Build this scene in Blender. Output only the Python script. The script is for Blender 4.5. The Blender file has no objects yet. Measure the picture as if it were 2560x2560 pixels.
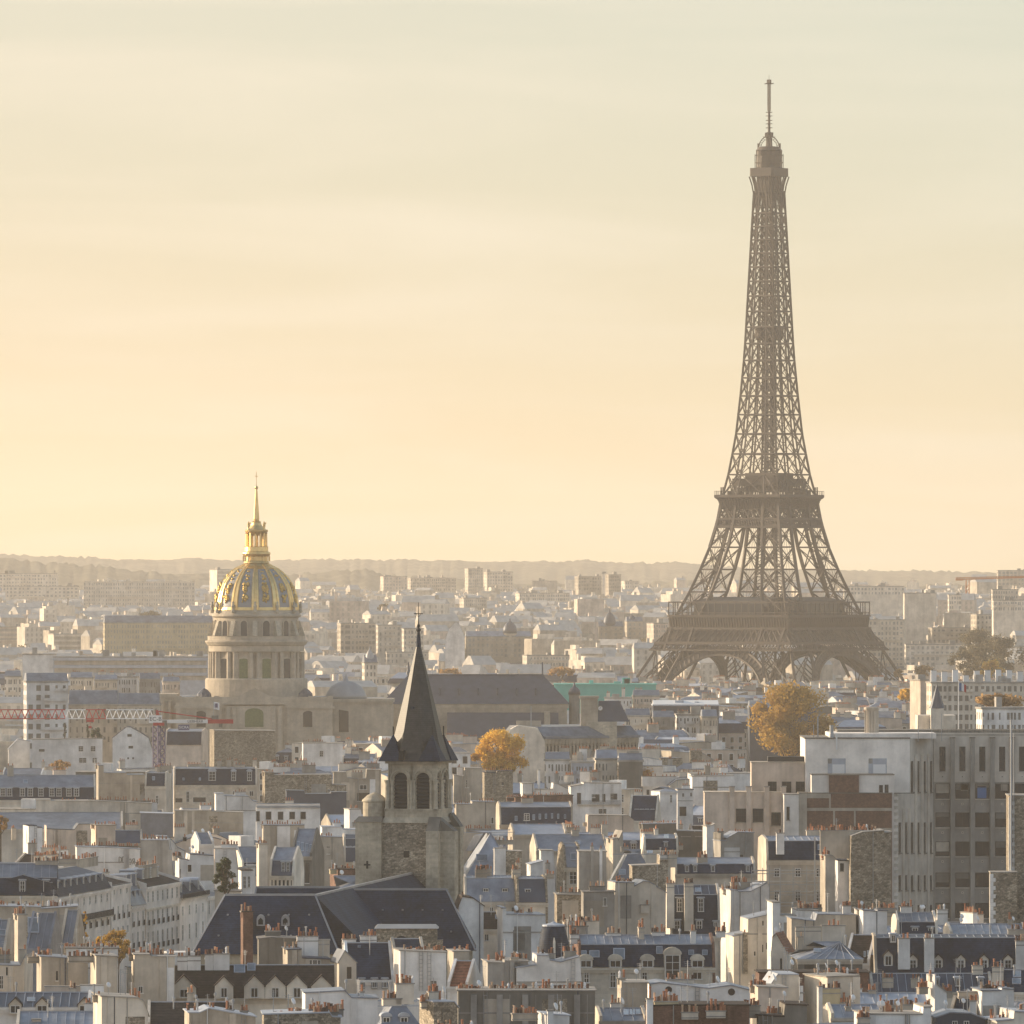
import bpy, math, random
from mathutils import Vector, Matrix
S = bpy.context.scene
COL = S.collection
rnd = random.Random(7)
R = math.radians
# ---------------------------------------------------------------- camera, sky, sun, exposure
F, U0, VH, CZ = 21333.0, 1280.0, 1478.0, 69.0      # focal length in photo pixels, centre column, horizon row, camera height (m)
cam = bpy.data.cameras.new('camera'); camo = bpy.data.objects.new('camera', cam); COL.objects.link(camo)
cam.sensor_width = 36; cam.lens = 36 * F / 2560
cam.clip_start = 5; cam.clip_end = 90000
camo.location = (0, 0, CZ)
camo.rotation_euler = (R(90) + math.atan((VH - 1280) / F), 0, 0)
S.camera = camo
S.view_settings.view_transform = 'Standard'; S.view_settings.look = 'None'
S.view_settings.exposure = 0.87; S.view_settings.gamma = 1
SUN_AZ, SUN_EL = 66, 13                              # degrees to the left of the view axis, above the horizon
sl = bpy.data.lights.new('sun', 'SUN'); sl.energy = 4.0; sl.angle = R(0.5); sl.color = (1, .80, .56)
so = bpy.data.objects.new('sun', sl); COL.objects.link(so)
sd = Vector((-math.sin(R(SUN_AZ)) * math.cos(R(SUN_EL)), math.cos(R(SUN_AZ)) * math.cos(R(SUN_EL)), math.sin(R(SUN_EL))))
so.rotation_euler = sd.to_track_quat('Z', 'Y').to_euler(); so.location = (-400, 600, 600)
W_ = bpy.data.worlds.new('World'); S.world = W_; W_.use_nodes = True
def world():
    nt = W_.node_tree; N = nt.nodes; L = nt.links; N.clear()
    out = N.new('ShaderNodeOutputWorld'); bg = N.new('ShaderNodeBackground'); bg.inputs[1].default_value = 1
    sky = N.new('ShaderNodeTexSky'); sky.sky_type = 'NISHITA'; sky.sun_disc = False
    sky.sun_elevation = R(SUN_EL); sky.sun_rotation = R(-SUN_AZ); sky.dust_density = 3; sky.air_density = 1.2
    sk = N.new('ShaderNodeVectorMath'); sk.operation = 'SCALE'; sk.inputs[3].default_value = 0.15
    L.new(sky.outputs[0], sk.inputs[0])
    tc = N.new('ShaderNodeTexCoord'); sep = N.new('ShaderNodeSeparateXYZ'); L.new(tc.outputs['Generated'], sep.inputs[0])
    # thin evening haze veil low in the sky: colour by elevation
    mr = N.new('ShaderNodeMapRange'); mr.inputs[1].default_value = 0.0; mr.inputs[2].default_value = 0.08
    L.new(sep.outputs[2], mr.inputs[0])
    cr = N.new('ShaderNodeValToRGB'); e = cr.color_ramp.elements
    stops = SKY_STOPS
    e[0].position = stops[0][0]; e[0].color = (*stops[0][1], 1); e[1].position = stops[-1][0]; e[1].color = (*stops[-1][1], 1)
    for p, c in stops[1:-1]:
        k = e.new(p); k.color = (*c, 1)
    L.new(mr.outputs[0], cr.inputs[0])
    # high thin cirrus: stretched noise on the view direction
    mp = N.new('ShaderNodeMapping'); mp.inputs['Scale'].default_value = (11, 1, 95); mp.inputs['Rotation'].default_value = (0, R(-4), 0); L.new(tc.outputs['Generated'], mp.inputs[0])
    nz = N.new('ShaderNodeTexNoise'); nz.inputs['Scale'].default_value = 1.0; nz.inputs['Detail'].default_value = 5; nz.inputs['Roughness'].default_value = .5; nz.inputs['Distortion'].default_value = .6
    L.new(mp.outputs[0], nz.inputs[0])
    m2 = N.new('ShaderNodeMapRange'); m2.inputs[1].default_value = .45; m2.inputs[2].default_value = .78; m2.inputs[4].default_value = .55; L.new(nz.outputs[0], m2.inputs[0])
    mx = N.new('ShaderNodeMix'); mx.data_type = 'RGBA'; L.new(m2.outputs[0], mx.inputs[0]); L.new(cr.outputs[0], mx.inputs[6])
    mx.inputs[7].default_value = (.535, .485, .40, 1)
    # warmer toward the sun (left), greener away from it
    mz = N.new('ShaderNodeMapRange'); mz.inputs[1].default_value = -.07; mz.inputs[2].default_value = .07; L.new(sep.outputs[0], mz.inputs[0])
    tint = N.new('ShaderNodeMix'); tint.data_type = 'RGBA'; L.new(mz.outputs[0], tint.inputs[0])
    tint.inputs[6].default_value = (1.05, 1.0, .95, 1); tint.inputs[7].default_value = (.93, .97, .97, 1)
    mul = N.new('ShaderNodeMix'); mul.data_type = 'RGBA'; mul.blend_type = 'MULTIPLY'; mul.inputs[0].default_value = 1
    L.new(mx.outputs[2], mul.inputs[6]); L.new(tint.outputs[2], mul.inputs[7])
    # away from the evening side the veil is cool and pale
    az = N.new('ShaderNodeMapRange'); az.inputs[1].default_value = -.3; az.inputs[2].default_value = .85; L.new(sep.outputs[1], az.inputs[0])
    cool = N.new('ShaderNodeMix'); cool.data_type = 'RGBA'; L.new(az.outputs[0], cool.inputs[0]); cool.inputs[6].default_value = (.465, .455, .46, 1); L.new(mul.outputs[2], cool.inputs[7]); mul = cool
    # veil thins out higher up, leaving the plain sky
    f = N.new('ShaderNodeMapRange'); f.inputs[1].default_value = .07; f.inputs[2].default_value = .5; f.inputs[3].default_value = 1; f.inputs[4].default_value = 0
    L.new(sep.outputs[2], f.inputs[0])
    mm = N.new('ShaderNodeMix'); mm.data_type = 'RGBA'; L.new(f.outputs[0], mm.inputs[0]); L.new(sk.outputs[0], mm.inputs[6]); L.new(mul.outputs[2], mm.inputs[7])
    L.new(mm.outputs[2], bg.inputs[0]); L.new(bg.outputs[0], out.inputs[0])
SKY_STOPS = [(0.0, (0.498, 0.365, 0.179)), (0.12, (0.487, 0.373, 0.206)), (0.35, (0.453, 0.388, 0.268)), (0.6, (0.415, 0.392, 0.303)), (0.8, (0.402, 0.398, 0.328)), (1.0, (0.388, 0.397, 0.343))]
world()
cy = S.cycles
cy.use_denoising = True
try: cy.denoiser = 'OPENIMAGEDENOISE'
except Exception: pass
cy.max_bounces = 5; cy.diffuse_bounces = 3; cy.glossy_bounces = 2; cy.transmission_bounces = 2; cy.volume_bounces = 2; cy.transparent_max_bounces = 8
cy.caustics_reflective = False; cy.caustics_refractive = False; cy.sample_clamp_indirect = 4

# ---------------------------------------------------------------- photo measurements -> metres
def X(u, d): return (u - U0) * d / F
def Z(v, d): return CZ - (v - VH) * d / F
def D(v, h): return F * (CZ - h) / (v - VH)
CR = {'A': (0, 1900, .3417), 'B': (640, 1900, .3417), 'C': (1280, 1900, .3417), 'D': (1920, 1900, .3417),
      'E': (0, 1350, .4452), 'F': (850, 1350, .4452), 'G': (1700, 1350, .4452), 'P': (0, 0, 1.0), 'K': (1960, 1750, .31056)}
def CU(c, x): return CR[c][0] + x * CR[c][2]
def CV(c, y): return CR[c][1] + y * CR[c][2]
def ground_z(d):
    for (a, za), (b, zb) in (((-1e9, 0), (3900, 0)), ((3900, 0), (4300, 11)), ((4300, 11), (5200, 29)), ((5200, 29), (7000, 42)), ((7000, 42), (9500, 48)), ((9500, 48), (1e9, 48))):
        if d <= b: return za + (zb - za) * (d - a) / (b - a) if b < 1e8 and a > -1e8 else za
    return 48

# ---------------------------------------------------------------- mesh helpers
class MB:
    def __init__(s): s.v = []; s.f = []; s.m = []
    def poly(s, pts, m=0):
        n = len(s.v); s.v += [tuple(p) for p in pts]; s.f.append(tuple(range(n, n + len(pts)))); s.m.append(m)
    def hexa(s, p, m=0):            # 8 corners: bottom ring 0-3 counter-clockwise from above, top ring 4-7
        n = len(s.v); s.v += [tuple(q) for q in p]
        for q in ((3, 2, 1, 0), (4, 5, 6, 7), (0, 1, 5, 4), (1, 2, 6, 5), (2, 3, 7, 6), (3, 0, 4, 7)):
            s.f.append(tuple(n + i for i in q)); s.m.append(m)
    def box(s, x0, x1, y0, y1, z0, z1, m=0):
        s.hexa([(x0, y0, z0), (x1, y0, z0), (x1, y1, z0), (x0, y1, z0), (x0, y0, z1), (x1, y0, z1), (x1, y1, z1), (x0, y1, z1)], m)
    def prism(s, sec, x0, x1, m=0, ends=True, inset=None, ms=None):    # section in (y,z), swept along x
        n = len(s.v); k = len(sec)
        for e, x in ((0, x0), (1, x1)):
            for i, (y, z) in enumerate(sec):
                q = (inset[i] if inset else 0) * (1 if e == 0 else -1)
                s.v.append((x + q, y, z))
        for i in range(k):
            j = (i + 1) % k; s.f.append((n + i, n + k + i, n + k + j, n + j)); s.m.append(ms[i] if ms else m)
        if ends:
            s.f.append(tuple(n + i for i in range(k))); s.m.append(ms[-1] if ms else m)
            s.f.append(tuple(n + k + i for i in reversed(range(k)))); s.m.append(ms[-1] if ms else m)
    def front(s, pts, y0, y1, m=0):             # outline in (x,z), swept along y
        n = len(s.v); k = len(pts)
        for y in (y0, y1): s.v += [(x, y, z) for x, z in pts]
        s.f.append(tuple(range(n, n + k))); s.m.append(m)
        s.f.append(tuple(n + k + i for i in reversed(range(k)))); s.m.append(m)
        for i in range(k):
            j = (i + 1) % k; s.f.append((n + j, n + i, n + k + i, n + k + j)); s.m.append(m)
    def lathe(s, prof, n=24, cx=0, cy=0, m=0, a0=0, a1=2 * math.pi, cap=True):
        b = len(s.v); full = abs(a1 - a0 - 2 * math.pi) < 1e-6; k = n if full else n + 1
        for r, z in prof:
            for i in range(k):
                a = a0 + (a1 - a0) * i / n; s.v.append((cx + r * math.cos(a), cy + r * math.sin(a), z))
        for j in range(len(prof) - 1):
            for i in range(n):
                i2 = (i + 1) % k; s.f.append((b + j * k + i, b + j * k + i2, b + (j + 1) * k + i2, b + (j + 1) * k + i)); s.m.append(m)
        if cap and full:
            t = b + (len(prof) - 1) * k
            s.f.append(tuple(t + i for i in range(k))); s.m.append(m); s.f.append(tuple(b + i for i in reversed(range(k)))); s.m.append(m)
    def beam(s, p, q, w, m=0, h=None):
        p = Vector(p); q = Vector(q); d = q - p
        if d.length < 1e-6: return
        d.normalize(); up = Vector((0, 0, 1)) if abs(d.z) < .95 else Vector((1, 0, 0))
        a = d.cross(up).normalized() * (w / 2); b = d.cross(a).normalized() * ((h or w) / 2)
        s.hexa([p - a - b, p + a - b, p + a + b, p - a + b, q - a - b, q + a - b, q + a + b, q - a + b], m)
    def mesh(s, name, mats):
        me = bpy.data.meshes.new(name); me.from_pydata(s.v, [], s.f)
        for mt in mats: me.materials.append(mt)
        if len(mats) > 1: me.polygons.foreach_set('material_index', s.m)
        me.update(); return me
    def build(s, name, mats, parent=None, loc=(0, 0, 0), rz=0, smooth=False):
        if not s.v: return None
        if not isinstance(mats, (list, tuple)): mats = [mats]
        me = s.mesh(name, mats)
        if smooth: me.polygons.foreach_set('use_smooth', [True] * len(me.polygons))
        return link(name, me, parent, loc, rz)
def link(name, me, parent=None, loc=(0, 0, 0), rz=0, sc=None):
    o = bpy.data.objects.new(name, me); COL.objects.link(o); o.location = loc
    if rz: o.rotation_euler = (0, 0, rz)
    if sc: o.scale = sc
    if parent: o.parent = parent
    return o
LABELS = {}
def tag(o, label, cat, group=None, kind=None):
    if label: o['label'] = label; LABELS[label] = LABELS.get(label, 0) + 1
    if cat: o['category'] = cat
    if group: o['group'] = group
    if kind: o['kind'] = kind
    return o
def thing(name, label, cat, loc, rz=0, group=None):
    o = bpy.data.objects.new(name, None); COL.objects.link(o); o.location = loc; o.rotation_euler = (0, 0, rz); o.empty_display_size = 2
    return tag(o, label, cat, group)

# ---------------------------------------------------------------- materials (procedural, in world metres)
def mat(name, col, rough=.85, metal=0, var=.18, sc=.25, streak=0, stone=None, tile=None, objvar=.12, col2=None, spec=.3, bump=0):
    m = bpy.data.materials.new(name); m.use_nodes = True; nt = m.node_tree; N = nt.nodes; L = nt.links
    b = N['Principled BSDF']; b.inputs['Roughness'].default_value = rough; b.inputs['Metallic'].default_value = metal
    b.inputs['Specular IOR Level'].default_value = spec
    geo = N.new('ShaderNodeNewGeometry'); cur = None
    def noise(scale, vec, det=4, ro=.6):
        n = N.new('ShaderNodeTexNoise'); n.inputs['Scale'].default_value = scale; n.inputs['Detail'].default_value = det; n.inputs['Roughness'].default_value = ro
        L.new(vec, n.inputs['Vector']); return n.outputs[0]
    def mulv(a, fac_out, lo, hi, f0=.3, f1=.7):
        r = N.new('ShaderNodeMapRange'); r.inputs[1].default_value = f0; r.inputs[2].default_value = f1; r.inputs[3].default_value = lo; r.inputs[4].default_value = hi
        L.new(fac_out, r.inputs[0]); v = N.new('ShaderNodeVectorMath'); v.operation = 'SCALE'
        if isinstance(a, tuple): v.inputs[0].default_value = a
        else: L.new(a, v.inputs[0])
        L.new(r.outputs[0], v.inputs[3]); return v.outputs[0]
    def wallvec(sx, sz):            # (along wall, up) coordinates for any vertical wall
        sp = N.new('ShaderNodeSeparateXYZ'); L.new(geo.outputs['Position'], sp.inputs[0])
        ad = N.new('ShaderNodeMath'); ad.operation = 'MULTIPLY_ADD'; ad.inputs[1].default_value = .6; L.new(sp.outputs[1], ad.inputs[0]); L.new(sp.outputs[0], ad.inputs[2])
        if stone and stone[3] > .3:      # rubble: courses wander
            n1 = N.new('ShaderNodeTexNoise'); n1.inputs['Scale'].default_value = .9; n1.inputs['Detail'].default_value = 2; L.new(geo.outputs['Position'], n1.inputs['Vector'])
            o1 = N.new('ShaderNodeMath'); o1.operation = 'MULTIPLY_ADD'; o1.inputs[1].default_value = 1.6; L.new(n1.outputs[0], o1.inputs[0]); L.new(ad.outputs[0], o1.inputs[2]); ad = o1
            o2 = N.new('ShaderNodeMath'); o2.operation = 'MULTIPLY_ADD'; o2.inputs[1].default_value = .8; L.new(n1.outputs[0], o2.inputs[0]); L.new(sp.outputs[2], o2.inputs[2])
        cb = N.new('ShaderNodeCombineXYZ'); m1 = N.new('ShaderNodeMath'); m1.operation = 'MULTIPLY'; m1.inputs[1].default_value = sx; L.new(ad.outputs[0], m1.inputs[0])
        m3 = N.new('ShaderNodeMath'); m3.operation = 'MULTIPLY'; m3.inputs[1].default_value = sz; L.new(o2.outputs[0] if stone and stone[3] > .3 else sp.outputs[2], m3.inputs[0])
        L.new(m1.outputs[0], cb.inputs[0]); L.new(m3.outputs[0], cb.inputs[1]); return cb.outputs[0]
    cur = tuple(col)
    if col2:
        mx = N.new('ShaderNodeMix'); mx.data_type = 'RGBA'; mx.inputs[6].default_value = (*col, 1); mx.inputs[7].default_value = (*col2, 1)
        r = N.new('ShaderNodeMapRange'); r.inputs[1].default_value = .38; r.inputs[2].default_value = .62; L.new(noise(sc, geo.outputs['Position'], 6, .7), r.inputs[0]); L.new(r.outputs[0], mx.inputs[0]); cur = mx.outputs[2]
    if stone:
        sx, sz, mort, spread = stone
        bt = N.new('ShaderNodeTexBrick'); bt.inputs['Scale'].default_value = 1; bt.inputs['Mortar Size'].default_value = mort; bt.inputs['Mortar Smooth'].default_value = .3; bt.inputs['Bias'].default_value = 0
        bt.inputs['Brick Width'].default_value = 1; bt.inputs['Row Height'].default_value = 1
        L.new(wallvec(1 / sx, 1 / sz), bt.inputs[0])
        base = col
        bt.inputs['Color1'].default_value = (*[c * (1 - spread) for c in base], 1); bt.inputs['Color2'].default_value = (*[min(1, c * (1 + spread)) for c in base], 1); bt.inputs['Mortar'].default_value = (*[min(1, c * (1.15 if spread < .4 else .6)) for c in base], 1)
        cur = bt.outputs[0]
        cur = mulv(cur, noise(1.6, geo.outputs['Position'], 3), 1 - spread, 1 + spread)
    if tile:
        sp = N.new('ShaderNodeSeparateXYZ'); L.new(geo.outputs['Position'], sp.inputs[0])
        mm = N.new('ShaderNodeMath'); mm.operation = 'MULTIPLY'; mm.inputs[1].default_value = 2 * math.pi / tile; L.new(sp.outputs[2], mm.inputs[0])
        si = N.new('ShaderNodeMath'); si.operation = 'SINE'; L.new(mm.outputs[0], si.inputs[0]); cur = mulv(cur, si.outputs[0], .8, 1.12, -1, 1)
        cur = mulv(cur, noise(2.2, geo.outputs['Position'], 2), .7, 1.3)
    if var: cur = mulv(cur, noise(sc, geo.outputs['Position']), 1 - var, 1 + var)
    if streak:
        mp = N.new('ShaderNodeMapping'); mp.inputs['Scale'].default_value = (.5, .5, .05); L.new(geo.outputs['Position'], mp.inputs[0])
        cur = mulv(cur, noise(1, mp.outputs[0], 5, .65), 1 - streak, 1.0, .3, .6)
        cur = mulv(cur, noise(.12, geo.outputs['Position'], 6, .7), 1 - streak * 1.5, 1.12)
    if objvar:
        oi = N.new('ShaderNodeObjectInfo'); cur = mulv(cur, oi.outputs['Random'], 1 - objvar, 1 + objvar, 0, 1)
    if isinstance(cur, tuple): b.inputs['Base Color'].default_value = (*cur, 1)
    else: L.new(cur, b.inputs['Base Color'])
    if bump:
        bp = N.new('ShaderNodeBump'); bp.inputs['Strength'].default_value = bump; bp.inputs['Distance'].default_value = .15
        L.new(noise(2.5, geo.outputs['Position'], 4), bp.inputs['Height']); L.new(bp.outputs[0], b.inputs['Normal'])
    return m
MT = {
 'cream': mat('cream_plaster', (.72, .645, .54), streak=.22, objvar=.15), 'beige': mat('beige_plaster', (.53, .465, .38), streak=.28, objvar=.24),
 'white': mat('white_plaster', (.78, .755, .72), streak=.22), 'pink': mat('pale_pink_plaster', (.62, .52, .43), streak=.22),
 'grey': mat('grey_cement', (.38, .355, .32), streak=.3), 'dim': mat('weathered_render', (.20, .185, .16), streak=.25),
 'ashlar': mat('pale_ashlar', (.66, .585, .475), stone=(.9, .42, .02, .08), streak=.2),
 'rubble': mat('rubble_masonry', (.29, .245, .185), stone=(.55, .26, .09, .42), streak=.15, bump=.6),
 'quoin': mat('dressed_stone', (.44, .385, .295), stone=(.8, .4, .03, .12), streak=.2),
 'brick': mat('brown_brick', (.155, .085, .06), stone=(.24, .09, .1, .25), streak=.15),
 'zinc': mat('zinc_sheet', (.225, .245, .285), rough=.5, metal=.25, var=.25, sc=.4, objvar=.25, streak=.2), 'zincl': mat('pale_zinc_sheet', (.37, .395, .44), rough=.5, metal=.25, var=.16, sc=.5),
 'zincd': mat('dark_zinc_sheet', (.06, .072, .098), rough=.5, metal=.2, var=.2, sc=.4),
 'slate': mat('slate', (.019, .030, .054), rough=.65, spec=.12, tile=.28, var=.4, sc=.3), 'tile': mat('brown_tile', (.042, .032, .028), spec=.15, tile=.3, var=.3, sc=.8),
 'redtile': mat('red_tile', (.20, .085, .05), tile=.35, var=.3, sc=.7), 'lead': mat('lead_sheet', (.27, .27, .275), rough=.5, metal=.2),
 'glass': mat('window_glass', (.02, .021, .023), rough=.15, var=0, objvar=.5, spec=.35), 'lightglass': mat('reflecting_glass', (.16, .19, .22), rough=.12, var=.3, sc=.5, objvar=.3, spec=.7),
 'frame': mat('white_paint', (.62, .60, .56), var=.1), 'iron': mat('black_iron', (.03, .03, .032), rough=.6, var=.1), 'steel': mat('galvanised_steel', (.34, .35, .36), rough=.4, metal=.5),
 'potd': mat('sooty_clay', (.11, .065, .05), var=.4, sc=1.5, objvar=.3), 'potl': mat('pale_clay', (.48, .33, .22), var=.3, sc=1.5, objvar=.2), 'pot': mat('terracotta', (.36, .155, .085), var=.35, sc=1.5, objvar=.3), 'paper': mat('white_enamel', (.72, .71, .69), rough=.5, var=.05),
 'gold': mat('gilding', (.74, .52, .22), rough=.42, metal=1, var=.15, sc=.8, objvar=0), 'goldd': mat('dull_gilding', (.55, .36, .10), rough=.42, metal=.9, var=.3, sc=1.2, objvar=0),
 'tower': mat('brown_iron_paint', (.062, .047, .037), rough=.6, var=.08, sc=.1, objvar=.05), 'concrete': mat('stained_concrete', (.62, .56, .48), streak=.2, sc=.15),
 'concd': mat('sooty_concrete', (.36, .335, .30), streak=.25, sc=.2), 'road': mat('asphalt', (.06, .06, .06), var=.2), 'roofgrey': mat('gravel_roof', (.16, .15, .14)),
 'red': mat('red_paint', (.38, .03, .03), var=.1), 'blue': mat('blue_paint', (.06, .15, .33), var=.1), 'violet': mat('violet_grey_paint', (.10, .09, .16), var=.1), 'teal': mat('turquoise_sheeting', (.10, .40, .34), var=.12, sc=.15),
 'sandwall': mat('sand_stone', (.45, .385, .30), stone=(1.4, .6, .015, .05), streak=.16), 'spire': mat('worn_slate', (.036, .034, .031), rough=.52, spec=.32, tile=.3, var=.3, sc=.8, objvar=0),
 'zincs': mat('zinc_seam', (.30, .32, .36), rough=.5, metal=.25, var=.1), 'palewing': mat('pale_render', (.80, .74, .67), streak=.14), 'farzinc': mat('haze_paled_roof', (.44, .42, .39), rough=1, spec=0), 'barkm': mat('bark', (.06, .045, .033)), 'black': mat('flat_black', (.02, .02, .02)), 'greenpane': mat('green_leaded_glass', (.10, .125, .045), rough=.3, var=.3, sc=1.5),  # farzinc: distance haze mixed into the base colour as extra paleness
 'ochre': mat('ochre_ashlar', (.46, .39, .25), streak=.1), 'orange': mat('orange_paint', (.50, .17, .05)), 'flagw': mat('white_cloth', (.75, .75, .75)),
}
def leafmat(name, stops):
    m = bpy.data.materials.new(name); m.use_nodes = True; nt = m.node_tree; N = nt.nodes; L = nt.links; b = N['Principled BSDF']; b.inputs['Roughness'].default_value = .7
    g = N.new('ShaderNodeNewGeometry'); n = N.new('ShaderNodeTexNoise'); n.inputs['Scale'].default_value = .2; n.inputs['Detail'].default_value = 7; n.inputs['Roughness'].default_value = .75; L.new(g.outputs['Position'], n.inputs['Vector'])
    r = N.new('ShaderNodeValToRGB'); e = r.color_ramp.elements; e[0].position = .33; e[1].position = .68; e[0].color = (*stops[0], 1); e[1].color = (*stops[-1], 1)
    if len(stops) > 2: e.new(.5).color = (*stops[1], 1)
    L.new(n.outputs[0], r.inputs[0]); L.new(r.outputs[0], b.inputs['Base Color'])
    t = N.new('ShaderNodeBsdfTranslucent'); L.new(r.outputs[0], t.inputs[0]); mx = N.new('ShaderNodeMixShader'); mx.inputs[0].default_value = .55
    L.new(b.outputs[0], mx.inputs[1]); L.new(t.outputs[0], mx.inputs[2]); L.new(mx.outputs[0], N['Material Output'].inputs[0]); return m
LEAF = {'gold': leafmat('golden_leaves', [(.36, .18, .02), (.74, .44, .05), (.80, .56, .10)]), 'bronze': leafmat('bronze_leaves', [(.17, .12, .03), (.46, .28, .05), (.62, .36, .08)]),
        'rust': leafmat('rust_leaves', [(.28, .15, .05), (.46, .27, .10), (.52, .35, .17)]), 'green': leafmat('dark_green_leaves', [(.02, .035, .012), (.05, .07, .03), (.09, .10, .045)]),
        'wood': leafmat('haze_paled_leaves', [(.08, .075, .045), (.14, .115, .065), (.19, .15, .08)])}  # wood: far leaves paled in colour to carry distance haze
# ---------------------------------------------------------------- building kit
CACHE = {}
def q5(x): return round(x * 20) / 20
def window_mesh(w, h, style='n', far=False):
    k = ('w', q5(w), q5(h), style, far)
    if k in CACHE: return CACHE[k]
    w, h = q5(w), q5(h); f = MB(); t = min(.09, w * .12)
    if style == 'd':                               # deep dark opening with a thin frame
        f.box(-w / 2, w / 2, -.02, .0, 0, h, 1); f.box(-w / 2 - .08, w / 2 + .08, -.10, 0, -.12, 0, 0)
    else:
        f.box(-w / 2, -w / 2 + t, -.06, .0, 0, h); f.box(w / 2 - t, w / 2, -.06, .0, 0, h); f.box(-w / 2 + t, w / 2 - t, -.06, 0, h - t, h)
        f.box(-w / 2 - .12, w / 2 + .12, -.16, 0, -.12, 0)
        if style != 'p': f.box(-t / 2.5, t / 2.5, -.05, 0, 0, h - t)
        for i in (1, 2):
            if h > 1.3 and style != 'p': f.box(-w / 2 + t, w / 2 - t, -.04, 0, h * i / 3 - .03, h * i / 3 + .03)
        if far: f.poly([(-w / 2 + t, -.012, 0), (w / 2 - t, -.012, 0), (w / 2 - t, -.012, h - t), (-w / 2 + t, -.012, h - t)], 1)
    if style == 'r':
        f.box(-w / 2 - .05, w / 2 + .05, -.28, -.24, .85, .92, 2)
        for i in range(9):
            x = -w / 2 + i * w / 8; f.box(x - .02, x + .02, -.275, -.245, 0.02, .85, 2)
    g = MB(); g.poly([(-w / 2 + t, -.012, 0), (w / 2 - t, -.012, 0), (w / 2 - t, -.012, h - t), (-w / 2 + t, -.012, h - t)])
    CACHE[k] = (f.mesh('window', [MT['frame'], MT['glass'], MT['iron']]), None if (far or style == 'd') else g.mesh('pane', [MT['glass']]))
    return CACHE[k]
def pot_mesh(i):
    k = ('pot', i)
    if k not in CACHE:
        m = MB(); r = .13 + .02 * (i % 3); h = (.45, .6, .5, .7, .95)[i] if i < 5 else .6
        if i == 5: m.lathe([(.1, 0), (.1, 1.2), (.17, 1.2), (.17, 1.45)], 7); mt = MT['steel']
        elif i == 6: m.lathe([(.16, 0), (.14, .5), (.2, .5), (.05, .8)], 7); mt = MT['paper']
        else: m.lathe([(r, 0), (r * .82, h * .85), (r * 1.05, h * .85), (r * 1.05, h), (r * .6, h)], 7); mt = MT[('pot', 'pot', 'potd', 'potl', 'pot')[i]]
        CACHE[k] = m.mesh('chimney_pot', [mt])
    return CACHE[k]
def dormer_meshes(w, h, style, depth=2.6):
    k = ('dm', q5(w), q5(h), style)
    if k in CACHE: return CACHE[k]
    w, h = q5(w), q5(h); m = MB(); t = .16
    m.box(-w / 2, -w / 2 + t, 0, depth, -.2, h, 0); m.box(w / 2 - t, w / 2, 0, depth, -.2, h, 0); m.box(-w / 2 + t, w / 2 - t, .05, depth, -.2, h, 0)
    o = .14
    if style == 'g':
        g = w * .5; m.front([(-w / 2, h), (w / 2, h), (0, h + g)], 0, depth, 0)
        for sg in (-1, 1):
            q = [(sg * (w / 2 + o), -.2, h - o), (0, -.2, h + g + .02), (0, depth, h + g + .02), (sg * (w / 2 + o), depth, h - o)]; q = q if sg > 0 else q[::-1]
            m.hexa(q + [(x, y, z + .14) for x, y, z in q], 1)
    elif style in ('a', 'A'):
        pts = [(-w / 2 - o, h)] + [((w / 2 + o) * math.cos(math.pi * (1 - i / 8)), h + .42 * w * math.sin(math.pi * i / 8)) for i in range(1, 8)] + [(w / 2 + o, h)]
        m.front(pts[::-1], -.12, depth, 1)
    elif style == 's':
        m.front([(-w / 2 - o, h), (w / 2 + o, h), (w / 2 + o * .4, h + .18), (-w / 2 - o * .4, h + .18)], -.15, depth, 1)
    CACHE[k] = m.mesh('dormer', [MT['cream'] if style == 'g' else MT['ashlar'] if style == 'A' else MT['zinc'], MT['tile'] if style == 'g' else MT['ashlar'] if style == 'A' else MT['zincl']]), window_mesh(w - 2 * t if style != 'g' or w < 1.8 else w * .36, h - .1 if style != 'g' or w < 1.8 else h * .85, 'n', True)
    return CACHE[k]
BLD = []
PROT = []
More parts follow.
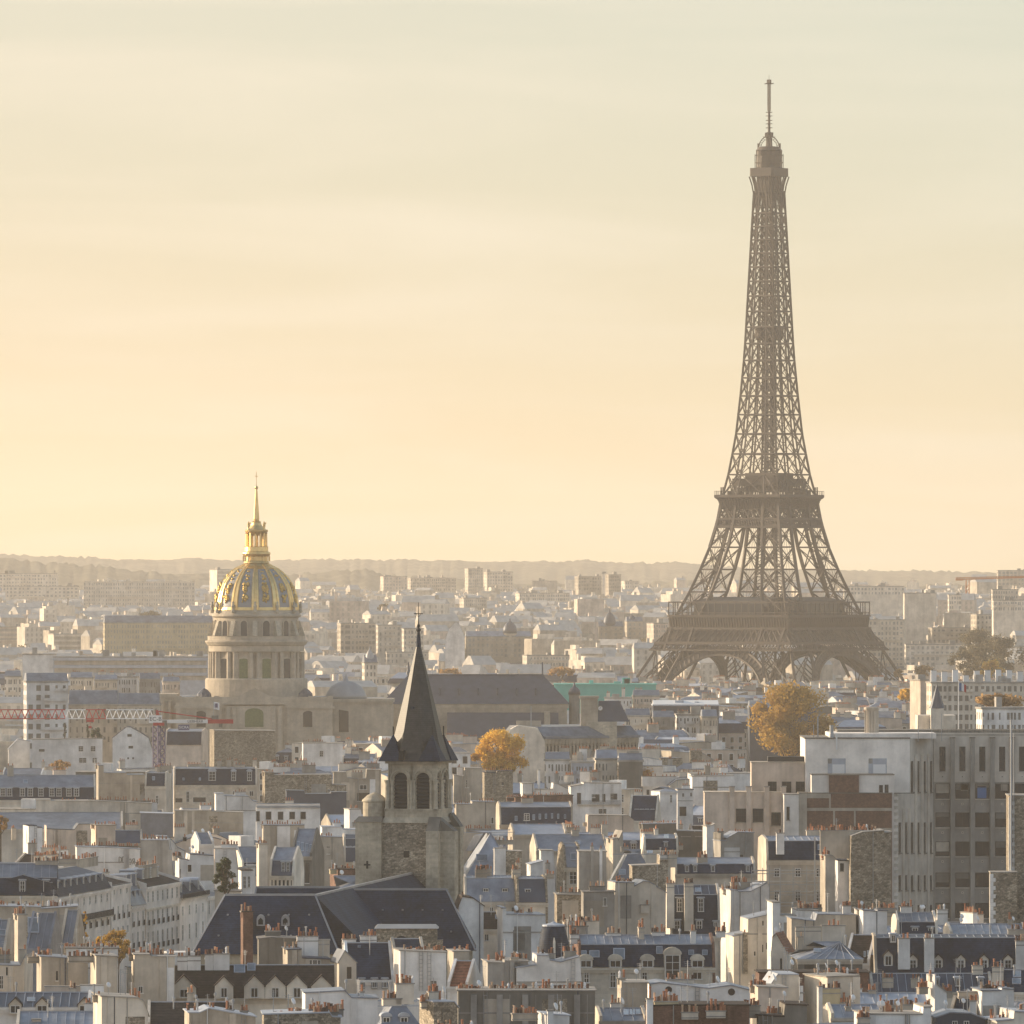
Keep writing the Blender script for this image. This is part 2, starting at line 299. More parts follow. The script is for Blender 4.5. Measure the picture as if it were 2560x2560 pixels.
class Bld:
    def __init__(s, name, label, cat, x, y, yaw, W, dep, group=None, gz=None):
        s.x, s.y, s.yaw, s.W, s.dep = x, y, yaw, W, dep; s.c, s.s = math.cos(yaw), math.sin(yaw); s.d = y
        s.gz = ground_z(y) if gz is None else gz
        s.root = thing(name, label, cat, (x, y, s.gz), yaw, group); s.near = y < 1480; s.mid = y < 2300; s.top = lambda a, fy: 20.0
        s.np = 0; BLD.append(s)
    def zz(s, z): return z - s.gz
    def pt(s, u, v, fy=0):          # photo measurement -> (along facade, height above own base) on the plane fy behind the facade
        k = (u - U0) / F; a = (k * (s.y + fy * s.c) - s.x + fy * s.s) / (s.c - k * s.s)
        return a, Z(v, s.y + a * s.s + fy * s.c) - s.gz
    def pxm(s): return F / s.y
    # --- shells
    def profile(s, pts, wall, roof, roofname='roof'):
        W, dep = s.W, s.dep; pts = [(max(0, min(W, a)), z) for a, z in pts]
        if pts[0][0] > .02: pts = [(0, pts[0][1])] + pts
        if pts[-1][0] < W - .02: pts = pts + [(W, pts[-1][1])]
        m = MB(); m.front([(0, 0), (W, 0)] + pts[::-1], 0, dep); m.build('wall', MT[wall], s.root)
        r = MB(); t = .14
        for (a0, z0), (a1, z1) in zip(pts, pts[1:]):
            if a1 - a0 < .25: continue
            e0 = .18 if a0 < .01 else 0; e1 = .18 if a1 > W - .01 else 0; g = (z1 - z0) / (a1 - a0)
            r.front([(a0 - e0, z0 - e0 * g + .005), (a1 + e1, z1 + e1 * g + .005), (a1 + e1, z1 + e1 * g + t), (a0 - e0, z0 - e0 * g + t)], -.15, dep + .15)
        r.build(roofname, MT[roof], s.root)
        def top(a, fy):
            for (a0, z0), (a1, z1) in zip(pts, pts[1:]):
                if a0 <= a <= a1 and a1 - a0 > .01: return z0 + (z1 - z0) * (a - a0) / (a1 - a0)
            return pts[0][1]
        s.top = top; s.ptop = max(z for _, z in pts); return s
    def roofed(s, ze, zb, zr, wall='cream', top='zinc', low='slate', hip=0, party=1, cornice=True, yb=1.0, partymat=None):
        W, dep = s.W, s.dep; m = MB(); m.box(0, W, 0, dep, 0, ze - .01); s.wallo = m.build('wall', MT[wall], s.root)
        if zb is None: sec = [(-.3, ze - .1), (dep / 2, zr), (dep + .3, ze - .1)]; ms = [0, 0, 2, 0]; ins = [0, hip * dep / 2, 0]
        else: sec = [(-.3, ze), (yb, zb), (dep / 2, zr), (dep - yb, zb), (dep + .3, ze)]; ms = [1, 0, 0, 1, 2, 1]; ins = [0, hip * yb, hip * dep * .45, hip * yb, 0]
        r = MB(); px = .36 if party and not hip else -.25 * bool(hip); r.prism(sec, px, W - px, inset=ins if hip else None, ms=[*ms[:-1], 1])
        y0, z0 = (yb, zb) if zb is not None else (-.3, ze - .1); y1, z1 = dep / 2, zr
        if s.near and top.startswith('zinc'):
            n = max(2, int(W / 1.15)); x0i = (ins[1] if zb is not None else ins[0]) if hip else 0; x1i = (ins[2] if zb is not None else ins[1]) if hip else 0
            for i in range(1, n):
                a = px + (W - 2 * px) * i / n; lo, hi = a, a
                if hip: lo = max(px + x0i, min(W - px - x0i, a)); hi = max(px + x1i, min(W - px - x1i, a))
                r.beam((lo, y0, z0 + .03), (hi, y1, z1 + .03), .07, 3, .09)
        if s.mid:
            rx = ins[2 if zb is not None else 1] if hip else 0; r.beam((px + rx, dep / 2, zr + .05), (W - px - rx, dep / 2, zr + .05), .2, 3, .14)
            if zb is not None: r.beam((px, yb, zb + .04), (W - px, yb, zb + .04), .16, 3, .12)
        r.build('roof', [MT[top], MT[low], MT[wall], MT['zincs' if top == 'zinc' else 'zincl']], s.root)
        if party and not hip:
            e = .32; sp = [(-.12, 0), (-.12, ze + .5)] + ([(yb - .25, zb + e)] if zb is not None else []) + [(dep / 2, zr + e)] + ([(dep - yb + .25, zb + e)] if zb is not None else []) + [(dep + .12, ze + .5), (dep + .12, 0)]
            for a in (-.015, W - .345):
                p = MB(); p.prism(sp, a, a + .36); p.build('party_wall', MT[partymat or (wall if wall not in ('ashlar',) else 'cream')], s.root)
        if cornice and s.mid:
            k = MB(); k.box(-.1, W + .1, -.38, -.003, ze - .45, ze - .12); k.box(-.05, W + .05, -.2, -.003, ze - .8, ze - .45); k.build('cornice', MT[wall if wall != 'dim' else 'beige'], s.root)
        s.prof = (y0, z0, y1, z1, ze); s.hipv = hip
        def topf(a, fy):
            fy = min(fy, dep - fy)
            if fy >= y0: return z0 + (z1 - z0) * (fy - y0) / (y1 - y0)
            return ze + (z0 - ze) * max(0, fy) / max(.01, y0)
        s.top = topf; s.ptop = zr; return s
    # --- pieces
    def chimney(s, a, fy, zt, w, n, t=.75, wall='beige', zb=None, rz=0):
        zb = min(s.top(a, fy), zt - .5) - .35 if zb is None else zb; m = MB()
        m.box(-w / 2, w / 2, -t / 2, t / 2, zb, zt - .14); m.box(-w / 2 - .09, w / 2 + .09, -t / 2 - .09, t / 2 + .09, zt - .14, zt, 1)
        if s.near and w > 1.2 and rnd.random() < .5: m.box(-w / 2 - .04, w / 2 + .04, -t / 2 - .04, t / 2 + .04, zt - .75, zt - .6, 1)
        far = s.np > 70 or s.y > 1500
        if far:
            for i in range(n):
                x = -w / 2 + w * (i + .5) / n; h = rnd.uniform(.35, .75); r = .14
                if rnd.random() < .18: continue
                m.lathe([(r, zt), (r * .8, zt + h)], 5, x, 0, 2)
        c = m.build('chimney', [MT[wall], MT['grey' if wall != 'grey' else 'dim'], MT['pot']], s.root, (a, fy, 0), rz)
        if not far:
            for i in range(n):
                if rnd.random() < .12: continue
                x = -w / 2 + w * (i + .5) / n + rnd.uniform(-.09, .09); k = rnd.choice([0, 1, 2, 3, 4, 0, 1, 2, 3, 5 if rnd.random() < .35 else 1, 6 if rnd.random() < .25 else 2])
                link('chimney_pot', pot_mesh(k), c, (x, rnd.uniform(-.08, .08) - (.2 if t > .7 else 0), zt), 0, (1, 1, rnd.uniform(.8, 1.35))); s.np += 1
                if t > .7 and rnd.random() < .45: link('chimney_pot', pot_mesh(rnd.randrange(5)), c, (x + rnd.uniform(-.1, .1), .22, zt), 0, (1, 1, rnd.uniform(.8, 1.4))); s.np += 1
        return c
    def window(s, a, z, w, h, style='n', fy=0):
        fr, pn = window_mesh(w, h, style, not s.near); o = link('window', fr, s.root, (a, fy - .003, z))
        if pn: link('pane', pn, o)
        return o
    def wrow(s, z, h, xs, w, style='n'):
        for a in xs: s.window(a, z, w, h, style)
    def dormer(s, a, z, w, h, style='s', fy=.1):
        dm, (fr, pn) = dormer_meshes(w, h, style); o = link('dormer', dm, s.root, (a, fy, z)); w_ = link('window', fr, o, (0, -.012, .02)); return o
    def on_slope(s, u0, u1, v0, v1, name='skylight', m='lightglass'):
        y0, z0, y1, z1, ze = s.prof
        segs = [((-.3, ze), (y0, z0)), ((y0, z0), (y1, z1))]
        vb = lambda q: VH + (CZ - q[1] - s.gz) * F / (s.y + q[0])
        for A, B in segs:
            va, vb_ = vb(A), vb(B)
            if vb_ - 2 <= (v0 + v1) / 2 <= va + 2 and va - vb_ > 1:
                def P_(u, v):
                    t = (va - v) / (va - vb_); fy = A[0] + (B[0] - A[0]) * t; a, _ = s.pt(u, v, fy); return Vector((a, fy, A[1] + (B[1] - A[1]) * t))
                q = [P_(u0, v1), P_(u1, v1), P_(u1, v0), P_(u0, v0)]; n = (q[1] - q[0]).cross(q[3] - q[0]).normalized()
                k = MB(); k.hexa([p + n * .02 for p in q] + [p + n * .14 for p in q], 0)
                c = sum(q, Vector()) / 4; ii = [c + (p - c) * .84 for p in q]; k.poly([p + n * .146 for p in ii], 1); k.build(name, [MT['zincl'], MT[m]], s.root); return
    def antenna(s, a, fy, zt, r=.035):
        m = MB(); zb = s.top(a, fy) - .2; m.box(-r, r, -r, r, zb, zt)
        for i in range(3): m.beam((-.5 + .1 * i, 0, zt - .15 - .22 * i), (.5 - .1 * i, 0, zt - .15 - .22 * i), .03)
        m.build('antenna', MT['steel'], s.root, (a, fy, 0), rnd.uniform(-1, 1))
    def dish(s, a, fy, z, r=.45):
        m = MB(); pr = [(.02, .12), (r * .5, .09), (r * .85, .03), (r, 0)]; m.lathe(pr + [(r * .97, -.03), (.02, .06)], 14)
        o = m.build('satellite_dish', [MT['paper']], s.root, (a, fy, z), 0, True); o.rotation_euler = (R(70), 0, R(rnd.uniform(30, 75)))
        k = MB(); k.box(-.03, .03, -.03, .03, s.top(a, fy) - .1, z); k.build('dish_mast', MT['steel'], s.root, (a, fy + .15, 0))
    def course(s, z, h=.25, out=.16, m='ashlar'):
        k = MB(); k.box(-.04, s.W + .04, -out, -.003, z, z + h); k.build('string_course', MT[m], s.root)
    def balcony(s, a0, a1, z, h=1.0):
        k = MB(); k.box(a0, a1, -.7, -.003, z - .18, z, 0); k.box(a0, a1, -.69, -.64, z + h - .06, z + h, 1); n = int((a1 - a0) / .22)
        for i in range(n + 1):
            x = a0 + (a1 - a0) * i / max(1, n); k.box(x - .025, x + .025, -.68, -.65, z, z + h - .06, 1)
        k.build('balcony', [MT['beige'], MT['iron']], s.root)

def setup(c, label, x0, x1, v_ref, h, dep, yaw, name, cat, group, d, fac=None):
    if fac:
        (xa, da, xb, db) = fac; A = X(CU(c, xa), da); B = X(CU(c, xb), db)
        return Bld(name, label, cat, A, da, math.atan2(db - da, B - A), math.hypot(B - A, db - da), dep, group)
    d = d or D(v_ref, h); th = R(yaw); W = None; ua, ub = CU(c, x0), CU(c, x1)
    for _ in range(8):
        rx = X(ua, d) + (dep * math.sin(th) if th > 0 else 0); k = (ub - U0) / F
        if th >= 0: W = (k * d - rx) / (math.cos(th) - k * math.sin(th))
        else:
            fy = dep; W = (k * (d + fy * math.cos(th)) - rx + fy * math.sin(th)) / (math.cos(th) - k * math.sin(th))
        if W > .6 * (ub - ua) * d / F: break
        dep *= .75
    return Bld(name, label, cat, rx, d, th, W, dep, group)
GRP = 'apartment buildings of the crowded rooftop quarter'
def chs(b, c, ch, wall):
    for q in ch:
        x0, x1, yt, n = q[:4]; fy = q[4] if len(q) > 4 and q[4] is not None else b.dep * .5; w_ = q[5] if len(q) > 5 and q[5] else wall
        a0, zt = b.pt(CU(c, x0), CV(c, yt), fy); a1, _ = b.pt(CU(c, x1), CV(c, yt), fy); b.chimney((a0 + a1) / 2, fy, zt, max(.5, a1 - a0), n, .8 if a1 - a0 > 1 else .6, w_, (b.pt(CU(c, x0), CV(c, q[6]), fy)[1] if len(q) > 6 else None))
def wins(b, c, win, style):
    for q in win:
        x, y1, w, h = q[:4]; a, z = b.pt(CU(c, x), CV(c, y1)); k = CR[c][2] * b.y / F
        if .2 < a < b.W - .2: b.window(a, z, w * k, h * k, q[4] if len(q) > 4 else style)
def dress(b, wall):            # flues, pipes and scars on a blank party wall
    if b.W < 2.5: return
    for _ in range(rnd.choice([2, 3]) + int(b.W / 5) if b.W > 5 else 1):
        a = rnd.uniform(.08, .92) * b.W; t = b.top(a, 0); q = rnd.random(); m = MB()
        if q < .34: w = rnd.uniform(.25, .5); m.box(a - w, a + w, -.16, -.004, 0, t - .06); m.build('flue_rib', MT[wall], b.root)
        elif q < .62: m.lathe([(.06, max(0, t - 14)), (.06, t + .1)], 6, a, -.1); m.build('drainpipe', MT[rnd.choice(['paper', 'steel', 'grey', 'zincd'])], b.root)
        elif q < .78: w = rnd.uniform(.8, 1.8); z = t - rnd.uniform(.8, 2.5); m.box(max(.1, a - w), min(b.W - .1, a + w), -.025, -.004, max(0, z - rnd.uniform(2, 5)), z); m.build('patch', MT[rnd.choice(['grey', 'beige', 'white', 'rubble'])], b.root)
        elif q < .84 and t > 6: b.window(a, t - rnd.uniform(2.6, 5), rnd.choice([.55, .8]), rnd.choice([.8, 1.3]), rnd.choice('dpn'))
        elif q < .92: m.box(.02, b.W - .02, -.1, -.004, t - 2.6, t - 2.42); m.build('ledge', MT['grey'], b.root)
        else:
            for i in range(9): m.box(a - .22, a + .22, -.14, -.1, t - .5 - i * .5, t - .45 - i * .5)
            m.box(a - .24, a - .2, -.14, -.004, t - 5, t); m.box(a + .2, a + .24, -.14, -.004, t - 5, t); m.build('ladder', MT['steel'], b.root)
def clutter(b, n):
    for _ in range(n):
        a, fy = rnd.uniform(.1, .9) * b.W, rnd.uniform(.3, .7) * b.dep; t = b.top(a, fy); q = rnd.random()
        if q < .55: b.antenna(a, fy, t + rnd.uniform(1.5, 3.2))
        elif q < .8: b.dish(a, fy, t + rnd.uniform(.7, 1.3), rnd.uniform(.3, .45))
        else:
            m = MB(); m.lathe([(.1, t - .2), (.1, t + 1.1), (.2, t + 1.1), (.2, t + 1.35), (.05, t + 1.5)], 7); m.build('roof_vent', MT['steel'], b.root, (a, fy, 0))
def P(c, label, out, yb, wall='cream', roof='zinc', h=23, dep=9, yaw=9, ch=(), win=(), ws='n', name='apartment_building', cat='building', d=None, cl=1, cw='beige', group=GRP):
    b = setup(c, label, out[0][0], out[-1][0], CV(c, min(y for _, y in out)), h, dep, yaw, name, cat, group, d)
    b.profile([b.pt(CU(c, x), CV(c, y)) for x, y in out], wall, roof)
    PROT.append((CU(c, out[0][0]), CU(c, out[-1][0]), CV(c, min(y for _, y in out)), CV(c, yb), b.y)); chs(b, c, ch, cw); wins(b, c, win, ws)
    if b.mid and wall not in ('zinc', 'zincd'):
        dress(b, wall)
        if not ch and b.W > 3: w_ = min(b.W * .5, rnd.uniform(1.5, 3)); a_ = rnd.uniform(.3, .7) * b.W; b.chimney(a_, b.dep * .55, b.top(a_, 0) + rnd.uniform(.5, 1), w_, int(w_ / .4), .7, wall)
    if b.near and cl: clutter(b, cl if isinstance(cl, int) and cl > 1 else rnd.choice([1, 1, 2]))
    return b
def M(c, label, x0, x1, yr, ybk, ye, ybot, wall='cream', top='zinc', low='slate', h=19, dep=12, yaw=9, hip=0, dorm=(), rows=(), ch=(), win=(), ws='n', sky=(), party=1, name='apartment_building', cat='building', d=None, cl=1, cw='beige', ds='s', group=GRP, ybm=1.0, pm=None, cor=True, fac=None):
    b = setup(c, label, x0, x1, CV(c, ye), h, dep, yaw, name, cat, group, d, fac); um = CU(c, (x0 + x1) / 2)
    ze = b.pt(um, CV(c, ye), 0)[1]; zb = b.pt(um, CV(c, ybk), ybm)[1] if ybk is not None else None; zr = max(b.pt(um, CV(c, yr), b.dep / 2)[1], (zb or ze) + .3)
    b.roofed(ze, zb, zr, wall, top, low, hip, party, cor, ybm, pm); k = CR[c][2] * b.y / F
    for q in dorm:
        yt, y1, w, xs = q[:4]
        for x in xs:
            a, z = b.pt(CU(c, x), CV(c, y1), .1)
            if a > .3 and a < b.W - .3: b.dormer(a, z, max(.8, w * k), max(1, (y1 - yt) * k), q[4] if len(q) > 4 else ds, q[5] if len(q) > 5 else .1)
    for q in rows:
        yt, y1, n, w = q[:4]; st = q[4] if len(q) > 4 else ws; _, z1 = b.pt(um, CV(c, y1)); hh = (y1 - yt) * k
        xs = [b.W * (i + .5) / n for i in range(n)]; b.wrow(z1, hh, xs, w if fac else w * k, st)
    if b.mid and b.W > 5:
        for _ in range(rnd.choice([1, 1, 2]) if len(ch) < 2 else rnd.choice([0, 1])):
            w_ = rnd.uniform(.9, 2.6); a_ = rnd.uniform(.1, .9) * b.W; fy_ = b.dep * rnd.uniform(.42, .7); b.chimney(a_, fy_, b.ptop + rnd.uniform(.5, 1.3), w_, max(2, int(w_ / .36)), .75, rnd.choice(['beige', 'cream', 'white', cw]), None, rnd.choice([0, 0, R(90)]))
    PROT.append((CU(c, x0), CU(c, x1), CV(c, yr), CV(c, ybot), b.y)); chs(b, c, ch, cw); wins(b, c, win, ws)
    if b.mid and not sky and top.startswith('zinc') and b.W > 6 and rnd.random() < .6:
        k_ = rnd.uniform(.15, .7); ua_, ub_ = CU(c, x0 + (x1 - x0) * k_), CU(c, x0 + (x1 - x0) * k_) + 1.0 * F / b.y; vm = CV(c, yr + ((ybk if ybk is not None else ye) - yr) * .55); b.on_slope(ua_, ub_, vm - 5, vm + 5)
    for q in sky: b.on_slope(CU(c, q[0]), CU(c, q[1]), CV(c, q[2]), CV(c, q[3]))
    if b.near and cl: clutter(b, cl if isinstance(cl, int) and cl > 1 else rnd.choice([0, 1, 1, 2]))
    return b
# ---------------------------------------------------------------- ground, hills, air
def build_ground():
    ys = [-300, 300, 800, 1200, 1600, 2000, 2500, 3000, 3500, 3900, 4100, 4300, 4700, 5200, 6000, 7000, 8200, 9500, 12000, 15500, 23000]
    m = MB(); xs = [-1, -.5, 0, .5, 1]
    for a, b in zip(ys, ys[1:]):
        for p, q in zip(xs, xs[1:]):
            wa, wb = 700 + abs(a) * .1, 700 + abs(b) * .1
            m.poly([(p * wa, a, ground_z(a)), (q * wa, a, ground_z(a)), (q * wb, b, ground_z(b)), (p * wb, b, ground_z(b))])
    tag(m.build('ground', MT['road']), 'dark paved city ground between the buildings', None, kind='structure')
build_ground()
def hill(name, label, d, prof, thick, step, seed):
    r = random.Random(seed); m = MB(); u = -400; cols = []; w = 0
    while u <= 2960:
        for (u0, v0), (u1, v1) in zip(prof, prof[1:]):
            if u0 <= u <= u1: v = v0 + (v1 - v0) * (u - u0) / (u1 - u0); break
        w = w * .7 + r.uniform(-.7, .7); cols.append((u, Z(v, d) + w + .9 * math.sin(u * .021 + seed) + .5 * math.sin(u * .057 + 2 * seed))); u += step
    rows = [0, .25, .5, .7, .82, .9, .96, 1, 1.3, 2.4]; n = len(cols); nz = [[r.uniform(-3, 3) for _ in cols] for _ in rows]
    for k, fy in enumerate(rows):
        for i, (u, zt) in enumerate(cols):
            y = d + (fy - 1) * thick; g = ground_z(y) - 3; fz = math.sin(min(1, fy) * math.pi / 2) if fy <= 1 else 1 - (fy - 1) / 1.5
            mv = 0 if k in (0, 7, 9) else nz[k][i] + 5 * math.sin(u * .008 + k * .9 + seed) * math.sin(k * .45)
            m.v.append((X(u, d) * (y / d), y, g + (zt - g) * fz + mv))
    for k in range(len(rows) - 1):
        for i in range(n - 1): m.f.append((k * n + i, k * n + i + 1, (k + 1) * n + i + 1, (k + 1) * n + i)); m.m.append(0)
    o = m.build(name, mat('wooded_hillside', (.17, .155, .12), var=.4, sc=.012, objvar=0, rough=1, spec=0), smooth=True); tag(o, label, None, kind='structure')  # hillside colour lightened, part of the haze veil painted in
hill('hill', 'long wooded ridge along the horizon', 16500, [(-400, 1385), (0, 1389), (60, 1394), (180, 1396), (300, 1400), (480, 1396), (560, 1404), (800, 1404), (1000, 1402), (1300, 1404), (1700, 1413), (2000, 1424), (2200, 1428), (2560, 1440), (2960, 1450)], 2200, 9, 3)
hill('hill', 'nearer wooded slope low on the horizon behind the gilded dome', 11500, [(-400, 1398), (0, 1399), (150, 1416), (400, 1432), (700, 1440), (900, 1432), (1050, 1448), (1300, 1458), (2960, 1475)], 1200, 9, 9)
hz = bpy.data.materials.new('evening_haze'); hz.use_nodes = True; hn = hz.node_tree; hn.nodes.clear()
pv = hn.nodes.new('ShaderNodeVolumePrincipled'); ho = hn.nodes.new('ShaderNodeOutputMaterial'); hn.links.new(pv.outputs[0], ho.inputs['Volume'])
HAZE = .000049
pv.inputs['Color'].default_value = (.98, .90, .80, 1); pv.inputs['Density'].default_value = HAZE; pv.inputs['Anisotropy'].default_value = .35
m = MB(); m.box(-3400, 3400, -320, 23500, -2, 345); tag(m.build('haze', [hz]), 'warm evening haze over the city', None, kind='stuff')

# ---------------------------------------------------------------- trees
def tree(label, x, y, z0, ztop, w, zc, leaf, n, sz=.7, lobes=26, seed=1, group='autumn trees among the roofs', name='tree'):
    r = random.Random(seed); t = thing(name, label, 'tree', (x, y, z0), 0, group); H = ztop - z0; hc = zc - z0
    tr = MB(); rt = max(.22, w * .022)
    tr.lathe([(rt * 1.5, 0), (rt, 1.5), (rt * .8, hc), (rt * .5, hc + (H - hc) * .5), (.05, H * .93)], 9)
    L = []
    for i in range(lobes):
        a = r.uniform(0, 6.28); k = (i + .5) / lobes; zz = hc + (H - hc) * (.1 + .82 * k); prof = math.sin(math.pi * min(1, .22 + .72 * k)) ** .75
        rad = w / 2 * prof * r.uniform(.45, .95) if i % 4 else w / 2 * prof * r.uniform(0, .4); lr = w * r.uniform(.09, .19)
        c = Vector((rad * math.cos(a), rad * math.sin(a), min(zz, H - lr * .7))); L.append((c, lr))
        b = Vector((0, 0, max(1.2, c.z - rad * .9 - 1))); mid = (b + c) / 2 + Vector((r.uniform(-.6, .6), r.uniform(-.6, .6), .8))
        tr.beam(b, mid, rt * .5); tr.beam(mid, c, rt * .28)
    tr.build('trunk', MT['barkm'], t)
    cm = MB()
    for i in range(n):
        c, lr = L[int(r.random() * len(L))]
        d = Vector((r.gauss(0, 1), r.gauss(0, 1), r.gauss(0, 1))).normalized(); p = c + d * lr * (r.random() ** .45) * r.uniform(.8, 1.18); p.z = c.z + (p.z - c.z) * .85
        a = Vector((r.gauss(0, 1), r.gauss(0, 1), r.gauss(0, 1))).normalized(); b = a.cross(d + Vector((.01, .02, .03))).normalized(); s_ = sz * r.uniform(.6, 1.3)
        cm.poly([p - a * s_ / 2, p + b * s_ * .4, p + a * s_ / 2, p - b * s_ * .4])
    cm.build('crown', [LEAF[leaf]], t); return t
def tree_at(label, u, vt, vb, wpx, d, leaf, n, sz=.7, lobes=26, seed=1, z0=None, name='tree', group='autumn trees among the roofs'):
    PROT.append((u - wpx / 2, u + wpx / 2, vt, vb - 4, d)); g = ground_z(d) if z0 is None else z0; return tree(label, X(u, d), d, g, Z(vt, d), wpx * d / F, max(g + 1, Z(vb, d)), leaf, n, sz, lobes, seed, group, name)
tree_at('large bronze green plane tree rising behind the concrete block with narrow windows', 1972, 1707, 1900, 216, 2850, 'bronze', 20000, .85, 46, 3)
tree_at('round golden yellow tree beside the slate church spire', 1247, 1824, 1935, 146, 2385, 'gold', 11000, .62, 34, 5)
tree_at('pale rust tree standing just beyond the round golden yellow tree', 1345, 1880, 1945, 70, 2560, 'rust', 3000, .5, 18, 6)
tree_at('rusty orange tree above the white roof terraces near the concrete block', 1593, 1909, 1962, 100, 2300, 'rust', 5000, .55, 22, 7)
tree_at('small yellow tree next to the rusty orange tree', 1502, 1913, 1942, 50, 2350, 'gold', 1800, .45, 12, 8)
tree_at('thin yellow street tree in front of the dark stone corner facade', 210, 2270, 2365, 24, 1330, 'gold', 900, .26, 12, 9)
tree_at('low bushy orange street tree at the foot of the cream house fronts', 295, 2323, 2400, 92, 1318, 'bronze', 3600, .3, 24, 10)
tree_at('low amber street tree beside the bushy orange one', 245, 2338, 2400, 44, 1325, 'gold', 1300, .28, 12, 16)
tree_at('dark green tree on a white roof terrace', 563, 2140, 2235, 62, 1405, 'green', 3000, .35, 22, 11, z0=Z(2236, 1405) - 2)
tree_at('rusty tree cut by the edge of the view above a long low zinc roof', 2, 2038, 2085, 44, 1750, 'rust', 1600, .4, 12, 12)
tree_at('thin bronze tree in front of the scattered terrace walls far behind the crane', 150, 1900, 1930, 60, 2290, 'rust', 1500, .45, 12, 13)

# ---------------------------------------------------------------- iron lattice tower
def lerp_tab(t, z):
    for (a, va), (b, vb) in zip(t, t[1:]):
        if z <= b: return va + (vb - va) * (z - a) / (b - a)
    return t[-1][1]
def eiffel():
    d = 4180; t = thing('lattice_tower', 'tall brown iron lattice tower with three platforms and a mast on top', 'tower', (X(1923, d), d, 0), R(-36))
    zof = lambda v: Z(v, d)
    HT = [(0, 61), (30, 44.6), (57, 33), (64, 29.9), (81, 24.1), (92, 20.8), (104, 18.2), (116, 16.6), (126, 14.6), (146, 11.8), (168, 10.0), (188, 8.65), (228, 7.0), (270, 5.25), (300, 5.2)]
    LT = [(0, 22), (57, 14.2), (64, 13.8), (92, 10.8), (116, 8.6), (126, 7.6), (146, 6.2), (188, 4.6), (228, 3.8), (270, 3.0), (300, 3)]
    H = lambda z: lerp_tab(HT, z); Lw = lambda z: lerp_tab(LT, z); ir = MT['tower']
    def legpart(name, levels, cw, bw, hw, fan=0, dbl=False):
        for sx in (-1, 1):
            for sy in (-1, 1):
                m = MB(); C = lambda z, a, b: Vector((sx * (H(z) - a * Lw(z)), sy * (H(z) - b * Lw(z)), z))
                faces = [((0, 0), (0, 1)), ((0, 0), (1, 0)), ((1, 1), (0, 1)), ((1, 1), (1, 0))]
                for z0, z1 in zip(levels, levels[1:]):
                    for a, b in ((0, 0), (0, 1), (1, 0), (1, 1)): m.beam(C(z0, a, b), C(z1, a, b), cw)
                    for fi_, (p, q) in enumerate(faces):
                        A0, B0, A1, B1 = C(z0, *p), C(z0, *q), C(z1, *p), C(z1, *q)
                        m.beam(A0, B1, bw); m.beam(B0, A1, bw); m.beam(A1, B1, hw)
                        if fan and fi_ < 2:
                            o = (A0 + B0 + A1 + B1) / 4; m.box(o.x - .7, o.x + .7, o.y - .7, o.y + .7, o.z - .6, o.z + .6)
                            for k in range(fan):
                                f = (k + 1) / (fan + 1); m.beam(o, A0.lerp(A1, f), .14); m.beam(o, B0.lerp(B1, f), .14); m.beam(o, A1.lerp(B1, f), .12); m.beam(o, A0.lerp(B0, f), .12)
                        if dbl:
                            c = (A0 + A1) / 2; e = (B0 + B1) / 2; m.beam(c, e, hw * .7)
                            for k in (.25, .75): m.beam(A0.lerp(A1, k), B0.lerp(B1, k), .25)
                m.build(name, ir, t)
    legpart('leg', [0, 20, 41], 1.3, .45, .6, 0, False)
    legpart('upper_leg', [57.5, 69.5, 80.6, 91.6, 102, 105.8, 115], 1.3, .42, .75, 3)
    # inclined lift tracks inside two of the upper legs
    m = MB()
    for sx, sy in ((-1, -1), (1, -1), (-1, 1), (1, 1)):
        for o in (-1.6, 1.6):
            P0 = Vector((sx * 22.5, sy * 22.5, 58)); P1 = Vector((sx * 12, sy * 12, 115)); off = Vector((-sy * o, sx * o, 0)) * .7
            m.beam(P0 + off, P1 + off, .9)
        for k in range(18):
            p = Vector((sx * 22.5, sy * 22.5, 58)).lerp(Vector((sx * 12, sy * 12, 115)), k / 18); m.beam(p + Vector((-sy, sx, 0)) * 1.4, p - Vector((-sy, sx, 0)) * 1.4, .4); m.beam(p + Vector((-sy, sx, 0)) * 1.4, p - Vector((-sy, sx, 0)) * 1.4 + Vector((0, 0, 3)), .3)
    m.build('lift_track', ir, t)
    # girders between the legs under each platform: flat lattice bands that follow the slope of the faces
    def faces_():
        for k in range(4):
            a = k * math.pi / 2; yield lambda s_, o, z, a=a: Vector((s_ * math.cos(a) + o * math.sin(a), s_ * math.sin(a) - o * math.cos(a), z))
    def band(m, z0, z1, n, w, rail=1.0, half0=None, half1=None, off=0, post=0):
        for fp in faces_():
            h0, h1 = (half0 or H(z0)), (half1 or H(z1))
            m.beam(fp(-h0, h0 + off, z0), fp(h0, h0 + off, z0), rail); m.beam(fp(-h1, h1 + off, z1), fp(h1, h1 + off, z1), rail)
            for i in range(n):
                f0, f1 = i / n * 2 - 1, (i + 1) / n * 2 - 1
                m.beam(fp(f0 * h0, h0 + off, z0), fp(f1 * h1, h1 + off, z1), w); m.beam(fp(f1 * h0, h0 + off, z0), fp(f0 * h1, h1 + off, z1), w)
                fm = (f0 + f1) / 2
                if post: m.beam(fp(f0 * h0, h0 + off, z0), fp(f0 * h1, h1 + off, z1), post)
    m = MB(); band(m, 44.4, 51.4, 22, .5, 1.1, 40, 35.5, .2); band(m, 44.6, 51.2, 22, .45, .5, 38, 33.5, -3); band(m, 40.8, 44.0, 40, .35, .8, 42, 40.2, .2)
    for fp in faces_():
        for s_ in (-20.5, 20.5, -33.5, 33.5): m.beam(fp(s_, 42.3, 40.5), fp(s_, 35.5, 52), 1.1)
